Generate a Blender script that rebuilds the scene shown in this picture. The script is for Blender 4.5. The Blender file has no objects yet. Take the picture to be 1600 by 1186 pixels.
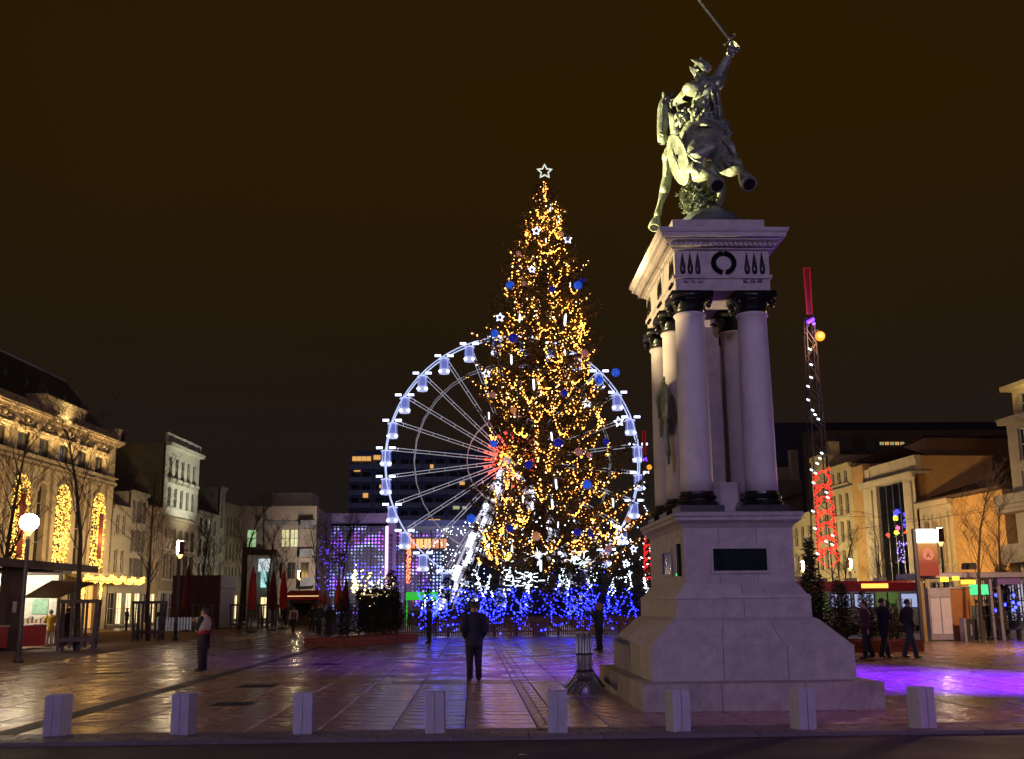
import bpy, bmesh, math, random
from mathutils import Vector as V, Matrix, Euler
random.seed(7)
S = bpy.context.scene
COL = S.collection
R_ = random.uniform
PI = math.pi

# ------------------------------------------------------------------ camera
F, CAM_H, ROLL = 1700.0, 1.65, 0.009          # focal length in photo pixels (1600 wide)
PITCH, YAW = math.radians(11.7306), math.radians(2.1499)
fwd = V((math.sin(YAW) * math.cos(PITCH), math.cos(YAW) * math.cos(PITCH), math.sin(PITCH)))
rgt0 = V((math.cos(YAW), -math.sin(YAW), 0)); up0 = rgt0.cross(fwd)
RGT = rgt0 * math.cos(ROLL) - up0 * math.sin(ROLL)
UPV = up0 * math.cos(ROLL) + rgt0 * math.sin(ROLL)
EYE = V((0, 0, CAM_H))
cam_d = bpy.data.cameras.new('camera'); cam = bpy.data.objects.new('camera', cam_d); COL.objects.link(cam)
cam_d.sensor_width = 36; cam_d.lens = 36 * F / 1600; cam_d.clip_end = 3000; cam_d.clip_start = .05
M = Matrix.Identity(4)
for i in range(3):
    M[i][0], M[i][1], M[i][2], M[i][3] = RGT[i], UPV[i], -fwd[i], EYE[i]
cam.matrix_world = M
S.camera = cam

# ------------------------------------------------------------------ sky glow of the town at night, exposure
W = bpy.data.worlds.new('World'); S.world = W; W.use_nodes = True
nt = W.node_tree; nt.nodes.clear()
def N(t, **k):
    n = nt.nodes.new(t)
    for a, b in k.items(): setattr(n, a, b)
    return n
wo = N('ShaderNodeOutputWorld'); bg = N('ShaderNodeBackground'); tc = N('ShaderNodeTexCoord'); sx = N('ShaderNodeSeparateXYZ')
cr = N('ShaderNodeValToRGB'); nz = N('ShaderNodeTexNoise'); mx = N('ShaderNodeMix', data_type='RGBA', blend_type='MULTIPLY')
nt.links.new(tc.outputs['Generated'], sx.inputs[0]); nt.links.new(sx.outputs['Z'], cr.inputs[0])
e = cr.color_ramp.elements
e[0].position = 0.0; e[0].color = (.0125, .0092, .0090, 1)
e[1].position = 1.0; e[1].color = (.018, .0083, .0009, 1)
for p_, c_ in ((.12, (.0125, .0085, .0070, 1)), (.24, (.0142, .0080, .0032, 1)), (.40, (.0185, .0087, .0010, 1))):
    q = e.new(p_); q.color = c_
nz.inputs['Scale'].default_value = 1.2; nz.inputs['Detail'].default_value = 4
nt.links.new(tc.outputs['Generated'], nz.inputs['Vector'])
mr = N('ShaderNodeMapRange'); mr.inputs[1].default_value = .25; mr.inputs[2].default_value = .75; mr.inputs[3].default_value = .82; mr.inputs[4].default_value = 1.22
nt.links.new(nz.outputs[0], mr.inputs[0])
mx.inputs[0].default_value = 1.0
nt.links.new(cr.outputs[0], mx.inputs[6]); nt.links.new(mr.outputs[0], mx.inputs[7])
nt.links.new(mx.outputs[2], bg.inputs[0]); bg.inputs[1].default_value = 1.0
nt.links.new(bg.outputs[0], wo.inputs[0])
S.view_settings.view_transform = 'Standard'; S.view_settings.look = 'None'
S.view_settings.exposure = 0; S.view_settings.gamma = 1; S.view_settings.use_curve_mapping = False
S.render.engine = 'CYCLES'
S.cycles.use_denoising = True
S.cycles.max_bounces = 5; S.cycles.diffuse_bounces = 2; S.cycles.glossy_bounces = 3; S.cycles.transmission_bounces = 4
S.cycles.sample_clamp_indirect = 3.0; S.cycles.caustics_reflective = False; S.cycles.caustics_refractive = False

# ------------------------------------------------------------------ lamps (placed by the builders of the lamps, tuned here)
def point(name, loc, col, power, radius=.15):
    d = bpy.data.lights.new(name, 'POINT'); d.color = col; d.energy = power; d.shadow_soft_size = radius
    o = bpy.data.objects.new(name, d); o.location = loc; COL.objects.link(o); return o
def spot(name, loc, target, col, power, angle, blend=.5, radius=.15):
    d = bpy.data.lights.new(name, 'SPOT'); d.color = col; d.energy = power; d.shadow_soft_size = radius
    d.spot_size = math.radians(angle); d.spot_blend = blend
    o = bpy.data.objects.new(name, d); o.location = loc; COL.objects.link(o)
    o.rotation_euler = (V(target) - V(loc)).to_track_quat('-Z', 'Y').to_euler(); return o

# ------------------------------------------------------------------ measuring the photograph: pixel -> place
def ray(px, py):
    return fwd + RGT * ((px - 800) / F) - UPV * ((py - 593) / F)
def G(px, py, z=0.0):
    d = ray(px, py); return EYE + d * ((z - CAM_H) / d.z)
def at(px, py, y):
    d = ray(px, py); return EYE + d * (y / d.y)
class Face:
    """a vertical facade plane: u along it, w into the building, z up"""
    def __init__(s, ax, ay, ang):
        s.a = V((ax, ay, 0)); s.ang = ang; s.u = V((math.cos(ang), math.sin(ang), 0)); s.w = V((-math.sin(ang), math.cos(ang), 0))
    def uz(s, px, py):
        d = ray(px, py); t = (s.a - EYE).dot(s.w) / d.dot(s.w); p = EYE + d * t
        return (p - s.a).dot(s.u), p.z
    def world(s, u, w, z): return s.a + s.u * u + s.w * w + V((0, 0, z))

# ------------------------------------------------------------------ materials
def srgb(r, g, b):
    f = lambda c: (c / 255 / 12.92) if c / 255 <= .04045 else ((c / 255 + .055) / 1.055) ** 2.4
    return (f(r), f(g), f(b))
def mat(name, col, rough=.6, metal=0.0, var=.25, scale=3.0, bump=.0, rnd=0.0, emit=None, es=0.0, spec=.5, stain=0.0, stain_col=(.03, .025, .02), rough_var=0.0, sample=True, stretch=None, bscale=None):
    m = bpy.data.materials.new(name); m.use_nodes = True; t = m.node_tree; L = t.links
    b = t.nodes['Principled BSDF']
    b.inputs['Roughness'].default_value = rough; b.inputs['Metallic'].default_value = metal
    b.inputs['Specular IOR Level'].default_value = spec
    tcn = t.nodes.new('ShaderNodeTexCoord'); src = tcn.outputs['Object']
    if stretch:
        mp = t.nodes.new('ShaderNodeMapping'); mp.inputs['Scale'].default_value = stretch; L.new(src, mp.inputs[0]); src = mp.outputs[0]
    nz = t.nodes.new('ShaderNodeTexNoise'); nz.inputs['Scale'].default_value = scale; nz.inputs['Detail'].default_value = 6; nz.inputs['Roughness'].default_value = .6
    L.new(src, nz.inputs['Vector'])
    r = t.nodes.new('ShaderNodeMapRange'); r.inputs[1].default_value = .3; r.inputs[2].default_value = .7; r.inputs[3].default_value = 1 - var; r.inputs[4].default_value = 1 + var
    L.new(nz.outputs[0], r.inputs[0]); fac = r.outputs[0]
    if rnd:
        oi = t.nodes.new('ShaderNodeObjectInfo'); r2 = t.nodes.new('ShaderNodeMapRange'); r2.inputs[3].default_value = 1 - rnd; r2.inputs[4].default_value = 1 + rnd
        L.new(oi.outputs['Random'], r2.inputs[0]); mu = t.nodes.new('ShaderNodeMath'); mu.operation = 'MULTIPLY'
        L.new(fac, mu.inputs[0]); L.new(r2.outputs[0], mu.inputs[1]); fac = mu.outputs[0]
    mix = t.nodes.new('ShaderNodeVectorMath'); mix.operation = 'SCALE'; mix.inputs[0].default_value = col[:3]
    L.new(fac, mix.inputs['Scale']); out = mix.outputs[0]
    if stain:
        n2 = t.nodes.new('ShaderNodeTexNoise'); n2.inputs['Scale'].default_value = 1.3; n2.inputs['Detail'].default_value = 8; n2.inputs['Roughness'].default_value = .75
        mp2 = t.nodes.new('ShaderNodeMapping'); mp2.inputs['Scale'].default_value = (1.6, 1.6, .55); L.new(tcn.outputs['Object'], mp2.inputs[0]); L.new(mp2.outputs[0], n2.inputs['Vector'])
        r3 = t.nodes.new('ShaderNodeMapRange'); r3.inputs[1].default_value = .52; r3.inputs[2].default_value = .74; r3.inputs[3].default_value = 0; r3.inputs[4].default_value = stain
        L.new(n2.outputs[0], r3.inputs[0]); mm = t.nodes.new('ShaderNodeMix'); mm.data_type = 'RGBA'; mm.inputs[7].default_value = (*stain_col, 1)
        L.new(r3.outputs[0], mm.inputs[0]); L.new(out, mm.inputs[6]); out = mm.outputs[2]
    L.new(out, b.inputs['Base Color'])
    if rough_var:
        n3 = t.nodes.new('ShaderNodeTexNoise'); n3.inputs['Scale'].default_value = .9; n3.inputs['Detail'].default_value = 5; L.new(tcn.outputs['Object'], n3.inputs['Vector'])
        r4 = t.nodes.new('ShaderNodeMapRange'); r4.inputs[1].default_value = .35; r4.inputs[2].default_value = .65; r4.inputs[3].default_value = max(.05, rough - rough_var); r4.inputs[4].default_value = rough + rough_var
        L.new(n3.outputs[0], r4.inputs[0]); L.new(r4.outputs[0], b.inputs['Roughness'])
    if bump:
        nb = nz
        if bscale:
            nb = t.nodes.new('ShaderNodeTexNoise'); nb.inputs['Scale'].default_value = bscale; nb.inputs['Detail'].default_value = 5; L.new(tcn.outputs['Object'], nb.inputs['Vector'])
        bp = t.nodes.new('ShaderNodeBump'); bp.inputs['Strength'].default_value = bump; bp.inputs['Distance'].default_value = .03
        L.new(nb.outputs[0], bp.inputs['Height']); L.new(bp.outputs[0], b.inputs['Normal'])
    if emit:
        b.inputs['Emission Color'].default_value = (*emit, 1); b.inputs['Emission Strength'].default_value = es
        if not sample: m.cycles.emission_sampling = 'NONE'
    return m

# ------------------------------------------------------------------ mesh builder
class MB:
    def __init__(s): s.v = []; s.f = []; s.mi = []; s.m = 0
    def add(s, vs, fs):
        k = len(s.v); s.v.extend([tuple(p) for p in vs])
        for f in fs: s.f.append(tuple(i + k for i in f)); s.mi.append(s.m)
        return s
    def hexa(s, p):
        return s.add(p, [(0, 3, 2, 1), (4, 5, 6, 7), (0, 1, 5, 4), (1, 2, 6, 5), (2, 3, 7, 6), (3, 0, 4, 7)])
    def b2(s, x0, x1, y0, y1, z0, z1):
        return s.hexa([(x0, y0, z0), (x1, y0, z0), (x1, y1, z0), (x0, y1, z0), (x0, y0, z1), (x1, y0, z1), (x1, y1, z1), (x0, y1, z1)])
    def box(s, cx, cy, cz, sx, sy, sz, rz=0.0, ry=0.0, rx=0.0):
        m = Euler((rx, ry, rz)).to_matrix(); c = V((cx, cy, cz))
        p = [c + m @ V((a * sx / 2, b * sy / 2, d * sz / 2)) for d in (-1, 1) for a, b in ((-1, -1), (1, -1), (1, 1), (-1, 1))]
        return s.hexa(p)
    def slab(s, x0, x1, y0, y1, z0, z1, ch=.006, dz=(0, 0, 0, 0)):
        t = [(x0, y0), (x1, y0), (x1, y1), (x0, y1)]; n = [(x0 + ch, y0 + ch), (x1 - ch, y0 + ch), (x1 - ch, y1 - ch), (x0 + ch, y1 - ch)]
        vs = [(a, b, z0) for a, b in t] + [(t[i][0], t[i][1], z1 - ch + dz[i]) for i in range(4)] + [(n[i][0], n[i][1], z1 + dz[i]) for i in range(4)]
        fs = [(0, 1, 5, 4), (1, 2, 6, 5), (2, 3, 7, 6), (3, 0, 4, 7), (4, 5, 9, 8), (5, 6, 10, 9), (6, 7, 11, 10), (7, 4, 8, 11), (8, 9, 10, 11)]
        return s.add(vs, fs)
    def tube(s, pts, rad, n=8, caps=True, closed=False):
        pts = [V(p) for p in pts]; k = len(pts)
        if not isinstance(rad, (list, tuple)): rad = [rad] * k
        vs = []; fs = []; ref = None
        for i, p in enumerate(pts):
            a = pts[(i - 1) % k] if closed or i > 0 else p; b = pts[(i + 1) % k] if closed or i < k - 1 else p
            d = (b - a); d = d.normalized() if d.length > 1e-9 else V((0, 0, 1))
            if ref is None:
                ref = d.orthogonal().normalized()
            ref = (ref - d * ref.dot(d)); ref = ref.normalized() if ref.length > 1e-6 else d.orthogonal().normalized()
            w = d.cross(ref)
            for j in range(n):
                t = 2 * PI * j / n; vs.append(p + (ref * math.cos(t) + w * math.sin(t)) * rad[i])
        for i in range(k if closed else k - 1):
            for j in range(n):
                a = i * n + j; b = i * n + (j + 1) % n; c = ((i + 1) % k) * n + (j + 1) % n; d = ((i + 1) % k) * n + j
                fs.append((a, b, c, d))
        if caps and not closed:
            fs.append(tuple(range(n - 1, -1, -1))); fs.append(tuple(range((k - 1) * n, k * n)))
        return s.add(vs, fs)
    def lathe(s, prof, n=16, c=(0, 0, 0), sx=1.0, sy=1.0, caps=True):
        vs = []; fs = []
        for r, z in prof:
            for j in range(n):
                t = 2 * PI * j / n; vs.append((c[0] + math.cos(t) * r * sx, c[1] + math.sin(t) * r * sy, c[2] + z))
        for i in range(len(prof) - 1):
            for j in range(n): fs.append((i * n + j, i * n + (j + 1) % n, (i + 1) * n + (j + 1) % n, (i + 1) * n + j))
        if caps: fs.append(tuple(range(n - 1, -1, -1))); fs.append(tuple(range((len(prof) - 1) * n, len(prof) * n)))
        return s.add(vs, fs)
    def ball(s, c, r, n=10, k=6, sx=1, sy=1, sz=1):
        return s.lathe([(max(1e-4, math.sin(PI * i / k)) * r, -math.cos(PI * i / k) * r * sz) for i in range(k + 1)], n, c, sx, sy)
    def octa(s, c, r):
        x, y, z = c
        return s.add([(x + r, y, z), (x - r, y, z), (x, y + r, z), (x, y - r, z), (x, y, z + r), (x, y, z - r)],
                     [(0, 2, 4), (2, 1, 4), (1, 3, 4), (3, 0, 4), (2, 0, 5), (1, 2, 5), (3, 1, 5), (0, 3, 5)])
    def prism(s, poly, w0, w1, plane='xz'):
        """poly of (a,b) extruded; plane xz extrudes along y, xy along z, yz along x"""
        n = len(poly)
        def P(a, b, w): return {'xz': (a, w, b), 'xy': (a, b, w), 'yz': (w, a, b)}[plane]
        vs = [P(a, b, w0) for a, b in poly] + [P(a, b, w1) for a, b in poly]
        fs = [tuple(range(n)), tuple(range(2 * n - 1, n - 1, -1))] + [(i, i + n, (i + 1) % n + n, (i + 1) % n) for i in range(n)]
        return s.add(vs, fs)
    def quad(s, a, b, c, d): return s.add([a, b, c, d], [(0, 1, 2, 3)])
    def mesh(s, name, mats, smooth=False):
        me = bpy.data.meshes.new(name); me.from_pydata(s.v, [], s.f)
        if not isinstance(mats, (list, tuple)): mats = [mats]
        for m in mats: me.materials.append(m)
        if len(mats) > 1: me.polygons.foreach_set('material_index', s.mi)
        if smooth: me.polygons.foreach_set('use_smooth', [True] * len(me.polygons))
        me.update()
        bm = bmesh.new(); bm.from_mesh(me); bmesh.ops.recalc_face_normals(bm, faces=bm.faces); bm.to_mesh(me); bm.free()
        return me
    def build(s, name, mats, parent=None, smooth=False, kind=None, loc=None):
        return put(name, s.mesh(name, mats, smooth), parent, kind, loc)
def put(name, me, parent=None, kind=None, loc=None, rot=None):
    o = bpy.data.objects.new(name, me); COL.objects.link(o)
    if parent: o.parent = parent
    if loc is not None: o.location = loc
    if rot is not None: o.rotation_euler = rot
    if kind: o['kind'] = kind
    return o
def tag(o, label, cat, group=None):
    o['label'] = label; o['category'] = cat
    if group: o['group'] = group
    return o
def thing(name, label, cat, loc=(0, 0, 0), rz=0.0, group=None):
    o = bpy.data.objects.new(name, None); COL.objects.link(o); o.location = loc; o.rotation_euler = (0, 0, rz); o.empty_display_size = .2
    return tag(o, label, cat, group)
def struct(o): o['kind'] = 'structure'; return o
def kids(o): return [c for c in list(bpy.data.objects) if c.parent == o]
_KIDS = {}
def tree_of(o):
    if o.name not in _KIDS: _KIDS[o.name] = [(c, tree_of(c)) for c in kids(o)]
    return _KIDS[o.name]
def dup(o, loc=None, rz=None, label=None, scale=None, parent=None):
    c = o.copy(); COL.objects.link(c)
    for ch, _ in tree_of(o): dup(ch, parent=c)
    if parent: c.parent = parent
    if loc is not None: c.location = loc
    if rz is not None: c.rotation_euler = (0, 0, rz)
    if label: c['label'] = label
    if scale: c.scale = (scale,) * 3 if isinstance(scale, (int, float)) else scale
    return c
def skin(nodes, edges, subdiv=1, root=0):
    """nodes: (x,y,z,r) or (x,y,z,rx,ry); a continuous body grown round a skeleton"""
    me = bpy.data.meshes.new('body'); me.from_pydata([n[:3] for n in nodes], edges, [])
    o = bpy.data.objects.new('body_tmp', me); COL.objects.link(o)
    md = o.modifiers.new('s', 'SKIN'); md.use_smooth_shade = True
    for i, n in enumerate(nodes):
        sv = me.skin_vertices[0].data[i]; sv.radius = (n[3], n[4] if len(n) > 4 else n[3]); sv.use_root = (i == root)
    if subdiv: sb = o.modifiers.new('b', 'SUBSURF'); sb.levels = subdiv; sb.render_levels = subdiv
    dg = bpy.context.evaluated_depsgraph_get(); ev = o.evaluated_get(dg)
    out = bpy.data.meshes.new_from_object(ev, depsgraph=dg)
    bpy.data.objects.remove(o); bpy.data.meshes.remove(me)
    for p in out.polygons: p.use_smooth = True
    return out
def text_mesh(txt, size, m, depth=.01):
    c = bpy.data.curves.new('text', 'FONT'); c.body = txt; c.size = size; c.align_x = 'CENTER'; c.align_y = 'CENTER'; c.extrude = depth
    o = bpy.data.objects.new('text_tmp', c); COL.objects.link(o)
    dg = bpy.context.evaluated_depsgraph_get(); me = bpy.data.meshes.new_from_object(o.evaluated_get(dg), depsgraph=dg)
    bpy.data.objects.remove(o); me.materials.clear(); me.materials.append(m); return me

STONE = mat('pale_limestone', (.42, .39, .36), .75, var=.16, scale=5, bump=.25, rnd=.07, stain=.35, bscale=22)
STONE2 = mat('weathered_limestone', (.34, .31, .28), .7, var=.2, scale=4, bump=.25, rnd=.1, stain=.5, bscale=18)
COLUMN = mat('column_stone', (.52, .49, .47), .6, var=.1, scale=2.5, bump=.12, stain=.3, stain_col=(.12, .10, .08))
BRONZE = mat('green_bronze', (.20, .24, .165), .42, metal=.25, var=.5, scale=5, bump=.9, bscale=9, stain=.75, stain_col=(.02, .03, .024))
DARKBRONZE = mat('dark_bronze', (.022, .024, .022), .3, metal=.6, var=.3, scale=6, bump=.1)
GRANITE = mat('wet_granite', (.25, .155, .135), .28, var=.22, scale=6, bump=.10, rnd=.16, rough_var=.12, bscale=34, stain=.25)
GRANITE_FAR = mat('wet_granite_far', (.24, .15, .132), .30, var=.3, scale=1.4, bump=.12, rough_var=.14, bscale=26, stain=.25)
SETT = mat('dark_setts', (.10, .085, .08), .45, var=.25, scale=9, bump=.2, rnd=.2, bscale=40)
STRIP = mat('dark_basalt_strip', (.028, .026, .036), .6, var=.25, scale=5, bump=.15)
JOINT = mat('joint_sand', (.06, .045, .04), .8, var=.2, scale=10)
ASPHALT = mat('asphalt', (.024, .022, .026), .7, var=.35, scale=30, bump=.35, bscale=120, rough_var=.12)
KERB = mat('kerb_granite', (.11, .10, .10), .55, var=.2, scale=12, bump=.1, rnd=.1)
SAND = mat('stabilised_gravel', (.17, .10, .06), .85, var=.25, scale=14, bump=.2)
# ================================================================== ground
def sheet(name, m, x0, x1, y0, y1, z, nx=1, ny=1):
    b = MB()
    for i in range(nx):
        for j in range(ny):
            a, c = x0 + (x1 - x0) * i / nx, x0 + (x1 - x0) * (i + 1) / nx; d, f = y0 + (y1 - y0) * j / ny, y0 + (y1 - y0) * (j + 1) / ny
            b.quad((a, d, z), (c, d, z), (c, f, z), (a, f, z))
    return struct(b.build(name, m))
sheet('ground', mat('town_ground', (.06, .05, .045), .8, var=.3, scale=.3), -1200, 1200, -1200, 1600, -.16)
sheet('road', ASPHALT, -70, 70, -14, 14.62, -.045, 14, 4)
plaza = sheet('plaza', JOINT, -90, 90, 14.9, 175, -.012, 1, 1)
KY0, KY1, SY1 = 14.62, 14.92, 15.62
kerb = thing('kerb', None, None); kerb['kind'] = 'structure'; del kerb['label'], kerb['category']
x = -24.0
while x < 24:
    w = R_(.95, 1.05); b = MB(); b.slab(-w / 2 + .004, w / 2 - .004, 0, KY1 - KY0 - .004, -.15, .004, .015); b.build('kerb_stone', KERB, kerb, loc=(x + w / 2, KY0, 0)); x += w
# a band of small setts behind the kerb
band = thing('sett_band', None, None); band['kind'] = 'structure'; del band['label'], band['category']
sm = [MB().slab(-.165, .165, -.105, .105, -.03, 0, .012, [R_(-.004, .004) for _ in range(4)]).mesh('sett', SETT) for _ in range(5)]
n_ = 0
for r in range(3):
    x = -8.4 + (r % 2) * .17
    while x < 9.4 and n_ < 290:
        put('sett', random.choice(sm), band, loc=(x, KY1 + .125 + r * .225, R_(-.004, .003)), rot=(R_(-.01, .01), R_(-.01, .01), 0)); x += .345; n_ += 1
o = MB()
for r in range(3):
    for sgn, x0 in ((-1, -8.8), (1, 9.75)):
        for k in range(40):
            xx = x0 + sgn * k * .345; o.slab(xx - .165, xx + .165, KY1 + .02 + r * .225, KY1 + .23 + r * .225, -.03, 0, .012)
o.build('setts_beyond', SETT, band, kind='stuff')
# slabs: near ones single, farther ones joined
slab_w, rows = 1.0, []
y = SY1
while y < 80:
    d = random.choice((.55, .62, .7)) if y < 40 else 1.2
    rows.append((y, d)); y += d
pave = thing('paving', None, None); pave['kind'] = 'structure'; del pave['label'], pave['category']
far = MB(); n_ = 0
def in_strip(a, b): return a < -6.25 and b > -6.25
for ri, (y, d) in enumerate(rows):
    half = 8.5 + (y - 15) * .5
    i = -60
    off = random.choice((0, .0, .5)) if False else 0
    while i < 62:
        x0 = i * slab_w - .1; x1 = x0 + slab_w
        i += 1
        if x1 < -half - 12 or x0 > half + 12: continue
        if x0 < -6.45 < x1 or x0 < -6.1 < x1:                      # room for the dark strip
            continue
        dz = [R_(-.0013, .0013) for _ in range(4)]
        near = y < 26 and -half < x0 < half and n_ < 292
        if near:
            b = MB(); b.slab(-slab_w / 2 + .010, slab_w / 2 - .010, .005, d - .005, -.04, 0, .008, dz)
            b.build('slab', GRANITE, pave, loc=((x0 + x1) / 2, y, 0)); n_ += 1
        else:
            far.slab(x0 + .012, x1 - .012, y + .006, y + d - .006, -.008, 0, .009, dz)
far.build('slabs_beyond', GRANITE_FAR, pave, kind='stuff')
b = MB(); far3 = MB()
for k in range(60):
    yy = SY1 + k * 1.1
    b.slab(-6.54, -6.17, yy, yy + 1.09, -.008, -.001, .006); far3.slab(-7.095, -6.55, yy, yy + 1.09, -.008, .0, .008); far3.slab(-6.16, -5.11, yy, yy + 1.09, -.008, .0, .008)
struct(b.build('drain_strip', [STRIP])); far3.build('slabs_beside_strip', GRANITE_FAR, pave, kind='stuff')
far2 = sheet('plaza_beyond', GRANITE_FAR, -60, 60, 80.2, 172, -.004, 6, 6)
# two iron slot drains seen as a double line
b = MB()
for k in range(60): yy = 16 + k * .8; b.b2(1.03, 1.06, yy, yy + .77, -.01, .004); b.b2(1.23, 1.26, yy, yy + .77, -.01, .004)
struct(b.build('slot_drain', mat('dark_iron', (.02, .02, .02), .5)))
# sandy tree belts along the opera side: gravel strip
g = MB()
A0, A1 = G(0, 1046), G(440, 978)
b0, b1 = A0 + V((-.6, 0, 0)), A1
dv = (A1 - A0)
g.hexa([(A0.x - 16, A0.y - 6, -.02), (A0.x - dv.x * .1, A0.y - dv.y * .1, -.02), (A1.x, A1.y, -.02), (A1.x - 9, A1.y + 1, -.02),
        (A0.x - 16, A0.y - 6, .008), (A0.x - dv.x * .1, A0.y - dv.y * .1, .008), (A1.x, A1.y, .008), (A1.x - 9, A1.y + 1, .008)])
struct(g.build('gravel_strip', SAND))
# manhole covers and small gullies: dark patches in the paving
DARKIRON = mat('cast_iron_cover', (.03, .028, .03), .4, metal=.5, bump=.3, bscale=60)
for px, py, w in ((402, 1072, .8), (172, 1052, .75), (510, 1038, .9), (365, 1100, .7)):
    p = G(px, py); b = MB(); b.slab(-w / 2, w / 2, -w / 2, w / 2, -.03, .006, .01)
    for k in range(5): b.b2(-w / 2 + .06, w / 2 - .06, -w / 2 + .08 + k * w / 6, -w / 2 + .11 + k * w / 6, .004, .011)
    c = struct(b.build('manhole_cover', DARKIRON, loc=p))

# ================================================================== bollards
blab = ['square stone bollard at the theatre end of the kerb row, by the dark paving strip',
        'square stone bollard second from the theatre end, before the person in the pale shawl',
        'square stone bollard third from the theatre end, in front of the fir planter',
        'square stone bollard in front of the person watching the tree, fourth from the theatre end',
        'square stone bollard closest to the stacked steel barriers',
        'square stone bollard before the left half of the monument step',
        'square stone bollard before the right half of the monument step',
        'square stone bollard at the tram end of the row, clear of the monument']
BOLL = mat('bollard_stone', (.38, .38, .42), .65, var=.12, scale=14, bump=.15, rnd=.06, stain=.25, stain_col=(.1, .09, .1), bscale=60)
def bollard_mb():
    b = MB(); h = .53; w = .25; d = .25; c = .012
    for x0, x1 in ((-w / 2, -.006), (.006, w / 2)):
        b.slab(x0, x1, -d / 2, d / 2, -.05, h, c)
    b.b2(-.008, .008, -d / 2 + .02, d / 2 - .02, -.05, h - .02)
    return b
bmesh0 = bollard_mb().mesh('bollard', BOLL)
for (px, py, rz), l in zip(((84, 1150, .35), (283, 1148, .25), (473, 1147, .05), (680, 1146, .05), (872, 1145, .03), (1062, 1143, -.3), (1259, 1140, -.35), (1447, 1138, -.35)), blab):
    p = G(px, py); o = put('bollard', bmesh0, loc=(p.x, p.y + .1, 0), rot=(R_(-.01, .01), R_(-.012, .012), -rz * .8)); tag(o, l, 'bollard', 'stone bollards along the kerb')
# scrap of litter on the road
p = G(818, 1180, -.045); b = MB(); b.add([(-.06, -.02, .004), (.05, -.03, .012), (.065, .02, .004), (-.04, .03, .015)], [(0, 1, 2, 3)])
b.add([(-.06, -.02, .002), (.05, -.03, .010), (.065, .02, .002), (-.04, .03, .013)], [(3, 2, 1, 0)])
tag(b.build('paper_scrap', mat('scrap_paper', (.6, .55, .5), .8), loc=p), 'small pale scrap of paper lying on the dark road', 'litter')
# ================================================================== monument
MX, MY = 4.59, 20.6
mon = thing('monument', 'tall pale stone monument with six columns carrying the mounted warrior', 'monument', (MX, MY, 0))
def course(z0, z1, hw0, hd0, hw1, hd1, nx, ny, m=STONE, ch=.004):
    """a ring of tapered blocks between two rectangles"""
    def P(u, v, t):
        hw, hd = hw0 + (hw1 - hw0) * t, hd0 + (hd1 - hd0) * t
        return (u * hw, v * hd, z0 + (z1 - z0) * t)
    us = [-1 + 2 * i / nx for i in range(nx + 1)]; vs = [-1 + 2 * j / ny for j in range(ny + 1)]
    if nx > 2: us = [u + (R_(-.12, .12) / nx if 0 < i < nx else 0) for i, u in enumerate(us)]
    for i in range(nx):
        for j in range(ny):
            if 0 < i < nx - 1 and 0 < j < ny - 1: continue
            g = ch / hw0
            u0, u1 = us[i] + (g if i else 0), us[i + 1] - (g if i < nx - 1 else 0); v0, v1 = vs[j] + (g if j else 0), vs[j + 1] - (g if j < ny - 1 else 0)
            e0, e1 = .0, 1.0
            p = [P(u0, v0, 0), P(u1, v0, 0), P(u1, v1, 0), P(u0, v1, 0), P(u0, v0, 1), P(u1, v0, 1), P(u1, v1, 1), P(u0, v1, 1)]
            MB().hexa(p).build('stone_block', m, mon)
course(0, .415, 1.92, 3.0, 1.92, 3.0, 3, 4, STONE2)
course(.418, .97, 1.68, 2.42, 1.68, 2.42, 3, 4)
course(.972, 1.37, 1.665, 2.40, 1.25, 2.06, 3, 3)
course(1.372, 1.42, 1.25, 2.06, 1.16, 1.98, 1, 1)
course(1.422, 1.73, 1.155, 1.975, 1.15, 1.97, 2, 3)
course(1.732, 1.80, 1.17, 1.99, 1.13, 1.95, 1, 1)
course(1.802, 1.99, 1.10, 1.93, .97, 1.82, 2, 2)
course(1.992, 2.93, .95, 1.80, .95, 1.80, 3, 3)
def ring(name, prof, m=STONE):
    """moulding: profile of (overhang, z) round the rectangle hw,hd"""
    b = MB()
    pr = prof
    vs = []; fs = []
    for o, z, hw, hd in pr: vs += [(-hw - o, -hd - o, z), (hw + o, -hd - o, z), (hw + o, hd + o, z), (-hw - o, hd + o, z)]
    for i in range(len(pr) - 1):
        for k in range(4): fs.append((i * 4 + k, i * 4 + (k + 1) % 4, (i + 1) * 4 + (k + 1) % 4, (i + 1) * 4 + k))
    fs.append((3, 2, 1, 0)); n = (len(pr) - 1) * 4; fs.append((n, n + 1, n + 2, n + 3))
    return b.add(vs, fs).build(name, m, mon)
H1 = (.95, 1.80)
ring('pedestal_cornice', [(.0, 2.932, *H1), (.02, 2.96, *H1), (.05, 3.00, *H1), (.12, 3.05, *H1), (.135, 3.055, *H1), (.135, 3.12, *H1), (.165, 3.125, *H1), (.175, 3.19, *H1), (.1, 3.205, *H1)])
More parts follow.
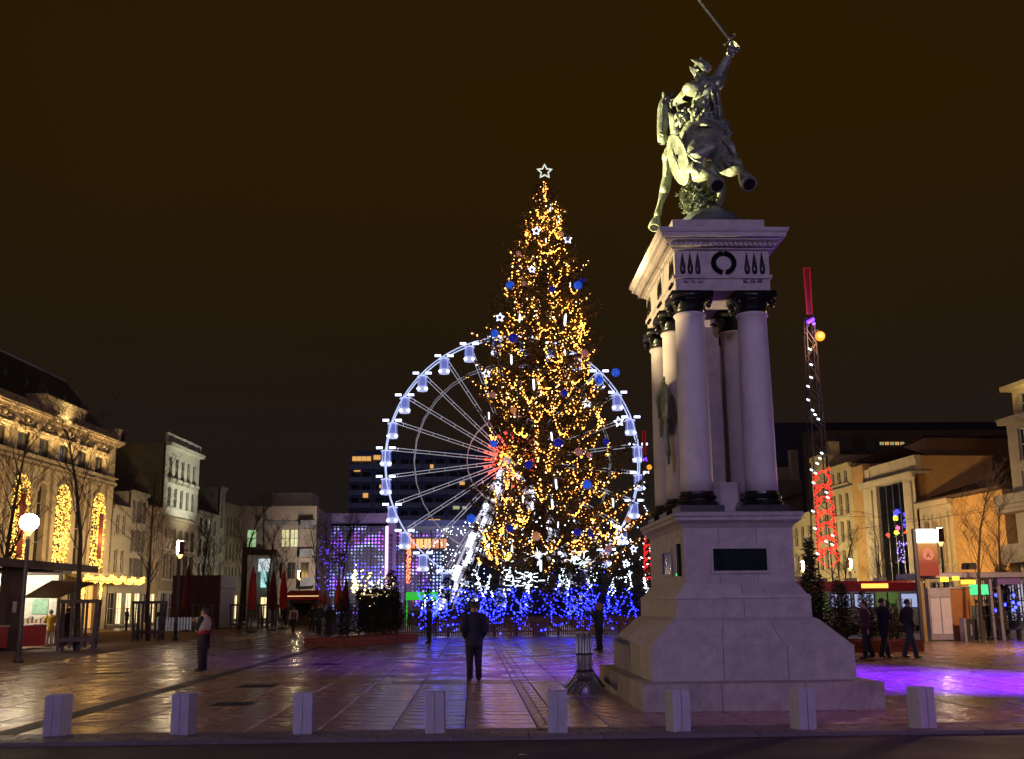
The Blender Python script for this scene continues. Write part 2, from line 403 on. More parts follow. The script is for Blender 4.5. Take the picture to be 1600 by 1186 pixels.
# plaque on the front with a raised frame, and on the opera side
yf = -1.80
b = MB()
for x0, x1, z0, z1 in ((-.50, .52, 2.575, 2.63), (-.50, .52, 2.15, 2.2), (-.50, -.455, 2.2, 2.575), (.475, .52, 2.2, 2.575)): b.b2(x0, x1, yf - .03, yf + .01, z0, z1)
b.build('plaque_frame', STONE, mon)
MB().slab(-.455, .475, yf - .012, yf + .01, 2.2, 2.575, .004).build('plaque', mat('plaque_bronze', (.006, .016, .011), .75, spec=.12, var=.3, scale=9, bump=.15), mon)
b = MB()
for y0, y1, z0, z1 in ((-.72, .3, 2.585, 2.64), (-.72, .3, 2.14, 2.195), (-.72, -.66, 2.195, 2.585), (.24, .3, 2.195, 2.585)): b.b2(-.985, -.94, y0, y1, z0, z1)
b.build('plaque_frame', STONE, mon)
MB().b2(-.962, -.94, -.655, .235, 2.197, 2.583).build('plaque', mat('polished_plaque', (.16, .16, .2), .12, metal=.8, var=.1), mon, )
MB().b2(-1.03, -.952, -1.5, -1.42, 2.12, 2.68).build('lamp_housing', DARKBRONZE, mon)
MB().b2(-1.04, -1.03, -1.49, -1.43, 2.13, 2.17).build('pilot_lamp', mat('green_pilot', (.02, .2, .05), emit=(.05, 1, .2), es=1.2), mon)
# six columns
CXS, CYS = (-.57, .59), (-1.28, .12, 1.5)
def column_parts(x, y):
    b = MB(); prof = []
    for i in range(13):
        t = i / 12; prof.append((.292 - .028 * t - .006 * math.sin(PI * t) * -1, 3.60 + t * 3.20))
    prof += [(.270, 6.805), (.290, 6.83), (.300, 6.855), (.285, 6.88), (.268, 6.885)]
    c = b.lathe([(r, z) for r, z in prof], 32, (x, y, 0)).build('column', COLUMN, mon, smooth=True)
    b = MB(); b.b2(x - .39, x + .39, y - .39, y + .39, 3.207, 3.34)
    b.lathe([(.37, 3.34), (.385, 3.38), (.37, 3.42), (.32, 3.435), (.315, 3.46), (.345, 3.475), (.35, 3.50), (.335, 3.53), (.305, 3.55), (.298, 3.60)], 24, (x, y, 0))
    b.build('base', DARKBRONZE, c, smooth=False)
    b = MB(); b.lathe([(.268, 6.885), (.275, 6.96), (.30, 7.05), (.34, 7.10), (.345, 7.125)], 24, (x, y, 0))
    b.prism([(-.38 + x, -.38 + y), (.38 + x, -.38 + y), (.38 + x, .38 + y), (-.38 + x, .38 + y)], 7.125, 7.245, 'xy')
    for sx in (-1, 1):
        for sy in (-1, 1):
            b.ball((x + sx * .30, y + sy * .30, 7.05), .075, 10, 6); b.ball((x + sx * .30, y + sy * .30, 6.975), .045, 8, 6)
    b.build('capital', DARKBRONZE, c, smooth=True)
for x in CXS:
    for y in CYS: column_parts(x, y)
# low wall and standing slab between the columns
b = MB(); b.b2(-.30, .30, -.9, 1.5, 3.207, 3.82); b.b2(-.16, .18, -.3, 1.4, 3.82, 6.9); b.build('inner_wall', STONE2, mon)
# trophy (shield and wings) hung on the opera side between the columns
b = MB()
b.ball((-.93, -.50, 5.35), .35, 14, 8, sx=.22, sy=.62, sz=1.15)
for k in range(9):
    t = k / 8; b.prism([(-.48 + .05 * k, 5.3 - .02 * k), (-.40 + .055 * k, 5.35), (-.22 + .05 * k, 5.95 - .05 * k + R_(-.05, .05)), (-.32 + .05 * k, 5.92 - .03 * k)], -.93 - .01 * k, -.90 - .01 * k, 'yz')
    b.prism([(-.5 + .04 * k, 5.2), (-.42 + .05 * k, 5.22), (-.40 + .05 * k, 4.72 + R_(-.08, .08) + .03 * k), (-.46 + .05 * k, 4.78)], -.92 - .008 * k, -.90 - .008 * k, 'yz')
b.tube([(-.93, -.5, 4.98), (-.95, -.48, 4.7), (-.93, -.52, 4.42), (-.92, -.5, 4.2)], [.05, .06, .045, .02], 6)
b.b2(-.90, -.84, -.6, .1, 5.25, 5.34)
b.build('shield_trophy', BRONZE, mon)
# entablature
E1 = (.87, 1.62)
ring('architrave', [(0, 7.248, *E1), (0, 7.46, *E1), (.035, 7.475, *E1), (.04, 7.535, *E1), (.01, 7.54, *E1)])
MB().b2(-.872, .872, -1.622, 1.622, 7.54, 8.005).build('frieze', STONE, mon)
for x in (-.68, -.55, -.42, .42, .55, .68): MB().slab(x - .035, x + .035, -1.665, -1.615, 7.40, 7.455, .004).build('drop_block', DARKBRONZE, mon)
for y in (-1.4, -1.27, -1.14, -.13, 0, .13, 1.14, 1.27, 1.4): MB().slab(-.915, -.865, y - .035, y + .035, 7.40, 7.455, .004).build('drop_block', DARKBRONZE, mon)
def flame(x, y, side):
    b = MB(); pr = [(.012, 0), (.045, .03), (.052, .12), (.04, .2), (.024, .3), (.004, .42)]
    b.lathe(pr, 10, (x, y, 7.555), 1 if not side else .5, .5 if not side else 1); b.build('flame_relief', DARKBRONZE, mon, smooth=True)
for x in (-.73, -.59, -.45, .46, .6, .74): flame(x, -1.63, False)
for y in (-1.45, -1.3, -1.15, -.15, 0, .15, 1.15, 1.3, 1.45): flame(-.88, y, True)
b = MB()
for k in range(30):
    t = .35 + k * (2 * PI - .7) / 29; t += PI / 2; cx, cz = .03 + math.cos(t) * .185, 7.77 + math.sin(t) * .18
    for q in (-.6, .6, 0):
        a = t + PI / 2 * (1 if math.cos(t) < 0 else -1) * -1 + q; l = .085
        d = V((math.cos(a), 0, math.sin(a))); n = V((-d.z, 0, d.x)); c = V((cx, -1.626, cz))
        b.add([c - n * .012, c + d * l * .5 - n * .026 + V((0, -.03, 0)), c + d * l, c + d * l * .5 + n * .026 + V((0, -.03, 0)), c + d * l * .5], [(0, 1, 4), (1, 2, 4), (2, 3, 4), (3, 0, 4)])
b.build('laurel_wreath', DARKBRONZE, mon)
ring('bed_moulding', [(0, 8.006, *E1), (.05, 8.02, *E1), (.06, 8.05, *E1), (.11, 8.055, *E1), (.12, 8.125, *E1), (.2, 8.165, *E1), (.2, 8.195, *E1)], STONE2)
b = MB()
for k in range(22):
    x = -.95 + k * 1.9 / 21; b.b2(x - .026, x + .026, -1.785, -1.73, 8.06, 8.122)
for k in range(38):
    y = -1.7 + k * 3.4 / 37; b.b2(-1.035, -.985, y - .026, y + .026, 8.06, 8.122)
b.build('dentils', STONE2, mon, kind='stuff')
ring('cornice', [(.2, 8.197, *E1), (.27, 8.20, *E1), (.275, 8.275, *E1), (.295, 8.28, *E1), (.32, 8.325, *E1), (.325, 8.36, *E1), (.25, 8.375, *E1)])
course(8.377, 8.66, .86, 1.5, .86, 1.5, 1, 2)
# ================================================================== mounted warrior in bronze
SO = V((MX, MY, 8.66))
st = thing('equestrian_statue', 'green bronze statue of a charging horseman raising a sword on top of the monument', 'statue', SO)
def sp(px, py, y, r=None, k=1.08):
    p = at(px, py, y); d = (p - EYE).dot(fwd)
    q = p - SO
    return (q.x, q.y, q.z) if r is None else (q.x, q.y, q.z, r * d / F * k)
hn, he, hidx = [], [], {}
def hnode(key, px, py, y, r, link=None):
    hidx[key] = len(hn); hn.append(sp(px, py, y, r))
    if link: he.append((hidx[link], hidx[key]))
# seen from behind: rump nearest, neck and head ahead and to the left
hnode('rump', 1100, 224, 19.75, 30)
hnode('croup', 1098, 216, 20.1, 31, 'rump')
hnode('back', 1091, 214, 20.6, 29, 'croup')
hnode('girth', 1080, 212, 21.1, 29, 'back')
hnode('chest', 1068, 204, 21.6, 27, 'girth')
hnode('neck1', 1060, 184, 21.85, 20, 'chest')
hnode('neck2', 1053, 166, 21.9, 17, 'neck1')
hnode('poll', 1043, 158, 21.75, 12, 'neck2')
hnode('brow', 1039, 172, 21.55, 12, 'poll')
hnode('cheek', 1037, 192, 21.4, 10.5, 'brow')
hnode('nose', 1035, 212, 21.3, 8.6, 'cheek')
hnode('muzzle', 1036, 226, 21.25, 8.4, 'nose')
# hind legs kicked back towards the viewer
for s_, pts in (('near', [('hip', 1088, 246, 19.6, 19), ('stifle', 1084, 268, 19.8, 15), ('gaskin', 1092, 274, 19.5, 12), ('hock', 1104, 272, 19.15, 8), ('cannon', 1110, 277, 18.95, 6), ('fetlock', 1114, 281, 18.75, 6.5), ('hoof', 1118, 284, 18.6, 9)]),
                ('off', [('hip', 1122, 236, 19.6, 20), ('stifle', 1134, 256, 19.7, 15), ('gaskin', 1143, 268, 19.5, 12), ('hock', 1152, 256, 19.15, 9), ('cannon', 1157, 266, 18.95, 6), ('fetlock', 1162, 277, 18.75, 6.5), ('hoof', 1167, 283, 18.6, 9)])):
    prev = 'rump'
    for k, *v in pts:
        hnode(s_ + k, *v, link=prev); prev = s_ + k
prev = 'chest'
for k, *v in [('f_shoulder', 1055, 228, 21.6, 17), ('f_elbow', 1047, 252, 21.6, 12), ('f_arm', 1043, 275, 21.55, 7.5), ('f_knee', 1039, 296, 21.45, 8.5), ('f_cannon', 1032, 318, 21.35, 4.4), ('f_fetlock', 1028, 334, 21.3, 6), ('f_pastern', 1026, 342, 21.25, 4.6), ('f_hoof', 1024, 352, 21.2, 8)]:
    hnode(k, *v, link=prev); prev = k
prev = 'chest'
for k, *v in [('o_shoulder', 1092, 232, 21.5, 15), ('o_elbow', 1106, 256, 21.5, 12), ('o_arm', 1118, 276, 21.5, 9), ('o_knee', 1128, 293, 21.5, 7.5), ('o_cannon', 1126, 311, 21.3, 5.5), ('o_fetlock', 1119, 322, 21.2, 5.5), ('o_hoof', 1115, 329, 21.1, 6.5)]:
    hnode(k, *v, link=prev); prev = k
hm = skin(hn, he, 2); hm.materials.append(BRONZE); put('horse', hm, st)
# hooves, ears, mane, nostrils, tail
b = MB()
for (a, c_, r) in (((1113, 279, 18.72), (1121, 290, 18.5), 12), ((1162, 276, 18.72), (1171, 288, 18.5), 12), ((1025, 345, 21.22), (1022, 356, 21.15), 10), ((1116, 325, 21.1), (1113, 333, 21.0), 7)):
    A, B = V(sp(*a)), V(sp(*c_)); k = r / 80
    b = MB(); b.tube([A, A.lerp(B, .5), B], [k * .72, k * .95, k], 14); hf = b.build('hoof', BRONZE, st); d_ = (B - A).normalized(); MB().tube([B - d_ * .02, B + d_ * .012], [k * .80, k * .74], 14).build('sole', DARKBRONZE, hf)
b = MB()
for dx in (-4, 5): b.tube([sp(1043 + dx, 156, 21.75), sp(1043 + dx * 1.4, 147, 21.78), sp(1043 + dx * 1.5, 141, 21.8)], [.05, .045, .008], 8)
b.build('ears', BRONZE, st, smooth=True)
b = MB(); rn = random.Random(3)
for k in range(46):
    t = rn.random(); px, py = 1045 + 22 * t, 152 + 36 * t - 8 * math.sin(PI * t); sgn = rn.choice((-1, 1))
    b.tube([sp(px, py, 21.85), sp(px - 6 + rn.uniform(-3, 3), py + 2, 21.6 + rn.uniform(-.1, .1)), sp(px - 5 + rn.uniform(-5, 6), py + rn.uniform(10, 19), 21.5 + rn.uniform(-.1, .1))], [.04, .045, .008], 5)
for k in range(10):
    b.tube([sp(1041, 154, 21.7), sp(1038 + rn.uniform(-4, 5), 162, 21.45), sp(1037 + rn.uniform(-6, 8), 174 + rn.uniform(-4, 6), 21.35)], [.035, .03, .006], 5)
b.build('mane', BRONZE, st, smooth=True)
b = MB()
for k in range(16):
    b.tube([sp(1116, 212, 19.6), sp(1134 + rn.uniform(-2, 2), 216 + rn.uniform(-3, 3), 19.45), sp(1144 + rn.uniform(-3, 3), 230 + rn.uniform(-3, 3), 19.4), sp(1150 + rn.uniform(-4, 4), 246 + rn.uniform(-6, 6), 19.4)], [.02, .03, .03, .006], 6)
b.build('tail', BRONZE, st, smooth=True)
b = MB()
for px, py in ((1031, 224), (1041, 224)): b.ball(sp(px, py, 21.17), .028, 8, 6)
for px in (1030, 1047): b.ball(sp(px, 176, 21.48), .03, 8, 6)
b.build('eyes_and_nostrils', DARKBRONZE, st, smooth=True, kind='stuff')
b = MB()
b.tube([sp(1029, 208, 21.25), sp(1036, 211, 21.15), sp(1043, 208, 21.25)], .022, 6); b.tube([sp(1030, 180, 21.45), sp(1037, 182, 21.35), sp(1048, 178, 21.45)], .022, 6)
b.tube([sp(1047, 176, 21.45), sp(1043, 208, 21.25), sp(1054, 200, 21.2), sp(1060, 178, 21.1), sp(1056, 160, 21.0)], .018, 6)
b.build('bridle', BRONZE, st, smooth=True)
b = MB()
b.tube([sp(1071, 205, 19.95), sp(1072, 232, 19.85), sp(1076, 250, 19.6), sp(1080, 268, 19.5)], .03, 6); b.tube([sp(1074, 240, 19.45), sp(1085, 250, 19.2), sp(1096, 254, 19.15)], .022, 6)
b.tube([sp(1070, 200, 20.2), sp(1100, 194, 19.5), sp(1128, 202, 19.75)], .035, 6)
b.build('harness', BRONZE, st, smooth=True)
# saddle cloth hanging on the near side
def sheetstrip(rows, th=.02):
    b = MB(); n = len(rows[0]); vs = [p for r in rows for p in r]
    b.add(vs, [(i * n + j, i * n + j + 1, (i + 1) * n + j + 1, (i + 1) * n + j) for i in range(len(rows) - 1) for j in range(n - 1)])
    return b
def solid(o, th):
    m = o.modifiers.new('thickness', 'SOLIDIFY'); m.thickness = th; return o
rows = []
for i in range(6):
    t = i / 5; rows.append([sp(1046 + 4 * t + j * (8.5 - 2.0 * t), 176 + 34 * t + 3 * math.sin(j * 2.1 + t), 20.55 + .5 * (j / 5 - .5) ** 2 - .12 * math.sin(j * 1.9)) for j in range(6)])
solid(sheetstrip(rows).build('saddle_cloth', BRONZE, st, smooth=True), .03)
# rider: one continuous body
rn_, re_, ri = [], [], {}
def rnode(key, px, py, y, r, link=None):
    ri[key] = len(rn_); rn_.append(sp(px, py, y, r))
    if link: re_.append((ri[link], ri[key]))
rnode('pelvis', 1098, 184, 20.45, 17); rnode('waist', 1100, 168, 20.4, 15, 'pelvis'); rnode('chest', 1101, 150, 20.35, 22, 'waist'); rnode('collar', 1102, 137, 20.35, 17, 'chest')
rnode('neck', 1099, 127, 20.35, 7.5, 'collar'); rnode('jaw', 1095, 121, 20.3, 9, 'neck'); rnode('head', 1096, 114, 20.32, 10.5, 'jaw'); rnode('crown', 1097, 106, 20.34, 7, 'head')
prev = 'collar'
for k, *v in [('rs', 1119, 131, 20.25, 13), ('ru', 1125, 117, 20.2, 10.5), ('re', 1131, 103, 20.15, 8), ('rf', 1137, 91, 20.1, 6.2), ('rw', 1143, 79, 20.05, 4.4), ('rh', 1146, 71, 20.0, 5)]:
    rnode(k, *v, link=prev); prev = k
prev = 'collar'
for k, *v in [('ls', 1082, 140, 20.5, 13), ('lu', 1071, 149, 20.75, 9.5), ('le', 1062, 156, 21.0, 7), ('lf', 1056, 160, 21.15, 5.5), ('lh', 1052, 161, 21.25, 4.5)]:
    rnode(k, *v, link=prev); prev = k
prev = 'pelvis'
for k, *v in [('rt', 1116, 192, 20.4, 14), ('rk', 1131, 197, 20.5, 11), ('rc', 1131, 212, 20.3, 9.5), ('ra', 1127, 224, 20.15, 6), ('rfoot', 1120, 232, 20.2, 5)]:
    rnode(k, *v, link=prev); prev = k
prev = 'pelvis'
for k, *v in [('lt', 1080, 192, 20.6, 14), ('lk', 1064, 200, 20.9, 11), ('lc', 1060, 218, 20.7, 9), ('la', 1058, 234, 20.5, 6), ('lfoot', 1052, 240, 20.7, 5)]:
    rnode(k, *v, link=prev); prev = k
# sword-hand fingers wrapped on the grip, rein-hand fingers
def rfing(base, pts, y, r):
    prev = base
    for i, (px, py) in enumerate(pts):
        k = '%s_%d_%d_%d' % (base, px, py, i + len(rn_)); rnode(k, px, py, y - .03 * i, r * (1 - .12 * i), prev); prev = k
for i in range(4): rfing('rh', [(1143 + i * 2.2, 66.5 + i * 2.0), (1147 + i * 2, 64.5 + i * 2.2), (1151 + i * 1.6, 67 + i * 2)], 19.93, 1.25)
rfing('rh', [(1142, 72), (1140, 68), (1143, 64)], 19.95, 1.4)
for i in range(4): rfing('lh', [(1049, 158 + i * 2.2), (1047, 160 + i * 2.2), (1049, 163 + i * 2)], 21.22, 1.2)
rfing('lh', [(1051, 157), (1048, 155)], 21.2, 1.3)
rm = skin(rn_, re_, 2); rm.materials.append(BRONZE); put('rider', rm, st)
# face turned to the left, moustache
b = MB()
b.tube([sp(1089, 113, 20.2), sp(1085.5, 117.5, 20.15), sp(1089, 118.5, 20.2)], [.03, .035, .02], 6)
b.tube([sp(1089, 120, 20.18), sp(1086.5, 122, 20.14), sp(1086, 127, 20.1)], [.03, .03, .008], 6); b.tube([sp(1089, 120, 20.18), sp(1092, 123, 20.1), sp(1093, 128, 20.08)], [.03, .03, .008], 6)
b.ball(sp(1089.5, 112, 20.13), .02, 6, 4); b.ball(sp(1087.5, 112, 20.25), .02, 6, 4); b.tube([sp(1086.5, 109.5, 20.22), sp(1091.5, 109.5, 20.1)], .02, 5)
b.build('face', BRONZE, st, smooth=True)
# winged helmet
H0 = V(sp(1097, 108, 20.32)); b = MB()
b.lathe([(.185, -.03), (.19, .0), (.165, .07), (.13, .13), (.07, .18), (.03, .21), (.025, .25), (.001, .27)], 16, tuple(H0), 1, 1)
b.build('helmet', BRONZE, st, smooth=True)
def wing(pts, y):
    b = MB(); poly = [V(sp(*p, y)) for p in pts]; c = sum(poly, V()) / len(poly); n = len(poly); off = V((0, .025, 0))
    b.add([p - off * .3 for p in poly] + [p + off * .3 for p in poly] + [c - off * 1.6, c + off * 1.6],
          [(i, (i + 1) % n, 2 * n) for i in range(n)] + [(n + (i + 1) % n, n + i, 2 * n + 1) for i in range(n)] + [(i, n + i, n + (i + 1) % n, (i + 1) % n) for i in range(n)])
    b.build('helmet_wing', BRONZE, st)
wing([(1106, 113), (1112, 104), (1106, 97), (1097, 93.5), (1088, 92.5), (1079, 93), (1086, 99), (1093, 104), (1099, 111)], 20.05)
wing([(1093, 119), (1097, 110), (1090, 106), (1083, 103), (1077, 104), (1079, 111), (1085, 119)], 20.2)
# hair falling at the back, fur collar, shoulder plates
b = MB()
for k in range(18):
    b.tube([sp(1094 + rn.uniform(-5, 9), 112, 20.2), sp(1100 + rn.uniform(-6, 6), 124, 20.05), sp(1102 + rn.uniform(-8, 8), 134 + rn.uniform(-4, 5), 20.0)], [.03, .04, .008], 5)
b.build('hair', BRONZE, st, smooth=True)
b = MB(); b.ball(sp(1084, 139, 20.15), .20, 14, 8, sx=1.15, sz=.75); b.ball(sp(1121, 131, 20.15), .14, 12, 8); b.build('shoulder_plates', BRONZE, st, smooth=True)
# tunic skirt with folds and cape
b = MB(); vs = []; fs = []; n = 28
for i, (py, w, y) in enumerate(((170, 15, 20.4), (180, 20, 20.35), (190, 27, 20.3), (198, 33, 20.25))):
    for j in range(n):
        t = 2 * PI * j / n; rr = w * (1 + (.10 * i / 3) * math.cos(t * 9 + i * .4)); c = V(sp(1101 + i * 1.0, py + 3 * math.cos(t * 5), y)); vs.append(c + V((math.cos(t) * rr / 80, math.sin(t) * rr / 80 * .8, 0)))
for i in range(3):
    for j in range(n): fs.append((i * n + j, i * n + (j + 1) % n, (i + 1) * n + (j + 1) % n, (i + 1) * n + j))
b.add(vs, fs); solid(b.build('tunic', BRONZE, st, smooth=True), .03)
b = MB()
for k in range(44):
    px = rn.uniform(1058, 1122); py = rn.uniform(166, 184); y = 20.0 + abs(px - 1098) / 110
    b.tube([sp(px, py, y), sp(px + rn.uniform(-6, 6), py + rn.uniform(3, 8), y - .06), sp(px + rn.uniform(-8, 8), py + rn.uniform(8, 17), y + .02)], [.012, rn.uniform(.03, .055), .01], 6)
for k in range(14):
    px = rn.uniform(1090, 1122); py = rn.uniform(138, 164); b.tube([sp(px, py, 20.1), sp(px + rn.uniform(-4, 2), py + 8, 20.02), sp(px + rn.uniform(-8, 0), py + 17, 20.1)], [.01, .035, .01], 6)
b.build('drapery_folds', BRONZE, st, smooth=True, kind='stuff')
b = MB()
for (pa, pb, pc, r) in (((1084, 252, 19.35), (1083, 264, 19.4), (1092, 271, 19.2), 5), ((1126, 244, 19.3), (1136, 256, 19.3), (1144, 263, 19.2), 5), ((1062, 196, 21.0), (1060, 216, 21.2), (1052, 236, 21.3), 6), ((1046, 238, 21.4), (1043, 256, 21.3), (1040, 276, 21.3), 4)):
    k = r / 80; b.tube([sp(*pa), sp(*pb), sp(*pc)], [k * .4, k, k * .4], 8)
for px, py, y, r in ((1039, 296, 21.35, 8.5), (1028, 335, 21.25, 6.5), (1104, 273, 19.1, 8), (1152, 256, 19.1, 9), (1084, 266, 19.6, 15), (1136, 258, 19.5, 16), (1046, 246, 21.5, 13)):
    b.ball(sp(px, py, y), r / 80, 14, 10)
b.build('muscles', BRONZE, st, smooth=True, kind='stuff')
b = MB(); b.tube([sp(1086, 171, 20.2), sp(1100, 173, 20.05), sp(1115, 170, 20.2), sp(1114, 168, 20.5), sp(1086, 168, 20.6)], .035, 6, closed=True); b.build('belt', BRONZE, st, smooth=True)
rows = []
for i in range(6):
    t = i / 5; rows.append([sp(1122 + 3 * t + (j - 3) * 2.2 - 4 * (1 - t), 140 + 46 * t, 20.05 - .1 * math.sin(j * 1.7 + t * 3)) for j in range(6)])
solid(sheetstrip(rows).build('cape', BRONZE, st, smooth=True), .025)
# fur leggings of the far leg: shaggy rolls
b = MB(); b.ball(sp(1129, 200, 20.15), .165, 16, 10, sz=1.15); b.ball(sp(1128, 214, 20.1), .13, 12, 8)
for q in range(5): b.tube([sp(1117, 208 + q * 3.4, 20.05), sp(1127, 211 + q * 3.4, 19.92), sp(1138, 208 + q * 3.2, 20.05)], .03, 6)
for k in range(42):
    t = rn.random(); px = 1119 + rn.uniform(0, 22); py = 188 + t * 34
    b.tube([sp(px, py, 20.05 + rn.uniform(-.05, .15)), sp(px + rn.uniform(-2, 3), py + 4, 19.98), sp(px + rn.uniform(-3, 3), py + 9, 20.06)], [.03, .04, .008], 5)
b.build('fur_legging', BRONZE, st, smooth=True)
# shield on the left side
b = MB(); c = V(sp(1060, 249, 19.75)); ax = (V(sp(1072, 287, 19.6)) - V(sp(1047, 211, 19.9))); L = ax.length / 2; ax.normalize()
nrm = V((-.88, -.45, -.05)); nrm = (nrm - ax * nrm.dot(ax)).normalized(); bx = ax.cross(nrm)
vs = []; fs = []; n = 28; rings = ((0, .07), (.3, .065), (.7, .04), (.95, .005), (1.0, .02), (1.0, -.03), (.9, -.03))
for r, h in rings:
    for j in range(n): t = 2 * PI * j / n; vs.append(c + ax * (math.cos(t) * r * L) + bx * (math.sin(t) * r * L * .44) + nrm * h)
for i in range(len(rings) - 1):
    for j in range(n): fs.append((i * n + j, i * n + (j + 1) % n, (i + 1) * n + (j + 1) % n, (i + 1) * n + j))
b.add(vs, fs); b.build('shield', BRONZE, st, smooth=True)
b = MB(); b.ball(c + nrm * .07, .07, 10, 6); b.tube([c + nrm * .06 + ax * .25, c + nrm * .08, c + nrm * .06 - ax * .25], [.01, .025, .01], 6); b.build('shield_boss', BRONZE, st, smooth=True)
# sword
A, B = V(sp(1141, 62, 20.0)), V(sp(1086, -8, 19.6)); d = (B - A).normalized(); s_ = d.cross(V((0, 1, 0))).normalized(); w = V((0, 1, 0))
b = MB()
vs = []
for t, k in ((0, .045), (.85, .035), (1, .002)):
    p = A.lerp(B, t); vs += [p + s_ * k, p + w * .012, p - s_ * k, p - w * .012]
b.add(vs, [(i * 4 + j, i * 4 + (j + 1) % 4, (i + 1) * 4 + (j + 1) % 4, (i + 1) * 4 + j) for i in range(2) for j in range(4)] + [(3, 2, 1, 0), (8, 9, 10, 11)])
b.build('sword_blade', mat('polished_bronze', (.16, .17, .11), .35, metal=.5, var=.2), st)
b = MB(); b.tube([A + d * .02, V(sp(1152, 74, 19.98))], .03, 8); b.tube([A + s_ * .15, A - s_ * .15], [.02, .02], 8); b.ball(A + s_ * .15, .03, 8, 6); b.ball(A - s_ * .15, .03, 8, 6); b.ball(V(sp(1154, 76.5, 19.98)), .05, 10, 6)
b.ball(V(sp(1151, 81, 19.98)), .03, 8, 6); b.build('sword_hilt', BRONZE, st, smooth=True)
b = MB(); b.tube([sp(1139, 87, 20.08), sp(1142, 81, 20.05), sp(1144, 77, 20.03)], [.085, .09, .10], 12); b.build('sword_cuff', BRONZE, st, smooth=True)
# mound and supporting bush
b = MB(); c0 = V((.30, .1, 0)); rn = random.Random(5); n = 26; vs = []; fs = []
pr = ((1.0, -.01), (.98, .08), (.95, .24), (.88, .35), (.66, .43), (.30, .47), (.01, .48))
for r, z in pr:
    for j in range(n): t = 2 * PI * j / n; k = 1 + .05 * math.sin(3 * t + 1) + rn.uniform(-.02, .02); vs.append((.09 + math.cos(t) * .76 * r * k, math.sin(t) * 1.35 * r * k, z + rn.uniform(-.015, .015)))
for i in range(len(pr) - 1):
    for j in range(n): fs.append((i * n + j, i * n + (j + 1) % n, (i + 1) * n + (j + 1) % n, (i + 1) * n + j))
b.add(vs, fs); b.build('mound', mat('verdigris_mound', (.075, .105, .105), .6, metal=.2, var=.35, scale=5, bump=.3), st, smooth=True)
b = MB()
b.tube([sp(1092, 336, 20.7), sp(1090, 310, 20.7), sp(1086, 285, 20.7), sp(1084, 250, 20.8)], [.10, .09, .08, .07], 10)
for k in range(900):
    t = rn.random(); py = 336 - 52 * t; a = rn.uniform(0, 2 * PI); wpx = 17 + 12 * math.sin(PI * min(1, t * 1.05)); px = 1091 - 2 * t + math.cos(a) * wpx * rn.uniform(.5, 1); y = 20.7 + math.sin(a) * wpx / 80 * rn.uniform(.5, 1)
    p = V(sp(px, py, y)); d = V((rn.uniform(-1, 1), rn.uniform(-1, 1), rn.uniform(-.3, 1))).normalized() * rn.uniform(.07, .15); n_ = d.orthogonal().normalized() * .035
    m_ = d.cross(n_).normalized() * .018
    b.add([p, p + d * .5 + n_, p + d, p + d * .5 - n_, p + d * .5 + m_], [(0, 1, 4), (1, 2, 4), (2, 3, 4), (3, 0, 4)])
b.build('bush_support', BRONZE, st)
# ================================================================== decorated fir
TY = 66.0
T0 = G(842, 990); tb = at(842, 985, TY); TX = tb.x
top = at(851, 285, TY); TOPZ = top.z; LEAN = (top.x - TX)
BARK = mat('fir_bark', (.06, .042, .028), .9, var=.4, scale=8, bump=.3)
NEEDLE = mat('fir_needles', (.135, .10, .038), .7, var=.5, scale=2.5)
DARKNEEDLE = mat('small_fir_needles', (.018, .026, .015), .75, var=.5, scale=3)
GOLD = mat('warm_fairy_bulb', (.8, .6, .3), emit=(1.0, .38, .052), es=9.0)
PALEG = mat('pale_fairy_bulb', (.8, .7, .5), emit=(1.0, .62, .27), es=9.0)
WHITEBULB = mat('white_fairy_bulb', (.8, .8, .8), emit=(.74, .88, 1.0), es=6.5)
BLUEBULB = mat('blue_fairy_bulb', (.1, .1, .8), emit=(.016, .022, 1.0), es=18.0)
tr = thing('christmas_tree', 'tall fir decorated with thousands of golden fairy lights in front of the big wheel', 'tree', (TX, TY, 0))
def tx_(z): return LEAN * z / TOPZ
# half width of the crown (m) by height, measured from the photograph
prof = [(258, 4), (290, 7), (320, 20), (345, 31), (385, 42), (420, 58), (440, 65), (470, 73), (500, 85), (560, 92), (600, 104), (640, 112), (700, 120), (760, 134), (800, 150), (840, 165), (880, 176), (905, 178), (930, 176)]
PW = []
for py, hw in prof:
    z = at(845, py, TY).z; PW.append((z, hw / F * (V((0, TY, z - CAM_H)).dot(fwd))))
PW.sort()
def crown_r(z):
    if z <= PW[0][0]: return PW[0][1]
    for (a, ra), (b, rb) in zip(PW, PW[1:]):
        if z <= b: return ra + (rb - ra) * (z - a) / (b - a)
    return .1
MB().tube([(0, 0, 0), (tx_(8), 0, 8), (tx_(18), 0, 18), (tx_(TOPZ), 0, TOPZ)], [.42, .33, .18, .03], 10).build('trunk', BARK, tr)
rn = random.Random(11)
branches = []
z = 1.8; k = 0
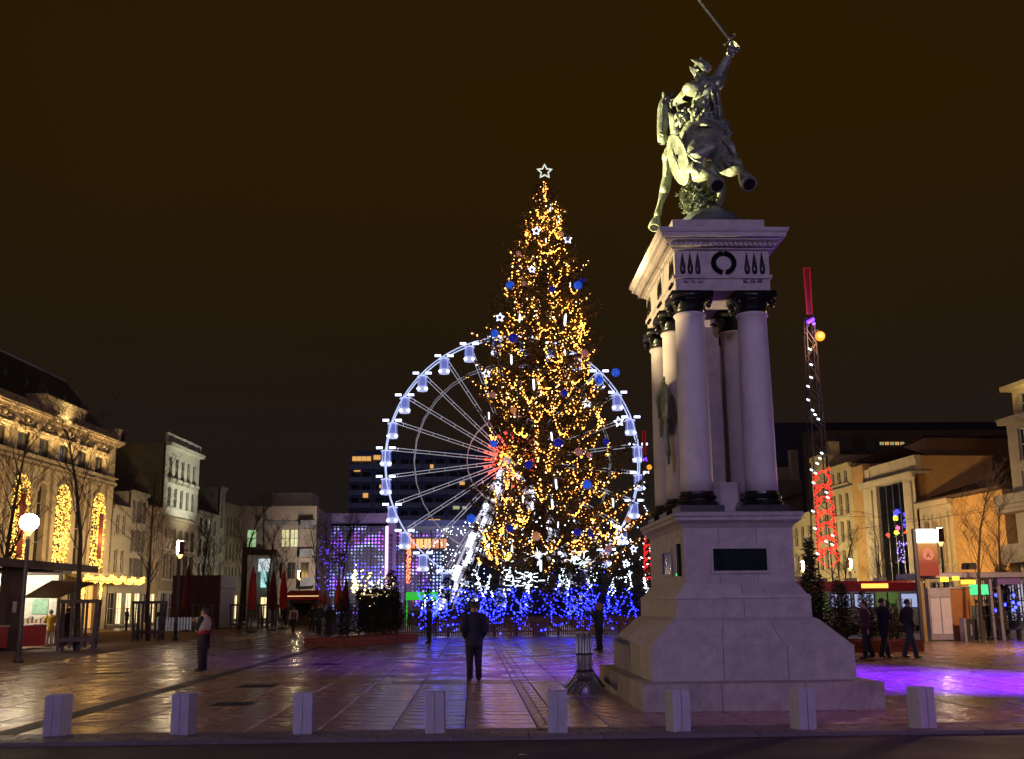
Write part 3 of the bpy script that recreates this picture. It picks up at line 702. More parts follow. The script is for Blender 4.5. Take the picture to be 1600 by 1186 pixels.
while z < TOPZ - .3:
    t = z / TOPZ
    a = k * 2.39996 + rn.uniform(-.3, .3)
    L = crown_r(z) * rn.choice((.45, .62, .78, .9, .98, 1.06, 1.15)) * rn.uniform(.9, 1.08)
    if z > TOPZ * .55 and math.cos(a) > .2: L *= rn.uniform(.75, 1.0)
    if z < 13.5 and math.cos(a) < 0: L *= 1 + .36 * math.cos(a) * min(1, (13.5 - z) / 3)
    droop = -.10 * L * (1 - t) + .12 * L * t
    tip = (.16 + .28 * t) * L
    p0 = V((tx_(z), 0, z)); h = V((math.cos(a), math.sin(a), 0)); pts = []
    bend = rn.uniform(-.12, .12)
    for i in range(7):
        u = i / 6; s_ = V((-h.y, h.x, 0)) * bend * L * u * u
        pts.append(p0 + h * L * u + s_ + V((0, 0, droop * math.sin(PI * min(1, u * 1.1)) * 1.2 + tip * max(0, u - .45) ** 1.6 * 2.2 + .15 * L * t * u)))
    branches.append((pts, L, z, a))
    z += .044 + .045 * (1 - t) + (.05 if t > .8 else 0); k += 1
def along(pts, u):
    f_ = u * (len(pts) - 1); i = min(int(f_), len(pts) - 2); return pts[i].lerp(pts[i + 1], f_ - i)
wood, fol = MB(), MB()
for pts, L, z, a in branches:
    t_ = z / TOPZ
    wood.tube(pts, [max(.012, .05 * min(1, L / 5) * (1 - i / 7)) for i in range(7)], 4, caps=False)
    n = int(8 + L * (20 - 9 * t_))
    for j in range(n):
        u = rn.uniform(.12, 1.0) ** .8; p = along(pts, u); d = (along(pts, min(1, u + .05)) - along(pts, max(0, u - .05)))
        d = d.normalized() if d.length > 1e-6 else V((0, 0, 1))
        side = V((-d.y, d.x, 0)); side = side.normalized() if side.length > 1e-6 else V((1, 0, 0)); sg = rn.choice((-1, 1))
        w = (d * rn.uniform(.5, 1) + side * sg * rn.uniform(.3, 1) + V((0, 0, rn.uniform(-.45, .3)))).normalized(); l = rn.uniform(.3, .75) * (1.25 - .5 * u) * min(1, .45 + L / 5)
        for q in range(5):
            v_ = q / 5; pp = p + w * l * v_; ww = (w + side * rn.uniform(-.9, .9) + V((0, 0, rn.uniform(-.7, .5)))).normalized(); ll = rn.uniform(.15, .34); nn = ww.cross(V((rn.uniform(-1, 1), rn.uniform(-1, 1), 1))).normalized() * ll * .17
            fol.add([pp, pp + ww * ll * .5 + nn, pp + ww * ll, pp + ww * ll * .5 - nn], [(0, 1, 2, 3)])
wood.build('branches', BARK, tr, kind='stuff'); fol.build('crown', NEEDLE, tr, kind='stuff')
# golden light strings wound along the branches and draped between them
gold, pale = MB(), MB(); rb = lambda: rn.choice((.023, .028, .034, .040, .051))
def jit(s): return V((rn.uniform(-s, s), rn.uniform(-s, s), rn.uniform(-s, s)))
ngold = 0
for pts, L, z, a in branches:
    dark = math.sin(a * 2 + z * .55) * math.cos(z * .9 - a) > .32                    # stretches of branch without lights
    if dark or rn.random() < .25: continue
    if z < 3.4: continue
    u0 = rn.uniform(.25, .7); u = u0; ph = rn.uniform(0, 6)
    while u < 1.01:
        p = along(pts, min(1, u)); o = V((math.cos(ph), math.sin(ph), math.sin(ph * 1.3))) * .09
        (pale if rn.random() < .4 else gold).octa(p + o + jit(.05), rb()); ngold += 1; ph += 1.7; u += rn.uniform(.075, .155) / max(L, .6)
for k in range(200):
    z = 4.2 + (TOPZ - 6.2) * rn.random() ** 1.25; a = rn.uniform(0, 2 * PI); r = crown_r(z) * rn.uniform(.6, .9); da = rn.uniform(.5, 1.3) / max(r, .6) * rn.choice((-1, 1)); sag = rn.uniform(.2, .9); dz = rn.uniform(-.7, .7)
    n = int(rn.uniform(9, 20))
    for j in range(n):
        u = j / (n - 1); aa = a + da * u; rr = r * (1 - .04 * math.sin(PI * u)) * (1 + .36 * min(0, math.cos(aa)) * min(1, max(0, (13.5 - z) / 3)))
        gold.octa(V((tx_(z) + math.cos(aa) * rr, math.sin(aa) * rr, z + dz * u - sag * math.sin(PI * u))) + jit(.05), rb()); ngold += 1
for k in range(26): gold.octa(V((tx_(TOPZ), 0, TOPZ - k * .06)) + jit(.10), .05)
tag(pale.build('fairy_lights', PALEG, kind='stuff', loc=(TX, TY, 0)), 'pale peach fairy lights mixed among the golden ones on the tall fir', 'fairy lights')
tag(gold.build('fairy_lights', GOLD, kind='stuff', loc=(TX, TY, 0)), 'golden fairy lights strung all over the tall fir', 'fairy lights')
def on_tree(px, py, f=.97):
    """front surface of the crown along a sight line"""
    y = TY
    for _ in range(12):
        p = at(px, py, y); r = crown_r(p.z) * f; dx = p.x - TX - tx_(p.z); y = TY - math.sqrt(max(.02, r * r - dx * dx))
    return at(px, py, y)
# baubles
def glass_ball(name, c, e=None, es=0): return mat(name, c, .18, metal=.5, var=.3, scale=9, emit=e, es=es)
BBLUE = glass_ball('lit_blue_bauble', (.04, .12, .7), (.02, .13, 1.0), .5); BDEEP = glass_ball('deep_blue_bauble', (.02, .02, .22), (.01, .015, .35), .5)
BPINK = glass_ball('dusky_pink_bauble', (.5, .28, .3), (.45, .17, .2), .35); BGOLD = glass_ball('copper_bauble', (.6, .33, .2), (.6, .24, .1), .5)
CAPM = mat('bauble_cap', (.3, .28, .25), .4, metal=.8)
def bauble_mesh(m):
    b = MB(); b.ball((0, 0, 0), 1, 16, 10); me = b.mesh('bauble', m, True); return me
BM = {k: bauble_mesh(m) for k, m in (('blue', BBLUE), ('dark blue', BDEEP), ('pink', BPINK), ('copper', BGOLD))}
b = MB(); b.lathe([(.22, .95), (.22, 1.12), (.12, 1.15)], 10); b.tube([(0, 0, 1.1), (0, 0, 1.45)], .03, 5); CAPME = b.mesh('bauble_cap', CAPM)
ORD = ['highest', 'second highest', 'third highest', 'fourth highest', 'fifth highest', 'sixth highest', 'seventh highest', 'eighth highest', 'ninth highest', 'tenth highest', 'eleventh highest', 'twelfth highest', 'thirteenth highest', 'fourteenth highest', 'fifteenth highest']
def ranked(items, fmt, group_of=lambda i: i[0]):
    """labels by height within each kind and half of the tree"""
    out = {}
    for i, it in enumerate(items): out.setdefault((group_of(it), it[1] < 850), []).append((it[2], i))
    res = {}
    for (g, lf), l in out.items():
        for n, (_, i) in enumerate(sorted(l)): res[i] = fmt % (ORD[n], g, 'theatre' if lf else 'monument')
    return res
bl = [('blue', 797, 446, 8), ('blue', 903, 446, 8), ('blue', 773, 521, 7.5), ('blue', 962, 582, 8), ('blue', 936, 594, 7.5), ('blue', 771, 693, 7), ('blue', 917, 757, 8.5), ('blue', 736, 810, 8),
      ('dark blue', 882, 614, 7), ('dark blue', 872, 692, 9), ('dark blue', 826, 726, 8), ('dark blue', 802, 528, 9), ('dark blue', 862, 452, 6), ('dark blue', 910, 440, 6), ('dark blue', 902, 832, 7), ('dark blue', 925, 833, 8), ('dark blue', 947, 690, 6), ('dark blue', 797, 826, 7),
      ('pink', 914, 552, 7), ('pink', 904, 706, 7.5), ('pink', 921, 711, 5.5), ('pink', 810, 396, 5), ('pink', 818, 443, 5), ('pink', 770, 617, 6), ('pink', 951, 857, 7),
      ('copper', 838, 838, 8), ('copper', 877, 366, 5), ('copper', 802, 641, 6), ('copper', 981, 812, 6)]
lab = ranked(bl, '%s %s bauble on the %s side of the tall fir')
for i, (c, px, py, r) in enumerate(bl):
    p = on_tree(px, py, 1.0); s_ = .84 * r / F * (p - EYE).dot(fwd)
    o = put('bauble', BM[c], loc=p); o.scale = (s_,) * 3; tag(o, lab[i], 'bauble', 'baubles hung on the tall fir'); put('bauble_cap', CAPME, o)
# lit stars
STARM = mat('white_neon_star', (.8, .8, .9), emit=(.62, .68, 1.0), es=2.6)
def star_mesh(tube=.09, m=STARM):
    b = MB(); pts = []
    for k in range(10):
        a = PI / 2 + k * PI / 5; r = 1.0 if k % 2 == 0 else .46; pts.append((math.cos(a) * r, 0, math.sin(a) * r))
    pp = []
    for i in range(10):
        A, B = V(pts[i]), V(pts[(i + 1) % 10]); pp += [A, A.lerp(B, .5)]
    return b.tube(pp, tube, 6, closed=True).mesh('star', m, True)
SME = star_mesh(.13)
sl = [('s', 838, 361, 7), ('s', 887, 374, 7), ('s', 781, 496, 7), ('s', 760, 584, 7), ('s', 917, 630, 7.5), ('s', 967, 659, 8), ('s', 831, 421, 6), ('s', 778, 758, 6), ('s', 971, 842, 8), ('s', 990, 858, 6), ('s', 978, 880, 6)]
lab = ranked(sl, '%s%.0s lit star on the %s side of the tall fir')
for i, (_, px, py, r) in enumerate(sl):
    p = on_tree(px, py, 1.02); s_ = r / F * (p - EYE).dot(fwd)
    o = put('star_light', SME, loc=p, rot=(0, R_(-.2, .2), R_(-.3, .3))); o.scale = (s_,) * 3; tag(o, lab[i], 'star light', 'lit stars hung on the tall fir')
ts = put('tree_star', star_mesh(.10, mat('pale_tree_star', (.7, .75, .7), emit=(.75, .85, .75), es=.9)), loc=at(851, 268, TY)); ts.scale = (.50,) * 3
tag(ts, 'large outline star on the very top of the tall fir', 'star light')
# icicle tubes
ICE = mat('icicle_light', (.8, .85, .8), emit=(.82, .95, 1.0), es=2.2)
b = MB(); b.tube([(0, 0, .5), (0, 0, .3), (0, 0, -.35), (0, 0, -.5)], [.07, .1, .09, .03], 8); ICM = b.mesh('icicle', ICE, True)
il = [('i', x, y, h) for x, y, h in ((812, 497, 14), (883, 500, 20), (834, 601, 18), (764, 650, 12), (862, 682, 14), (869, 757, 16), (863, 788, 16), (799, 562, 16), (883, 551, 10), (860, 325, 12), (873, 343, 12), (853, 376, 8), (891, 445, 8), (817, 780, 12), (832, 790, 12), (872, 820, 10), (958, 786, 14), (845, 884, 18), (800, 860, 16))]
lab = ranked(il, '%s%.0s icicle light on the %s side of the tall fir')
for i, (_, px, py, h) in enumerate(il):
    p = on_tree(px, py, .95); s_ = h / F * (p - EYE).dot(fwd)
    o = put('icicle_light', ICM, loc=p, rot=(R_(-.1, .1), R_(-.1, .1), 0)); o.scale = (s_,) * 3; tag(o, lab[i], 'icicle light', 'icicle lights hung on the tall fir')
# bright cross and white spray ornaments low on the tree
b = MB()
for k in range(6): a = k * PI / 6 + .2; b.tube([(-math.cos(a) * (1 if k in (0, 3) else .55), 0, -math.sin(a) * (1 if k in (0, 3) else .55)), (0, 0, 0), (math.cos(a) * (1 if k in (0, 3) else .55), 0, math.sin(a) * (1 if k in (0, 3) else .55))], [.02, .08, .02], 5)
o = b.build('sparkle_light', ICE, loc=on_tree(841, 867, 1.0), smooth=True); o.scale = (.42,) * 3; tag(o, 'white four pointed sparkle light low in the middle of the tall fir', 'sparkle light')
for (px, py, s_, l) in ((903, 873, .9, 'white cluster of light sticks low on the monument side of the fir'), (815, 903, 1.1, 'white net of light sticks at the skirt of the fir, facing the plaza')):
    b = MB()
    for k in range(34):
        x, z = rn.gauss(0, .48), rn.gauss(0, .26); a = rn.choice((0, .2, -.3, 1.4, .7)); q = rn.uniform(.04, .20); b.tube([(x - q * math.cos(a), rn.uniform(-.2, .1), z - q * math.sin(a)), (x + q * math.cos(a), rn.uniform(-.2, .1), z + q * math.sin(a))], rn.uniform(.012, .03), 5)
    o = b.build('spray_light', ICE, kind='stuff', loc=on_tree(px, py, 1.0), smooth=True); o.scale = (s_,) * 3; tag(o, l, 'spray light')

# ---------------------------------------------------------------- small firs: one crown mesh, several sizes
def fir_mesh(seed, h=3.0, w=.95, dens=1.0, m=DARKNEEDLE):
    rn = random.Random(seed); t, f_ = MB(), MB()
    t.tube([(0, 0, 0), (rn.uniform(-.05, .05), 0, h * .6), (0, 0, h)], [.06, .04, .01], 6); z = h * .08; k = 0
    while z < h * .99:
        a = k * 2.4 + rn.uniform(-.4, .4); L = w * (1 - z / h) ** .8 * rn.uniform(.6, 1.12) + .06; d = V((math.cos(a), math.sin(a), .15)); p0 = V((0, 0, z)); e_ = p0 + d * L + V((0, 0, .10 * L + .12 * z / h))
        t.tube([p0, e_], [.014, .005], 3, caps=False)
        for q in range(int(6 + L * 22 * dens)):
            u = rn.uniform(.08, 1); p = p0.lerp(e_, u); ww = (d * .6 + V((rn.uniform(-1, 1), rn.uniform(-1, 1), rn.uniform(-.5, .5)))).normalized(); ll = rn.uniform(.10, .24); nn = ww.cross(V((rn.uniform(-1, 1), rn.uniform(-1, 1), 1))).normalized() * ll * .16
            f_.add([p, p + ww * ll * .5 + nn, p + ww * ll, p + ww * ll * .5 - nn], [(0, 1, 2, 3)])
        z += h * .0085 / dens; k += 1
    return t.mesh('trunk', BARK), f_.mesh('crown', m)
FM = [fir_mesh(s_, 3.0, w) for s_, w in ((1, .95), (2, 1.1), (3, .85))]
def fir(i, loc, h, label, group=None, rz=0):
    o = thing('fir_tree', label, 'fir tree', loc, rz, group); o.scale = (h / 3,) * 3
    put('trunk', FM[i % 3][0], o); put('crown', FM[i % 3][1], o, kind='stuff'); return o
# ring of firs round the foot of the tall tree, with white and blue lights
rn = random.Random(21)
white, blue = MB(), MB(); wn = bn = 0
fp = [(668, 62.6, 2.6), (700, 61.8, 3.3), (735, 62.4, 3.9), (772, 61.6, 3.6), (806, 62.2, 4.1), (838, 61.5, 3.8), (872, 62.1, 4.2), (905, 61.6, 3.7), (938, 62.2, 4.2), (968, 61.6, 3.5), (996, 62.4, 4.0)]
rank = ['first', 'second', 'third', 'fourth', 'fifth', 'sixth', 'seventh', 'eighth', 'ninth', 'tenth', 'eleventh', 'twelfth']
for i, (px, y, h) in enumerate(fp):
    p = at(px, 985, y); p.z = 0
    fir(i, p, h, '%s fir from the theatre end in the lit row under the tall tree' % rank[i], 'firs round the foot of the tall tree', rn.uniform(0, 6))
    for kind in range(9):                                              # short strings hanging down the cone
        a = rn.uniform(0, 6.28); z = h * rn.uniform(.3, .95); n = rn.randint(7, 15)
        for j in range(n):
            r = h / 3 * 1.0 * max(.02, 1 - z / h) ** .8 + .08
            q = (p.x + math.cos(a) * r + rn.uniform(-.06, .06), p.y + math.sin(a) * r + rn.uniform(-.06, .06), z)
            (white if z > h * rn.uniform(.54, .70) else blue).octa(q, rn.choice((.022, .03, .038, .05)))
            z -= rn.uniform(.05, .15); a += rn.uniform(-.22, .22)
            if z < .25: break
for k in range(20):                                                    # loops of blue bulbs hung over the firs in front
    px0 = rn.uniform(655, 1000); y = rn.uniform(60.8, 61.5); p = at(px0, 930, y); r0 = rn.uniform(.35, .95); z0 = rn.uniform(.9, 2.4); n = int(26 * r0 + 8); ph = rn.uniform(0, 3)
    for j in range(n):
        a = j / n * rn.uniform(5.0, 6.2) * 1.0 + ph; rr = r0 * (1 + .12 * math.sin(3 * a + k)); blue.octa((p.x + rr * math.cos(a), y + rn.uniform(-.1, .1), z0 + rr * .85 * math.sin(a)), rn.choice((.022, .03, .036, .045)))
for k in range(190):
    q = at(rn.uniform(652, 1004), 940, rn.uniform(60.7, 61.6)); blue.octa((q.x, q.y, .5 + abs(rn.gauss(0, 1.0))), rn.choice((.02, .028, .036)))
for px, py in ((658, 982), (672, 978), (688, 984), (760, 984), (782, 990), (812, 982), (846, 985), (852, 984), (700, 977), (708, 976), (957, 982)):
    q = at(px, py, 59.75); blue.octa(q, .055)
for k in range(380):                                                   # white lights on the lowest branches of the tree itself
    a = rn.uniform(0, 6.28); z = rn.uniform(3.0, 6.3); r = crown_r(z) * rn.uniform(.75, 1.0); white.octa((TX + math.cos(a) * r, TY + math.sin(a) * r, z + rn.uniform(-.2, .2)), rn.choice((.022, .03, .038, .05)))
tag(white.build('fairy_lights', WHITEBULB, kind='stuff'), 'white fairy lights over the lowest boughs and the firs below', 'fairy lights')
tag(blue.build('fairy_lights', BLUEBULB, kind='stuff'), 'blue fairy lights on the firs and the fence at the foot of the tree', 'fairy lights')
# picket fence round it
WOODF = mat('brown_fence_wood', (.14, .075, .05), .7, var=.3, scale=6, rnd=.12, bump=.15)
FY = 59.9
pa, pb = at(622, 985, FY).x, at(1030, 985, FY).x
fence = thing('picket_fence', 'brown wooden picket fence around the lit firs and the tall tree', 'fence', ((pa + pb) / 2, FY, 0))
nW = 7; w = (pb - pa) / nW
b = MB(); q = 0
while q < w - .06: b.slab(q, q + .075, -.012, .012, .05, 1.06 + .0 * q, .004); q += .115
b.b2(0, w - .03, .013, .05, .25, .32); b.b2(0, w - .03, .013, .05, .8, .87); b.b2(w - .055, w - .0, .014, .075, 0, 1.12)
pm = b.mesh('fence_panel', WOODF)
for k in range(nW): put('fence_panel', pm, fence, loc=(pa + k * w - (pa + pb) / 2, 0, 0), rot=(0, 0, R_(-.02, .02)))
for sx, ang in ((pa - .03, PI / 2 + .35), (pb + .05, PI / 2 - .3)):
    for k in range(3): put('fence_panel', pm, fence, loc=(sx - (pa + pb) / 2 + math.cos(ang) * k * w, .1 + math.sin(ang) * k * w, 0), rot=(0, 0, ang))

# ================================================================== big wheel
WY = 130.0
WC = at(801, 720, WY); WR = 198 / F * (WC - EYE).dot(fwd)
wh = thing('ferris_wheel', 'white lit ferris wheel with glass cabins rising behind the tall fir', 'ferris wheel', WC)
STEELW = mat('bright_glow_steel', (.75, .75, .8), .4, emit=(.66, .68, .82), es=.36, var=.2)  # wheel steel glows by itself in place of LED light on it
STEELD = mat('faint_glow_steel', (.72, .72, .78), .4, emit=(.6, .62, .75), es=.14, var=.2)
RIMLED = mat('rim_led', (.8, .8, .9), emit=(.50, .60, 1.0), es=.95); LEDW = mat('cabin_led', (.9, .9, 1), emit=(.62, .70, 1.0), es=5.0)
LEGLED = mat('leg_led', (.9, .9, 1), emit=(.80, .82, 1.0), es=2.6); HUBRED = mat('hub_red_led', (.8, .1, .05), emit=(1.0, .06, .03), es=4.5); HUBGOLD = mat('hub_amber_led', (.9, .6, .1), emit=(1.0, .48, .05), es=3.6)
CABIN = mat('glowing_cabin_shell', (.55, .55, .62), .3, emit=(.5, .56, .95), es=.75); CGLASS = mat('glowing_cabin_glass', (.06, .06, .12), .08, emit=(.14, .17, .5), es=.9)  # shells and glass glow by themselves to brighten the cabins
NG = 28
def circ(r, y, n=84, a0=0): return [(math.cos(a0 + 2 * PI * k / n) * r, y, math.sin(a0 + 2 * PI * k / n) * r) for k in range(n)]
for y in (-.75, .75):
    MB().tube(circ(WR, y), .07, 6, closed=True).build('rim', RIMLED, wh, smooth=True)
    MB().tube(circ(WR * .775, y, NG), .055, 5, closed=True).build('inner_ring', STEELD, wh)
    MB().tube(circ(WR * .36, y * .6, NG), .05, 5, closed=True).build('inner_ring', STEELD, wh)
b = MB()
for y in (0,):
    b.tube([(WR * .13, y * 1.3, .17), (WR * .97, y * 2.4, .17)], .046, 5); b.tube([(WR * .13, y * 1.3, -.17), (WR * .97, y * 2.4, -.17)], .046, 5)
    for k in range(7): x = WR * (.16 + k * .125); b.tube([(x, y * (1.3 + 1.1 * k / 7), -.17), (x, y * (1.3 + 1.1 * k / 7), .17)], .04, 4)
spm = b.mesh('spoke', STEELW)
cb = MB(); cb.lathe([(.30, -2.15), (.62, -2.10), (.66, -1.95), (.66, -1.6), (.62, -1.55)], 14); cabm = cb.mesh('cabin', CABIN, True)
gb = MB(); gb.lathe([(.60, -1.55), (.58, -.75), (.52, -.35)], 14)
glm = gb.mesh('window', CGLASS, True)
rb_ = MB(); rb_.lathe([(.66, -.36), (.62, -.25), (.1, -.12)], 14); rb_.tube([(0, 0, -.15), (0, 0, .12)], .07, 6)
for a in range(4): t = a * PI / 2 + PI / 4; rb_.tube([(math.cos(t) * .6, math.sin(t) * .6, -1.6), (math.cos(t) * .54, math.sin(t) * .54, -.33)], .045, 5)
rfm = rb_.mesh('roof', CABIN)
lb = MB()
for sx in (-1, 1): lb.box(sx * .76, -.8, -.02, .72, .14, .24); lb.octa((sx * .48, -.62, -1.9), .22)
lbm = lb.mesh('light_bar', LEDW)
for k in range(NG):
    a = 2 * PI * (k + .55) / NG
    put('spoke', spm, wh, rot=(0, -a, 0))
    g = put('gondola', cabm, wh, loc=(math.cos(a) * WR, 0, math.sin(a) * WR))
    put('window', glm, g); put('roof', rfm, g); put('light_bar', lbm, g, kind='stuff')
b = MB(); b.tube([(0, -1.6, 0), (0, 1.6, 0)], 1.1, 20); b.build('hub', STEELD, wh)
b = MB()
for k in range(24):
    a = 2 * PI * k / 24
    for j in range(4): r0 = 1.1 + j * .62 + (k % 2) * .2; b.tube([(math.cos(a) * r0, -1.25, math.sin(a) * r0), (math.cos(a) * (r0 + .42), -1.2, math.sin(a) * (r0 + .42))], .12, 5)
b.build('hub_rays', HUBRED, wh, kind='stuff')
b = MB()
for k in range(90): a = R_(0, 6.28); r = 1.9 * math.sqrt(random.random()); b.octa((math.cos(a) * r, -1.7, math.sin(a) * r), .17)
b.build('hub_lamps', HUBGOLD, wh, kind='stuff')
for sx in (-1, 1):
    for y in (-2.2, 2.2):
        foot = V((sx * WR * .56, y * 1.6, -WC.z)); tp = V((sx * .3, y * .8, 0)); d = foot - tp; nn = V((d.z, 0, -d.x)).normalized()
        b = MB(); b.tube([tp, foot], .22, 8); b.tube([tp + nn * .7, foot + nn * .9], .10, 6); b.tube([tp - nn * .5, foot - nn * .7], .08, 6)
        for k in range(16): t = k / 16; b.tube([tp.lerp(foot, t) + nn * (.7 + .2 * t), tp.lerp(foot, t + 1 / 16) - nn * .6], .05, 4)
        leg = b.build('leg', STEELW, wh)
        if y < 0:
            b = MB()
            for k in range(9):
                t0, t1 = .08 + k * .1, .165 + k * .1; off = nn * (-.1 if k % 2 else .45)
                p, q = tp.lerp(foot, t0) + off + V((0, -.3, 0)), tp.lerp(foot, t1) + off + V((0, -.3, 0)); b.tube([p, q], .26, 6)
            b.build('light_panel', LEGLED, leg)
b = MB(); b.b2(-12, 12, -4, 5, -WC.z + .02, -WC.z + 1.2); b.build('platform', mat('wheel_platform', (.2, .2, .24), .6), wh)
# ================================================================== buildings
def face_at(px, y, vp, flip=False):
    p = at(px, 946, y); d = ray(vp, 946); return Face(p.x, p.y, math.atan2(d.y, d.x) + (PI if flip else 0))
FL, FR = face_at(178, 100, 856), face_at(1427, 80, 600, True)
GLASS = mat('dark_window_glass', (.015, .018, .022), .08, var=.1, spec=.6)
LITWARM = mat('lit_window_warm', (.6, .4, .15), emit=(1.0, .50, .13), es=.75); LITPALE = mat('lit_window_pale', (.6, .6, .4), emit=(.85, .82, .42), es=.42)
LITWHITE = mat('lit_shop_window', (.8, .75, .6), emit=(1.0, .80, .42), es=1.25); LITGREEN = mat('lit_window_green', (.5, .7, .4), emit=(.6, 1.0, .5), es=.45)
FRAMEW = mat('pale_window_frame', (.4, .38, .34), .6); FRAMED = mat('dark_window_frame', (.05, .05, .06), .5)
SHUT = mat('grey_shutter', (.10, .09, .085), .7)
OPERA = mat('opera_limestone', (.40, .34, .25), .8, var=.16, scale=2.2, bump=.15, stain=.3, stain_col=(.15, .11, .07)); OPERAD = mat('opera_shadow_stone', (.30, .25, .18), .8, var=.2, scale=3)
SLATE = mat('blue_slate_roof', (.035, .045, .05), .55, var=.2, scale=6, bump=.15, bscale=30)
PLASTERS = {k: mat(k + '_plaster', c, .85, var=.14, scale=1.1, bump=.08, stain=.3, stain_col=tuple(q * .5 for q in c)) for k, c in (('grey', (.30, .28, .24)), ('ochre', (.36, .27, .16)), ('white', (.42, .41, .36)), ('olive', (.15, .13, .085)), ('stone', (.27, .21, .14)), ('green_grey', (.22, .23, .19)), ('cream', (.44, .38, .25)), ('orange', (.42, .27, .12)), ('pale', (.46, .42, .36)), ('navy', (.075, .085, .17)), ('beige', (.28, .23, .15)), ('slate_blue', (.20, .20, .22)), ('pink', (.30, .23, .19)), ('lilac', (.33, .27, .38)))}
TILE = mat('dark_roof_tile', (.07, .04, .03), .8, var=.3, scale=5, bump=.2)
def holes_wall(b, u0, u1, z0, z1, holes, d=.22, w=0.0):
    us = sorted({u0, u1, *[h[0] for h in holes], *[h[1] for h in holes]}); zs = sorted({z0, z1, *[h[2] for h in holes], *[h[3] for h in holes]})
    for a, c in zip(us, us[1:]):
        for e_, f_ in zip(zs, zs[1:]):
            mu, mz = (a + c) / 2, (e_ + f_) / 2
            if any(h[0] < mu < h[1] and h[2] < mz < h[3] for h in holes): continue
            b.quad((a, w, e_), (c, w, e_), (c, w, f_), (a, w, f_))
    for a, c, e_, f_ in holes:
        b.quad((a, w, e_), (a, w + d, e_), (a, w + d, f_), (a, w, f_)); b.quad((c, w, e_), (c, w + d, e_), (c, w + d, f_), (c, w, f_))
        b.quad((a, w, e_), (c, w, e_), (c, w + d, e_), (a, w + d, e_)); b.quad((a, w, f_), (c, w, f_), (c, w + d, f_), (a, w + d, f_))
_WM = {}
def window(parent, u0, u1, z0, z1, w=.16, fm=FRAMEW, gm=GLASS, nx=2, nz=2, name='window'):
    W_, H_ = round(u1 - u0, 2), round(z1 - z0, 2); key = (W_, H_, fm.name, nx, nz)
    if key not in _WM:
        b = MB(); t = .06
        b.b2(0, W_, -.03, .03, 0, t); b.b2(0, W_, -.03, .03, H_ - t, H_); b.b2(0, t, -.029, .029, t, H_ - t); b.b2(W_ - t, W_, -.029, .029, t, H_ - t)
        for i in range(1, nx): x = W_ * i / nx; b.b2(x - t / 2, x + t / 2, -.025, .025, t, H_ - t)
        for i in range(1, nz): z = H_ * i / nz; b.b2(t, W_ - t, -.02, .02, z - t / 2, z + t / 2)
        _WM[key] = b.mesh('window', fm)
    k2 = (W_, H_, gm.name)
    if k2 not in _WM: _WM[k2] = MB().b2(.01, W_ - .01, .035, .05, .01, H_ - .01).mesh('pane', gm)
    o = put(name, _WM[key], parent, loc=(u0, w, z0)); put('pane', _WM[k2], o); return o
_SH = {}
def shutters(parent, u0, u1, z0, z1):
    h = round(z1 - z0, 2)
    if h not in _SH:
        b = MB(); b.b2(0, .38, -.06, -.02, 0, h)
        for k in range(6): b.b2(.04, .34, -.075, -.06, h * (k + .15) / 6, h * (k + .8) / 6)
        _SH[h] = b.mesh('shutter', SHUT)
    put('shutter', _SH[h], parent, loc=(u0 - .40, 0, z0)); put('shutter', _SH[h], parent, loc=(u1 + .02, 0, z0))
def building(name, label, face, u0, u1, H, depth, wm, sm=None, rows=(), lit={}, cornice=.2, sills=True, shut=False, fm=FRAMEW, cat='building', roof=None, roofm=TILE, w0=0.0, nxz=(2, 2), z0=0.0):
    """rows: (z0, z1, [(u0,u1),...])"""
    t = thing(name, label, cat, face.world(u0, w0, 0), face.ang); L_ = u1 - u0
    hs = [(a, c, r[0], r[1]) for r in rows for a, c in r[2]]
    b = MB(); holes_wall(b, 0, L_, z0, H, hs); b.build('wall', wm, t)
    b = MB(); b.b2(0, L_, .24, depth, z0, H - .01); b.build('side_wall', sm or wm, t)
    if cornice: b = MB(); b.b2(-.03, L_ + .03, -cornice, -.002, H - .28, H - .05); b.b2(-.05, L_ + .05, -cornice - .08, .1, H - .05, H + .08); b.build('cornice', wm, t)
    for ri, r in enumerate(rows):
        for ci, (a, c) in enumerate(r[2]):
            window(t, a, c, r[0], r[1], gm=lit.get((ri, ci), GLASS), fm=fm, nx=nxz[0], nz=nxz[1])
            if shut and ri: shutters(t, a, c, r[0], r[1])
        if sills and r[2]:
            b = MB(); b.b2(r[2][0][0] - .3, r[2][-1][1] + .3, -.12, -.002, r[0] - .16, r[0] - .02); b.build('string_course', wm, t)
    if roof:
        b = MB(); h, o = roof, .25
        b.add([(-.05, -o, H + .08), (L_ + .05, -o, H + .08), (L_ + .05, depth, H + .08), (-.05, depth, H + .08), (-.05, depth * .5, H + h), (L_ + .05, depth * .5, H + h)], [(0, 1, 5, 4), (2, 3, 4, 5), (1, 2, 5), (3, 0, 4), (0, 3, 2, 1)]); b.build('roof', roofm, t)
    return t
def grid(n, L_, w, m=.5):
    s_ = (L_ - 2 * m) / n; return [(m + s_ * (i + .5) - w / 2, m + s_ * (i + .5) + w / 2) for i in range(n)]

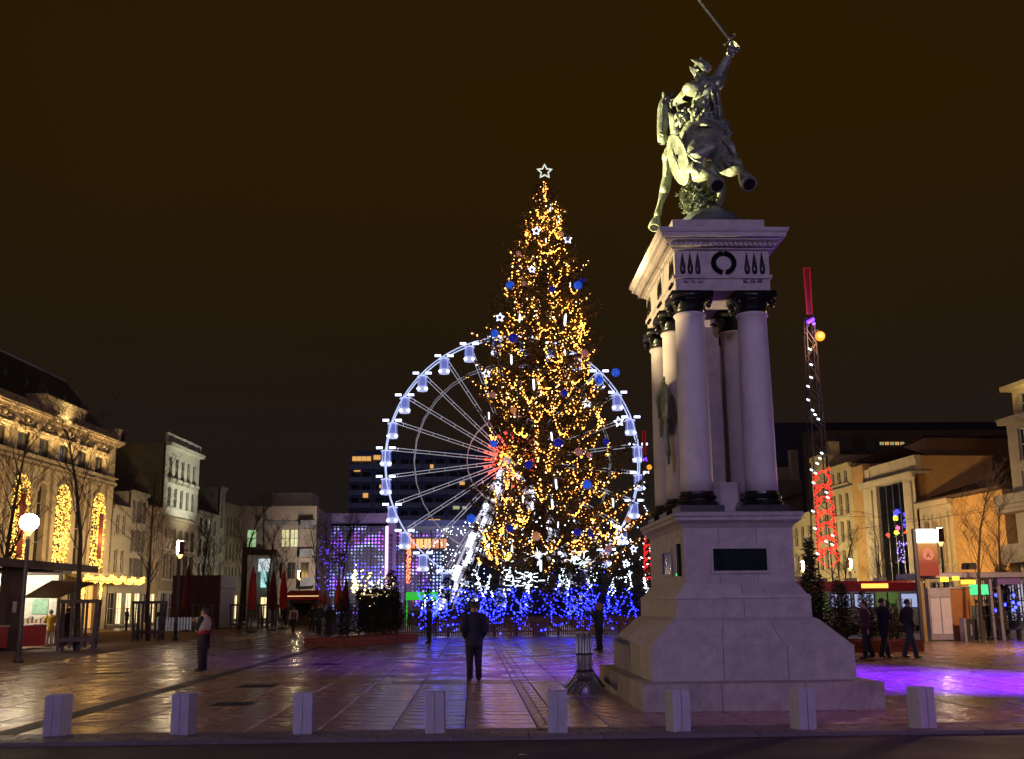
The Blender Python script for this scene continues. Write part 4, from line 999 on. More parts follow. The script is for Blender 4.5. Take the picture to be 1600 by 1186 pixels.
# ---- the theatre: arcaded stone front, mansard roof
OU0, OU1 = -34.5, -1.8; OL = OU1 - OU0
op = thing('theatre', 'grand stone theatre with lit arches, carved frieze and dark mansard roof', 'theatre', FL.world(OU0, 0, 0), FL.ang)
bays = [-33.0 + 3.5 * k - OU0 for k in range(9)]              # bay centres
def arch_pts(c, hw, z, n=10): return [(c + hw * math.cos(PI * i / n), z + hw * math.sin(PI * i / n)) for i in range(n + 1)]
b = MB(); hs = []
for k, c in enumerate(bays):
    hs.append((c - 1.1, c + 1.1, 13.12, 14.6))
    hs.append((c - 1.25, c + 1.25, 5.0, 11.35) if k % 2 == 0 else (c - .75, c + .75, 5.2, 11.2))
    hs.append((c - 1.15, c + 1.15, .0, 3.7))
holes_wall(b, 0, OL, 0, 16.0, hs, .45); b.b2(0, OL, .5, 20, 0, 16.2)
for k, c in enumerate(bays):                                   # rounded heads of the tall arches
    hw, zt = (1.25, 11.35) if k % 2 == 0 else (.75, 11.2); z = zt - hw; pts = arch_pts(c, hw, z)
    for i in range(10):
        (xa, za), (xb, zb) = pts[i], pts[i + 1]; b.hexa([(xa, .002, za), (xb, .002, zb), (xb, .40, zb), (xa, .40, za), (xa, .002, zt), (xb, .002, zt), (xb, .40, zt), (xa, .40, zt)])
b.build('wall', OPERA, op)
for k, c in enumerate(bays):
    window(op, c - 1.1, c + 1.1, 13.12, 14.6, w=.34, nx=3, nz=1, fm=FRAMED)
    if k % 2 == 0: window(op, c - 1.25, c + 1.25, 5.0, 11.3, w=.4, nx=3, nz=5)
    else: window(op, c - .75, c + .75, 5.2, 11.15, w=.38, nx=2, nz=4)
    window(op, c - 1.15, c + 1.15, .02, 3.65, w=.35, nx=2, nz=2, gm=LITWARM if k in (6, 8) else GLASS, name='door')
    b = MB(); b.b2(c - 1.35, c + 1.35, -.22, -.002, 14.66, 14.86); b.b2(c - 1.42, c + 1.42, -.30, -.002, 14.86, 14.96); b.build('window_head', OPERA, op)
    b = MB()                                                   # carved garlands under the cornice
    for q in range(11): a = PI + PI * q / 10; b.ball((c + math.cos(a) * .8, -.08, 15.55 + math.sin(a) * .30), .13 + .03 * math.sin(q * 2.3), 6, 4)
    b.ball((c, -.12, 15.55), .22, 8, 5); b.build('carved_garland', OPERA, op, kind='stuff')
    hw, zt = (1.25, 11.35) if k % 2 == 0 else (.75, 11.2); pts = arch_pts(c, hw + .16, zt - hw, 14)
    b = MB(); b.tube([(x, -.03, z) for x, z in pts], .16, 5); b.b2(c - .18, c + .18, -.25, 0, zt + .05, zt + .55); b.build('archivolt', OPERA, op)
for k in range(10):
    c = bays[0] + 3.5 * (k - .5)
    if c < .3 or c > OL + .1: continue
    c = min(c, OL - .45)
    b = MB(); b.b2(c - .32, c + .32, -.18, -.002, 4.9, 11.9); b.b2(c - .42, c + .42, -.26, -.002, 11.9, 12.25); b.b2(c - .40, c + .40, -.24, -.002, 4.7, 5.1); b.b2(c - .30, c + .30, -.16, -.002, 13.05, 15.1); b.b2(c - .36, c + .36, -.22, -.002, 15.1, 15.35); b.build('pilaster', OPERA, op)
for z0, z1, pr in ((12.45, 12.62, .30), (12.62, 12.95, .12), (12.95, 13.04, .38), (4.45, 4.7, .35), (15.98, 16.08, .45), (16.08, 16.22, .62), (16.22, 16.32, .70)):
    b = MB(); b.b2(-.1, OL + (.06 if z0 < 15 else pr * .6), -pr, -.003, z0, z1 - .004); b.build('stone_band', OPERA, op)
b = MB()
for k in range(58): x = .3 + k * OL / 58; b.b2(x - .09, x + .09, -.46, -.1, 15.80, 15.97); b.b2(x - .08, x + .08, -.28, -.01, 12.28, 12.44)
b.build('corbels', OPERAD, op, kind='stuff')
b = MB(); b.b2(0, OL - .5, -.12, .4, 16.33, 16.92); b.b2(-.05, OL - .45, -.2, .45, 16.92, 17.0); b.b2(OL - .62, OL + .12, -.35, .5, 16.33, 17.38); b.b2(OL - .68, OL + .18, -.42, .55, 17.38, 17.48); b.build('parapet', OPERA, op)
x0, x1 = -17.1 - OU0, -9.4 - OU0
b = MB(); b.b2(x0, x1, -.25, .9, 16.33, 17.55); b.b2(x0 - .12, x1 + .12, -.40, 1.0, 17.55, 17.68); b.b2(x0 - .22, x1 + .22, -.52, 1.05, 17.68, 17.82); b.build('attic_block', OPERA, op)
b = MB()
for k in range(12):
    x = x0 + .45 + k * (x1 - x0 - .9) / 11; b.b2(x - .06, x + .06, -.33, -.25, 16.7, 17.5)
    if k < 11:
        for q in range(7): b.ball((x + .33 + R_(-.16, .16), -.27, 16.8 + q * .1), R_(.05, .11), 6, 4)
b.build('carved_frieze', OPERA, op, kind='stuff')
b = MB(); e0, e1 = -.5, OL - .35                                # mansard
b.add([(e0, .5, 16.5), (e1, .5, 16.5), (e1, 19, 16.5), (e0, 19, 16.5), (e0, 3.4, 21.2), (e1 - 3.2, 3.4, 21.2), (e1 - 3.2, 16, 21.2), (e0, 16, 21.2)], [(0, 1, 5, 4), (1, 2, 6, 5), (2, 3, 7, 6), (3, 0, 4, 7), (4, 5, 6, 7)])
rf = b.build('roof', SLATE, op)
b = MB(); b.tube([(e0, 3.35, 21.25), (e1 - 3.2, 3.35, 21.25), (e1 - .1, .45, 16.6)], .10, 6); b.build('ridge', mat('zinc', (.22, .25, .26), .4, metal=.5), rf)
for k in range(9):
    x = 1.5 + k * 3.4; w_ = 1.9; z = 18.9
    b = MB(); b.b2(x - .22, x + .22, w_ - .25, w_ + .7, z - .15, z + .35); b.build('roof_vent', SLATE, rf)
b = MB()
for k in range(9): b.b2(bays[k] - .6, bays[k] + .6, -.75, -.55, 12.97, 13.06)
b.build('uplight', DARKBRONZE, op, kind='stuff')
# curtains of warm bulbs in every other arch, and banners
rn = random.Random(4)
CURT = mat('warm_curtain_bulb', (.8, .6, .3), emit=(1.0, .55, .09), es=3.0)
for k, (c, nm) in enumerate(((bays[4], 'tall arch by the red banner at the open end of the theatre'), (bays[6], 'middle arch of the theatre without a banner'), (bays[8], 'last theatre arch next to the small houses'))):
    b = MB(); n = 0
    while n < 520:
        x, z = rn.uniform(-1.38, 1.38), rn.uniform(5.0, 11.4)
        if z > 10.1 and x * x + (z - 10.1) ** 2 > 1.85: continue
        b.octa((x + rn.uniform(-.02, .02), rn.uniform(-.08, .12), z), rn.choice((.035, .045, .055, .075))); n += 1
    tag(b.build('light_curtain', CURT, kind='stuff', loc=FL.world(c + OU0, -.16, 0), ), 'curtain of warm bulbs filling the ' + nm, 'light curtain').rotation_euler = (0, 0, FL.ang)
BAN = mat('dark_red_banner', (.16, .02, .02), .8, var=.2)
for c, z0, z1, l in ((bays[4] - .55, 5.3, 9.9, 'dark red banner hanging before the lit arch at the open end of the theatre'), (bays[8] - .35, 5.8, 9.6, 'dark red banner hanging before the last theatre arch')):
    b = MB(); b.b2(-.42, .42, -.015, .015, z0, z1); b.b2(-.46, .46, -.04, .03, z1, z1 + .06)
    o = b.build('banner', BAN, loc=FL.world(c + OU0, -.55, 0)); o.rotation_euler = (0, 0, FL.ang); tag(o, l, 'banner')
# garland lit awning along the ground floor
b = MB(); a0, a1 = bays[6] + OU0 + 1.5, 2.6
for k in range(620):
    u = rn.uniform(a0, a1); b.octa(FL.world(u, -1.6 + rn.uniform(-.15, .15), 4.25 + rn.uniform(-.22, .25) - .3 * abs(math.sin(u * 1.3))), rn.uniform(.04, .08))
for u in (a0, a0 + 3.4):
    for k in range(60): b.octa(FL.world(u + rn.uniform(-.1, .1), -1.6 + rn.uniform(-.1, .1), rn.uniform(2.3, 4.1)), rn.uniform(.04, .075))
tag(b.build('light_garland', CURT, kind='stuff'), 'garland of warm bulbs along the awning at street level of the theatre', 'light garland')
aw = MB(); aw.hexa([(0, -1.7, 4.0), (a1 - a0, -1.7, 4.0), (a1 - a0, 0, 4.5), (0, 0, 4.5), (0, -1.7, 4.06), (a1 - a0, -1.7, 4.06), (a1 - a0, 0, 4.56), (0, 0, 4.56)])
o = aw.build('awning', mat('sand_awning', (.35, .28, .16), .8), loc=FL.world(a0, -.05, -.12)); o.rotation_euler = (0, 0, FL.ang); tag(o, 'long sand coloured awning over the pavement under the theatre garland', 'awning')

# ---- the row beyond the theatre
P_ = PLASTERS
building('town_house', 'low grey plaster house between the theatre and the taller shuttered house', FL, -1.6, 2.38, 10.7, 9, P_['grey'], rows=[(.3, 3.1, [(.3, 1.9), (2.2, 3.7)]), (4.8, 6.9, grid(2, 3.98, .8)), (8.3, 10.1, grid(2, 3.98, .8))], lit={(0, 1): LITWHITE}, roof=1.2)
building('town_house', 'narrow tall house with dark shutters and a flat grey attic', FL, 2.42, 6.88, 12.4, 9, P_['grey'], rows=[(.3, 3.1, [(.3, 2.0), (2.4, 4.1)]), (4.6, 6.3, grid(2, 4.46, .8)), (6.9, 8.9, grid(2, 4.46, .8)), (9.6, 11.6, grid(2, 4.46, .8))], lit={(0, 0): LITWHITE, (0, 1): LITWHITE}, shut=True)
building('town_house', 'ochre house with rows of narrow windows against the blank gable wall', FL, 6.92, 10.9, 11.4, 9, P_['ochre'], rows=[(.3, 3.1, [(.4, 1.7), (2.1, 3.6)]), (4.4, 6.2, grid(3, 3.98, .62, .2)), (6.8, 8.5, grid(3, 3.98, .62, .2)), (9.1, 10.9, grid(3, 3.98, .62, .2))], lit={(0, 1): LITWHITE}, roof=.8)
wb = building('apartment_house', 'tall white apartment house with a balustraded top and a blank gable coloured dark for dim light', FL, 10.95, 21.9, 18.2, 15, P_['white'], sm=P_['olive'], rows=[(.3, 3.2, grid(4, 10.9, 1.7)), (4.6, 7.1, grid(5, 10.9, 1.2)), (7.6, 9.7, grid(5, 10.9, 1.1)), (11.9, 13.9, grid(5, 10.9, .95, .7)), (14.9, 17.0, grid(5, 10.9, .95, .7))], cornice=.55, lit={(0, 2): LITWHITE})  # the gable's dim light is put into its darker plaster
b = MB(); b.b2(0, 10.95, -.1, .1, 18.28, 18.45); b.b2(0, 10.95, -.12, .12, 19.15, 19.3)
for x in (0, 2.2, 4.3, 6.5, 8.6, 10.55): b.b2(x, x + .4, -.11, .11, 18.45, 19.15)
for k in range(50): x = .4 + k * .205; b.b2(x, x + .09, -.05, .05, 18.45, 19.15)
b.build('balustrade', P_['white'], wb)
b = MB()
for k in range(5):
    c = .7 + 1.91 * (k + .5) - .0
    for dx in (-.4, .4): b.b2(c + dx - .1, c + dx + .1, -.35, -.002, 14.3, 14.75)
    b.b2(c - .75, c + .75, -.42, -.003, 14.55, 14.74)
b.build('balcony_brackets', P_['white'], wb)
MB().b2(.02, 10.93, -.06, -.003, 3.5, 10.6)
b = MB(); holes_wall(b, 0, 10.94, 3.4, 10.55, [(a, c, 4.6, 7.1) for a, c in grid(5, 10.9, 1.2)] + [(a, c, 7.6, 9.7) for a, c in grid(5, 10.9, 1.1)], .1, -.1); b.b2(0, 10.94, -.3, -.003, 10.56, 10.85); b.build('stone_facing', P_['stone'], wb)
b = MB(); b.b2(1.2, 1.7, 5, 5.6, 18.2, 19.4); b.b2(2.3, 3.4, 6, 7, 18.2, 19.1); b.build('chimney', TILE, wb)
building('town_house', 'green grey house with a steep slate roof beyond the white apartment house', FL, 21.95, 29.9, 12.2, 12, P_['green_grey'], rows=[(.3, 3.2, grid(3, 7.9, 1.5)), (4.6, 6.6, grid(4, 7.9, .9)), (7.3, 9.2, grid(4, 7.9, .9)), (9.9, 11.6, grid(4, 7.9, .9))], lit={(0, 1): LITWHITE, (3, 2): LITGREEN}, roof=4.2, roofm=SLATE)
building('stair_tower', 'slim pale rendered house end standing above its neighbours', FL, 30.0, 32.3, 15.7, 10, P_['green_grey'], rows=[(.3, 3, [(.5, 1.7)]), (5, 7, [(.7, 1.6)]), (8, 10, [(.7, 1.6)]), (11, 13.8, [(.7, 1.6)])])
building('town_house', 'long dark house with rows of small windows at the end of the theatre side', FL, 32.4, 40.5, 14.0, 10, P_['olive'], rows=[(.3, 3.2, grid(3, 8.1, 1.6)), (4.6, 6.6, grid(5, 8.1, .8)), (7.4, 9.4, grid(5, 8.1, .8)), (10.2, 12.6, grid(5, 8.1, .8))], lit={(0, 0): LITWHITE, (0, 2): LITWHITE}, roof=.8)
# ---- modern block closing the square
FM_ = Face(at(376, 946, 149).x, 149, 0)
def zu(face, *pts): return [face.uz(*p) for p in pts]
uA, uB, uC, uD = [FM_.uz(x, 900)[0] for x in (376, 412, 466, 492)]; zt = FM_.uz(412, 792)[1]
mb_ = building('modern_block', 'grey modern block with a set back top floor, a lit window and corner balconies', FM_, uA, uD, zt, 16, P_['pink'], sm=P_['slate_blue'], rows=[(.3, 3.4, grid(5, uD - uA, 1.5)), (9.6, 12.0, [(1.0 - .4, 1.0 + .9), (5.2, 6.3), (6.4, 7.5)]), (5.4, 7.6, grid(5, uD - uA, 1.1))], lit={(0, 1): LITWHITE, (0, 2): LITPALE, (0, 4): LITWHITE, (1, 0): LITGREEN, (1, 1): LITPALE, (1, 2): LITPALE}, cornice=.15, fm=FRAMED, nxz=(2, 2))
b = MB(); a, c = FM_.uz(419, 780)[0] - uA, FM_.uz(484, 780)[0] - uA; b.b2(a, c, 2.5, 9, zt + .05, FM_.uz(440, 772)[1] + .4); b.build('top_floor', P_['white'], mb_)
b = MB()
for z in (4.4, 8.2, 12.0): b.b2(uC - uA + .3, uD - uA - .1, -1.4, -.003, z, z + .2); b.b2(uC - uA + .3, uD - uA - .1, -1.4, -1.32, z + .2, z + 1.1)
b.build('balcony', P_['slate_blue'], mb_)
b = MB(); b.b2(uB - uA - .1, uB - uA + .1, -.25, -.003, 0, zt); b.b2(uC - uA - .1, uC - uA + .1, -.25, -.003, 0, zt); b.b2(uB - uA, uC - uA, -.2, -.003, 12.6, 13.1); b.build('facade_fins', P_['slate_blue'], mb_)
lh = building('small_house', 'low stone house with a pitched tile roof before the modern block', Face(at(384, 946, 143).x, 143, 0), 0, 3.3, 8.2, 5, P_['grey'], rows=[(.3, 3, [(.4, 1.4), (1.8, 2.9)]), (4.3, 6, [(.5, 1.2), (2.0, 2.7)])], lit={(0, 1): LITWHITE}, roof=.9)
# white lit shop signs
for px, py, w_, h_, m_, l in ((413, 883, .72, .8, (.8, .95, 1.0), 'square white lit shop sign on the low stone house'), (412, 903, .35, 1.2, (.4, .9, .9), 'slim turquoise lit shop sign below the square white sign')):
    o = MB().slab(-w_, w_, -.08, .08, -h_, h_, .03).build('shop_sign', mat('sign_glow', (.8, .8, .8), emit=m_, es=.9), loc=at(px, py, 142.6)); tag(o, l, 'shop sign')
# ---- hall with the light screen
LY = 168.0; FH = Face(at(496, 946, LY).x, LY, 0)
u = lambda px: FH.uz(px, 880)[0]; zz = lambda py: FH.uz(600, py)[1]
def led_material():
    m = bpy.data.materials.new('light_dot_screen'); m.use_nodes = True; t = m.node_tree; L = t.links; bs = t.nodes['Principled BSDF']
    bs.inputs['Base Color'].default_value = (.05, .045, .07, 1); bs.inputs['Roughness'].default_value = .4
    tcn = t.nodes.new('ShaderNodeTexCoord'); sp_ = t.nodes.new('ShaderNodeSeparateXYZ'); L.new(tcn.outputs['Object'], sp_.inputs[0])
    def mth(op, a, b_=None, c=None):
        n = t.nodes.new('ShaderNodeMath'); n.operation = op
        for i, q in enumerate((a, b_, c)):
            if q is None: continue
            if isinstance(q, (int, float)): n.inputs[i].default_value = q
            else: L.new(q, n.inputs[i])
        return n.outputs[0]
    P = .52
    def tri(o): return mth('ABSOLUTE', mth('SUBTRACT', mth('FRACT', mth('DIVIDE', o, P)), .5))
    dx, dz = tri(sp_.outputs['X']), tri(sp_.outputs['Z'])
    d = mth('SQRT', mth('ADD', mth('MULTIPLY', dx, dx), mth('MULTIPLY', dz, dz)))
    dot = mth('LESS_THAN', d, .29)
    n1 = t.nodes.new('ShaderNodeTexNoise'); n1.inputs['Scale'].default_value = .22; n1.inputs['Detail'].default_value = 3; L.new(tcn.outputs['Object'], n1.inputs['Vector'])
    n2 = t.nodes.new('ShaderNodeTexNoise'); n2.inputs['Scale'].default_value = .5; n2.inputs['Detail'].default_value = 4; n2.inputs['Distortion'].default_value = 1.2; L.new(tcn.outputs['Object'], n2.inputs['Vector'])
    cr_ = t.nodes.new('ShaderNodeValToRGB'); e = cr_.color_ramp.elements; e[0].position = .3; e[0].color = (.10, .05, 1, 1); e[1].position = .72; e[1].color = (.75, .12, .9, 1)
    for p_, c_ in ((.42, (.12, .12, 1, 1)), (.5, (.40, .62, 1, 1)), (.58, (.28, .10, 1, 1))): q = e.new(p_); q.color = c_
    L.new(n1.outputs[0], cr_.inputs[0]); L.new(cr_.outputs[0], bs.inputs['Emission Color'])
    mr = t.nodes.new('ShaderNodeMapRange'); mr.inputs[1].default_value = .46; mr.inputs[2].default_value = .70; mr.inputs[3].default_value = .10; mr.inputs[4].default_value = 4.5; L.new(n2.outputs[0], mr.inputs[0])
    L.new(mth('MULTIPLY', dot, mr.outputs[0]), bs.inputs['Emission Strength']); return m
LEDM = led_material()
hall = thing('concert_hall', 'lilac lit hall with a glowing dot screen facade and a flat projecting roof', 'hall', FH.world(0, 0, 0))
b = MB(); b.b2(u(500), u(740), .6, 14, 0, zz(822)); b.build('wall', P_['slate_blue'], hall)
b = MB(); b.b2(u(492), u(612), -1.6, 13, zz(817), zz(803)); b.build('roof', P_['lilac'], hall)
b = MB(); b.b2(u(612), u(745), 1.5, 13, zz(825), zz(812)); b.build('roof', P_['navy'], hall)
xs = [500, 526, 543, 562, 580, 601]
for a, c in zip(xs, xs[1:]): MB().b2(u(a) + .05, u(c) - .05, -.1, .1, .6, zz(822)).build('light_screen', LEDM, hall)
for a, c in ((619, 633), (642, 656), (658, 672), (674, 690)): MB().b2(u(a), u(c), -.1, .1, 1.5, zz(829)).build('light_screen', LEDM, hall)
MB().slab(u(602), u(607), -.5, .2, .2, zz(822), .1).build('light_column', mat('pink_light_column', (.8, .6, .8), emit=(1.0, .62, .95), es=1.5), hall)
MB().slab(u(607), u(619.5), -1.0, 1.0, 0, zz(818), .1).build('pillar', P_['lilac'], hall)
b = MB()
sg = put('sign_board', MB().b2(u(608.5), u(613.5), -1.12, -1.02, zz(895), zz(836)).mesh('sign_board', FRAMED), hall)
b = MB()
for k in range(7):
    z = zz(841 + k * 7.6); x = (u(608.5) + u(613.5)) / 2; r = .17
    if k % 2 == 0: b.tube([(x + math.cos(a) * r, -1.15, z + math.sin(a) * r) for a in [i * PI / 4 for i in range(8)]], .05, 4, closed=True)
    else: b.b2(x - r, x + r, -1.17, -1.12, z - r, z - r * .4); b.b2(x - r, x + r, -1.17, -1.12, z + r * .4, z + r)
b.build('sign_characters', P_['lilac'], sg, kind='stuff')
for k in range(6):
    a = 625 + k * 12.4; window(hall, u(a), u(a + 11.5), zz(858), zz(842), w=-.35, gm=mat('restaurant_glow' + 'abcdef'[k], (.6, .3, .1), emit=((1, .42, .07), (1, .30, .05), (1, .5, .12), (1, .55, .15), (.9, .3, .08), (.9, .45, .2))[k], es=(.9, .8, 1.3, 1.2, .7, .6)[k]), fm=FRAMED, nx=2, nz=1)
b = MB(); b.b2(u(624), u(700), -.5, .55, zz(842), zz(839)); b.b2(u(624), u(700), -.5, .55, zz(861), zz(858)); b.build('balcony', FRAMED, hall)
b = MB(); rn = random.Random(8)
for k in range(200): b.octa((u(639) + rn.uniform(-.35, .35), -1.2, rn.uniform(zz(912), zz(836))), rn.uniform(.06, .11))
o = b.build('fairy_lights', mat('red_amber_bulb', (.8, .3, .1), emit=(1.0, .22, .08), es=3), kind='stuff', loc=FH.world(0, 0, 0)); tag(o, 'vertical string of red and amber bulbs before the glowing hall', 'fairy lights')
# ---- tower block far behind
TYY = 250.0; FT = Face(at(541, 946, TYY).x, TYY, 0); tb0, tb1 = 0, FT.uz(765, 750)[0]; TH = FT.uz(640, 710)[1]
tow = thing('tower_block', 'dark navy slab block of flats with long balconies and a few lit windows', 'tower block', FT.world(0, 0, 0))
MB().b2(0, tb1, 0, 14, 0, TH).build('wall', P_['navy'], tow)
MB().b2(1, tb1 - 1, 2, 12, TH, TH + 1.2).build('roof', P_['navy'], tow)
zf = TH - 3.4; fl = 0; bm_ = MB().b2(0, 10.2, -1.3, -1.2, 0, 1.05).mesh('balcony', P_['slate_blue'])
bdk = mat('balcony_panel', (.17, .18, .28), .6, var=.2)
bm_ = MB(); bm_.b2(0, 5.4, -1.3, -1.2, 0, 1.0); bm_.b2(0, 5.4, -1.2, 0, -.16, 0); bm_ = bm_.mesh('balcony', bdk)
while zf > 3:
    k = 0
    while k * 5.6 + 5.5 < tb1:
        put('balcony', bm_, tow, loc=(k * 5.6 + .1 + (fl % 2) * .0, 0, zf))
        window(tow, k * 5.6 + .6, k * 5.6 + 2.4, zf + .2, zf + 2.3, w=-.08, fm=FRAMED); window(tow, k * 5.6 + 3.0, k * 5.6 + 4.9, zf + .2, zf + 2.3, w=-.08, fm=FRAMED); k += 1
    zf -= 2.95; fl += 1
for px, py, w_, h_, m_ in ((566, 718, 30, 8, LITWARM), (590, 716, 12, 8, LITWARM), (559, 737, 11, 3, LITWARM), (572, 775, 9, 8, LITWARM), (595, 761, 4, 6, LITWARM), (675, 730, 6, 7, LITWARM), (722, 756, 9, 6, LITWARM), (713, 794, 11, 6, LITPALE), (726, 794, 8, 5, LITPALE), (679, 815, 19, 7, LITWARM)):
    a, z = FT.uz(px - w_ / 2, py + h_ / 2); c, z1 = FT.uz(px + w_ / 2, py - h_ / 2); window(tow, a, c, z, z1, w=-1.4, fm=FRAMED, gm=m_, nx=max(1, w_ // 7), nz=1)
# ---- tram side
def slopebox(name, m, parent, u0, u1, w0, w1, z0, za, zb):
    b = MB(); b.hexa([(u0, w0, z0), (u1, w0, z0), (u1, w1, z0), (u0, w1, z0), (u0, w0, za), (u1, w0, za), (u1, w1, zb), (u0, w1, zb)]); return b.build(name, m, parent)
cin = thing('picture_house', 'orange rendered building with a pale stone portal round a tall dark window', 'building', FR.world(-8.95, 0, 0), FR.ang); o_ = 8.95
b = MB(); holes_wall(b, 0, o_ - 6.75, 0, 12.6, []); b.b2(0, o_ - 6.75, .05, 9, 0, 12.6); b.build('wall', P_['orange'], cin)
b = MB(); b.b2(o_ - 6.74, o_ + 2.0, .7, 9.5, 0, 10.85); b.b2(o_ - 6.7, o_ + 2.0, .5, 6, 10.86, 12.15); b.build('side_wall', P_['orange'], cin)
b = MB(); holes_wall(b, o_ - 6.74, o_ + 2.0, 0, 10.8, [(o_ - 4.4, o_ + .1, .2, 10.55)], .65, -.12); b.b2(o_ - 6.95, o_ + 2.2, -.4, -.123, 10.55, 10.82); b.b2(o_ - 7.0, o_ + 2.25, -.5, 1, 10.82, 10.98)
for x in (o_ - 5.6, o_ + 1.0): b.b2(x - .5, x + .5, -.22, -.123, .3, 10.3)
b.build('portal', P_['pale'], cin)
b = MB(); b.b2(o_ - 6.7, o_ - 5.85, .1, .5, 10.99, 12.1); b.b2(o_ - 5.7, o_ + 1.95, .1, .5, 10.99, 12.2); b.b2(o_ - 5.7, o_ + 1.95, .02, .1, 11.9, 12.2); b.build('attic_panel', P_['pale'], cin)
BLUEF = mat('blue_black_frame', (.03, .04, .07), .4)
for k in range(4):
    x = o_ - 4.4 + k * 1.125
    for z0_, z1_ in ((.25, 4.6), (4.6, 10.5)): window(cin, x + .02, x + 1.1, z0_, z1_, w=.45, fm=BLUEF, nx=1, nz=3)
for k in range(5): x = o_ - 4.4 + k * 1.125; MB().b2(x - .07, x + .07, .15, .44, .22, 10.5).build('mullion', BLUEF, cin)
NE = lambda n, c, e=2.0: mat(n, c, emit=c, es=e)
NBL, NYE, NRE, NPI = NE('blue_neon', (.06, .06, 1.0)), NE('yellow_neon', (.85, 1.0, .05), 1.3), NE('red_neon', (1.0, .08, .04), 1.3), NE('pink_neon', (.9, .15, .5), .9)
def blob(px, py, w_, h_, m_, cn='sign_light'):
    a, z = FR.uz(px, py); b = MB(); s_ = 80 / F; k = 0
    while k < w_ * h_ * .5:
        x, y = R_(-w_, w_), R_(-h_, h_)
        if (x / w_) ** 2 + (y / h_) ** 2 > 1: continue
        l = R_(.05, .16); t = R_(-.5, .5); b.tube([(a + o_ + x * s_ - l * math.cos(t), .06, z + y * s_ - l * math.sin(t)), (a + o_ + x * s_ + l * math.cos(t), .04, z + y * s_ + l * math.sin(t))], .045, 4); k += 1
    return b.build(cn, m_, cin, kind='stuff')
for q in ((1401, 800, 7, 4, NBL), (1397, 803, 4, 5, NBL), (1398, 810, 10, 3.5, NYE), (1402, 826, 5, 5, NPI), (1412, 802, 2, 4, NBL), (1412, 812, 2, 3, NBL), (1412, 822, 2, 4, NBL), (1400, 832, 8, 3.5, NYE), (1387, 836, 7, 2.6, NRE), (1415, 832, 6, 2.5, NRE)): blob(*q)
rn = random.Random(9); b = MB()
for k in range(34): a, z = FR.uz(rn.uniform(1400, 1416), rn.uniform(846, 880)); b.octa((a + o_, .1, z), .06)
b.build('window_lights', NE('lilac_bulb', (.4, .3, 1.0), 1.6), cin, kind='stuff')
slopebox('red_curtain', mat('red_lit_curtain', (.3, .03, .03), .8, emit=(.25, .015, .01), es=.5), cin, o_ - 4.2, o_ - 2.6, .8, .85, .5, 6.0, 6.0)
rear = thing('rear_house', 'orange gabled house rising behind the pale stone portal', 'house', FR.world(-9.5, 9.6, 0), FR.ang)
_f = FR.world(0, 9.6, 0); _f = Face(_f.x, _f.y, FR.ang); (ua, za), (ub, zb_) = _f.uz(1330, 736), _f.uz(1444, 684); ua += 9.5; ub += 9.5
b = MB(); b.hexa([(ua, 0, 0), (ub, 0, 0), (ub, 8, 0), (ua, 8, 0), (ua, 0, za), (ub, 0, zb_), (ub, 8, zb_), (ua, 8, za)]); b.build('wall', P_['orange'], rear)
b = MB(); b.hexa([(ua - .1, -.2, za + .02), (ub + .1, -.2, zb_ + .02), (ub + .1, 8.1, zb_ + .02), (ua - .1, 8.1, za + .02), (ua - .1, -.2, za + .2), (ub + .1, -.2, zb_ + .2), (ub + .1, 8.1, zb_ + .2), (ua - .1, 8.1, za + .2)]); b.build('roof', TILE, rear)
ann = building('annex', 'small pale annex with slim pilasters under a dark tile roof', FR, 2.05, 6.75, 8.5, 8, P_['pale'], sm=P_['orange'], rows=[(.3, 3, grid(2, 4.7, 1.4)), (4.2, 7.2, grid(3, 4.7, .55))], cornice=.35, fm=FRAMEW)
b = MB()
for a, c in grid(4, 4.7, .3, .1): b.b2(a, c, -.14, -.003, 3.6, 7.7)
b.build('pilaster', P_['pale'], ann)
b = MB(); b.b2(.2, 4.5, -.06, -.003, 4.0, 4.18)
for a, c in grid(3, 4.7, .5): b.b2(a, c, -.10, -.003, 7.25, 7.6)
b.build('window_trim', P_['white'], ann)
slopebox('roof', TILE, ann, -.1, 4.75, -.3, 8, 8.59, 8.72, 11.2)
gab = thing('gable_house', 'house with a large blank orange gable wall and a sloping tile roof', 'house', FR.world(6.8, 0, 0), FR.ang)
slopebox('wall', P_['orange'], gab, 0, 6.2, 0, 12, 0, 8.5, 12.2); slopebox('roof', TILE, gab, -.15, 6.35, -.3, 12.1, 8.55, 8.75, 12.5)
MB().b2(1.0, 1.9, 5.0, 6.0, 9.9, 11.9).build('chimney', mat('brick_chimney', (.20, .06, .035), .9, var=.25, scale=9), gab)
crm = building('apartment_house', 'cream house with three columns of windows left of the orange building', FR, -14.0, -9.0, 13.0, 9, P_['cream'], rows=[(.3, 3.2, grid(2, 5, 1.5)), (4.2, 6.0, grid(3, 5, .72)), (6.6, 8.4, grid(3, 5, .72)), (8.9, 10.7, grid(3, 5, .72)), (11.5, 12.6, grid(3, 5, .72))], roof=1.4)
MB().b2(0, 5, -.1, -.003, 11.15, 11.3).build('gutter', FRAMED, crm)
c2 = building('apartment_house', 'tall narrow cream house behind the red lit mast', FR, -17.4, -14.05, 14.4, 9, P_['cream'], rows=[(.3, 3.2, grid(1, 3.35, 1.6)), (4.4, 6.4, grid(2, 3.35, .8)), (7.2, 9.2, grid(2, 3.35, .8)), (10.2, 12.2, grid(2, 3.35, .8))])
MB().b2(2.4, 3.2, .5, 1.4, 14.4, 15.6).build('chimney', P_['cream'], c2)
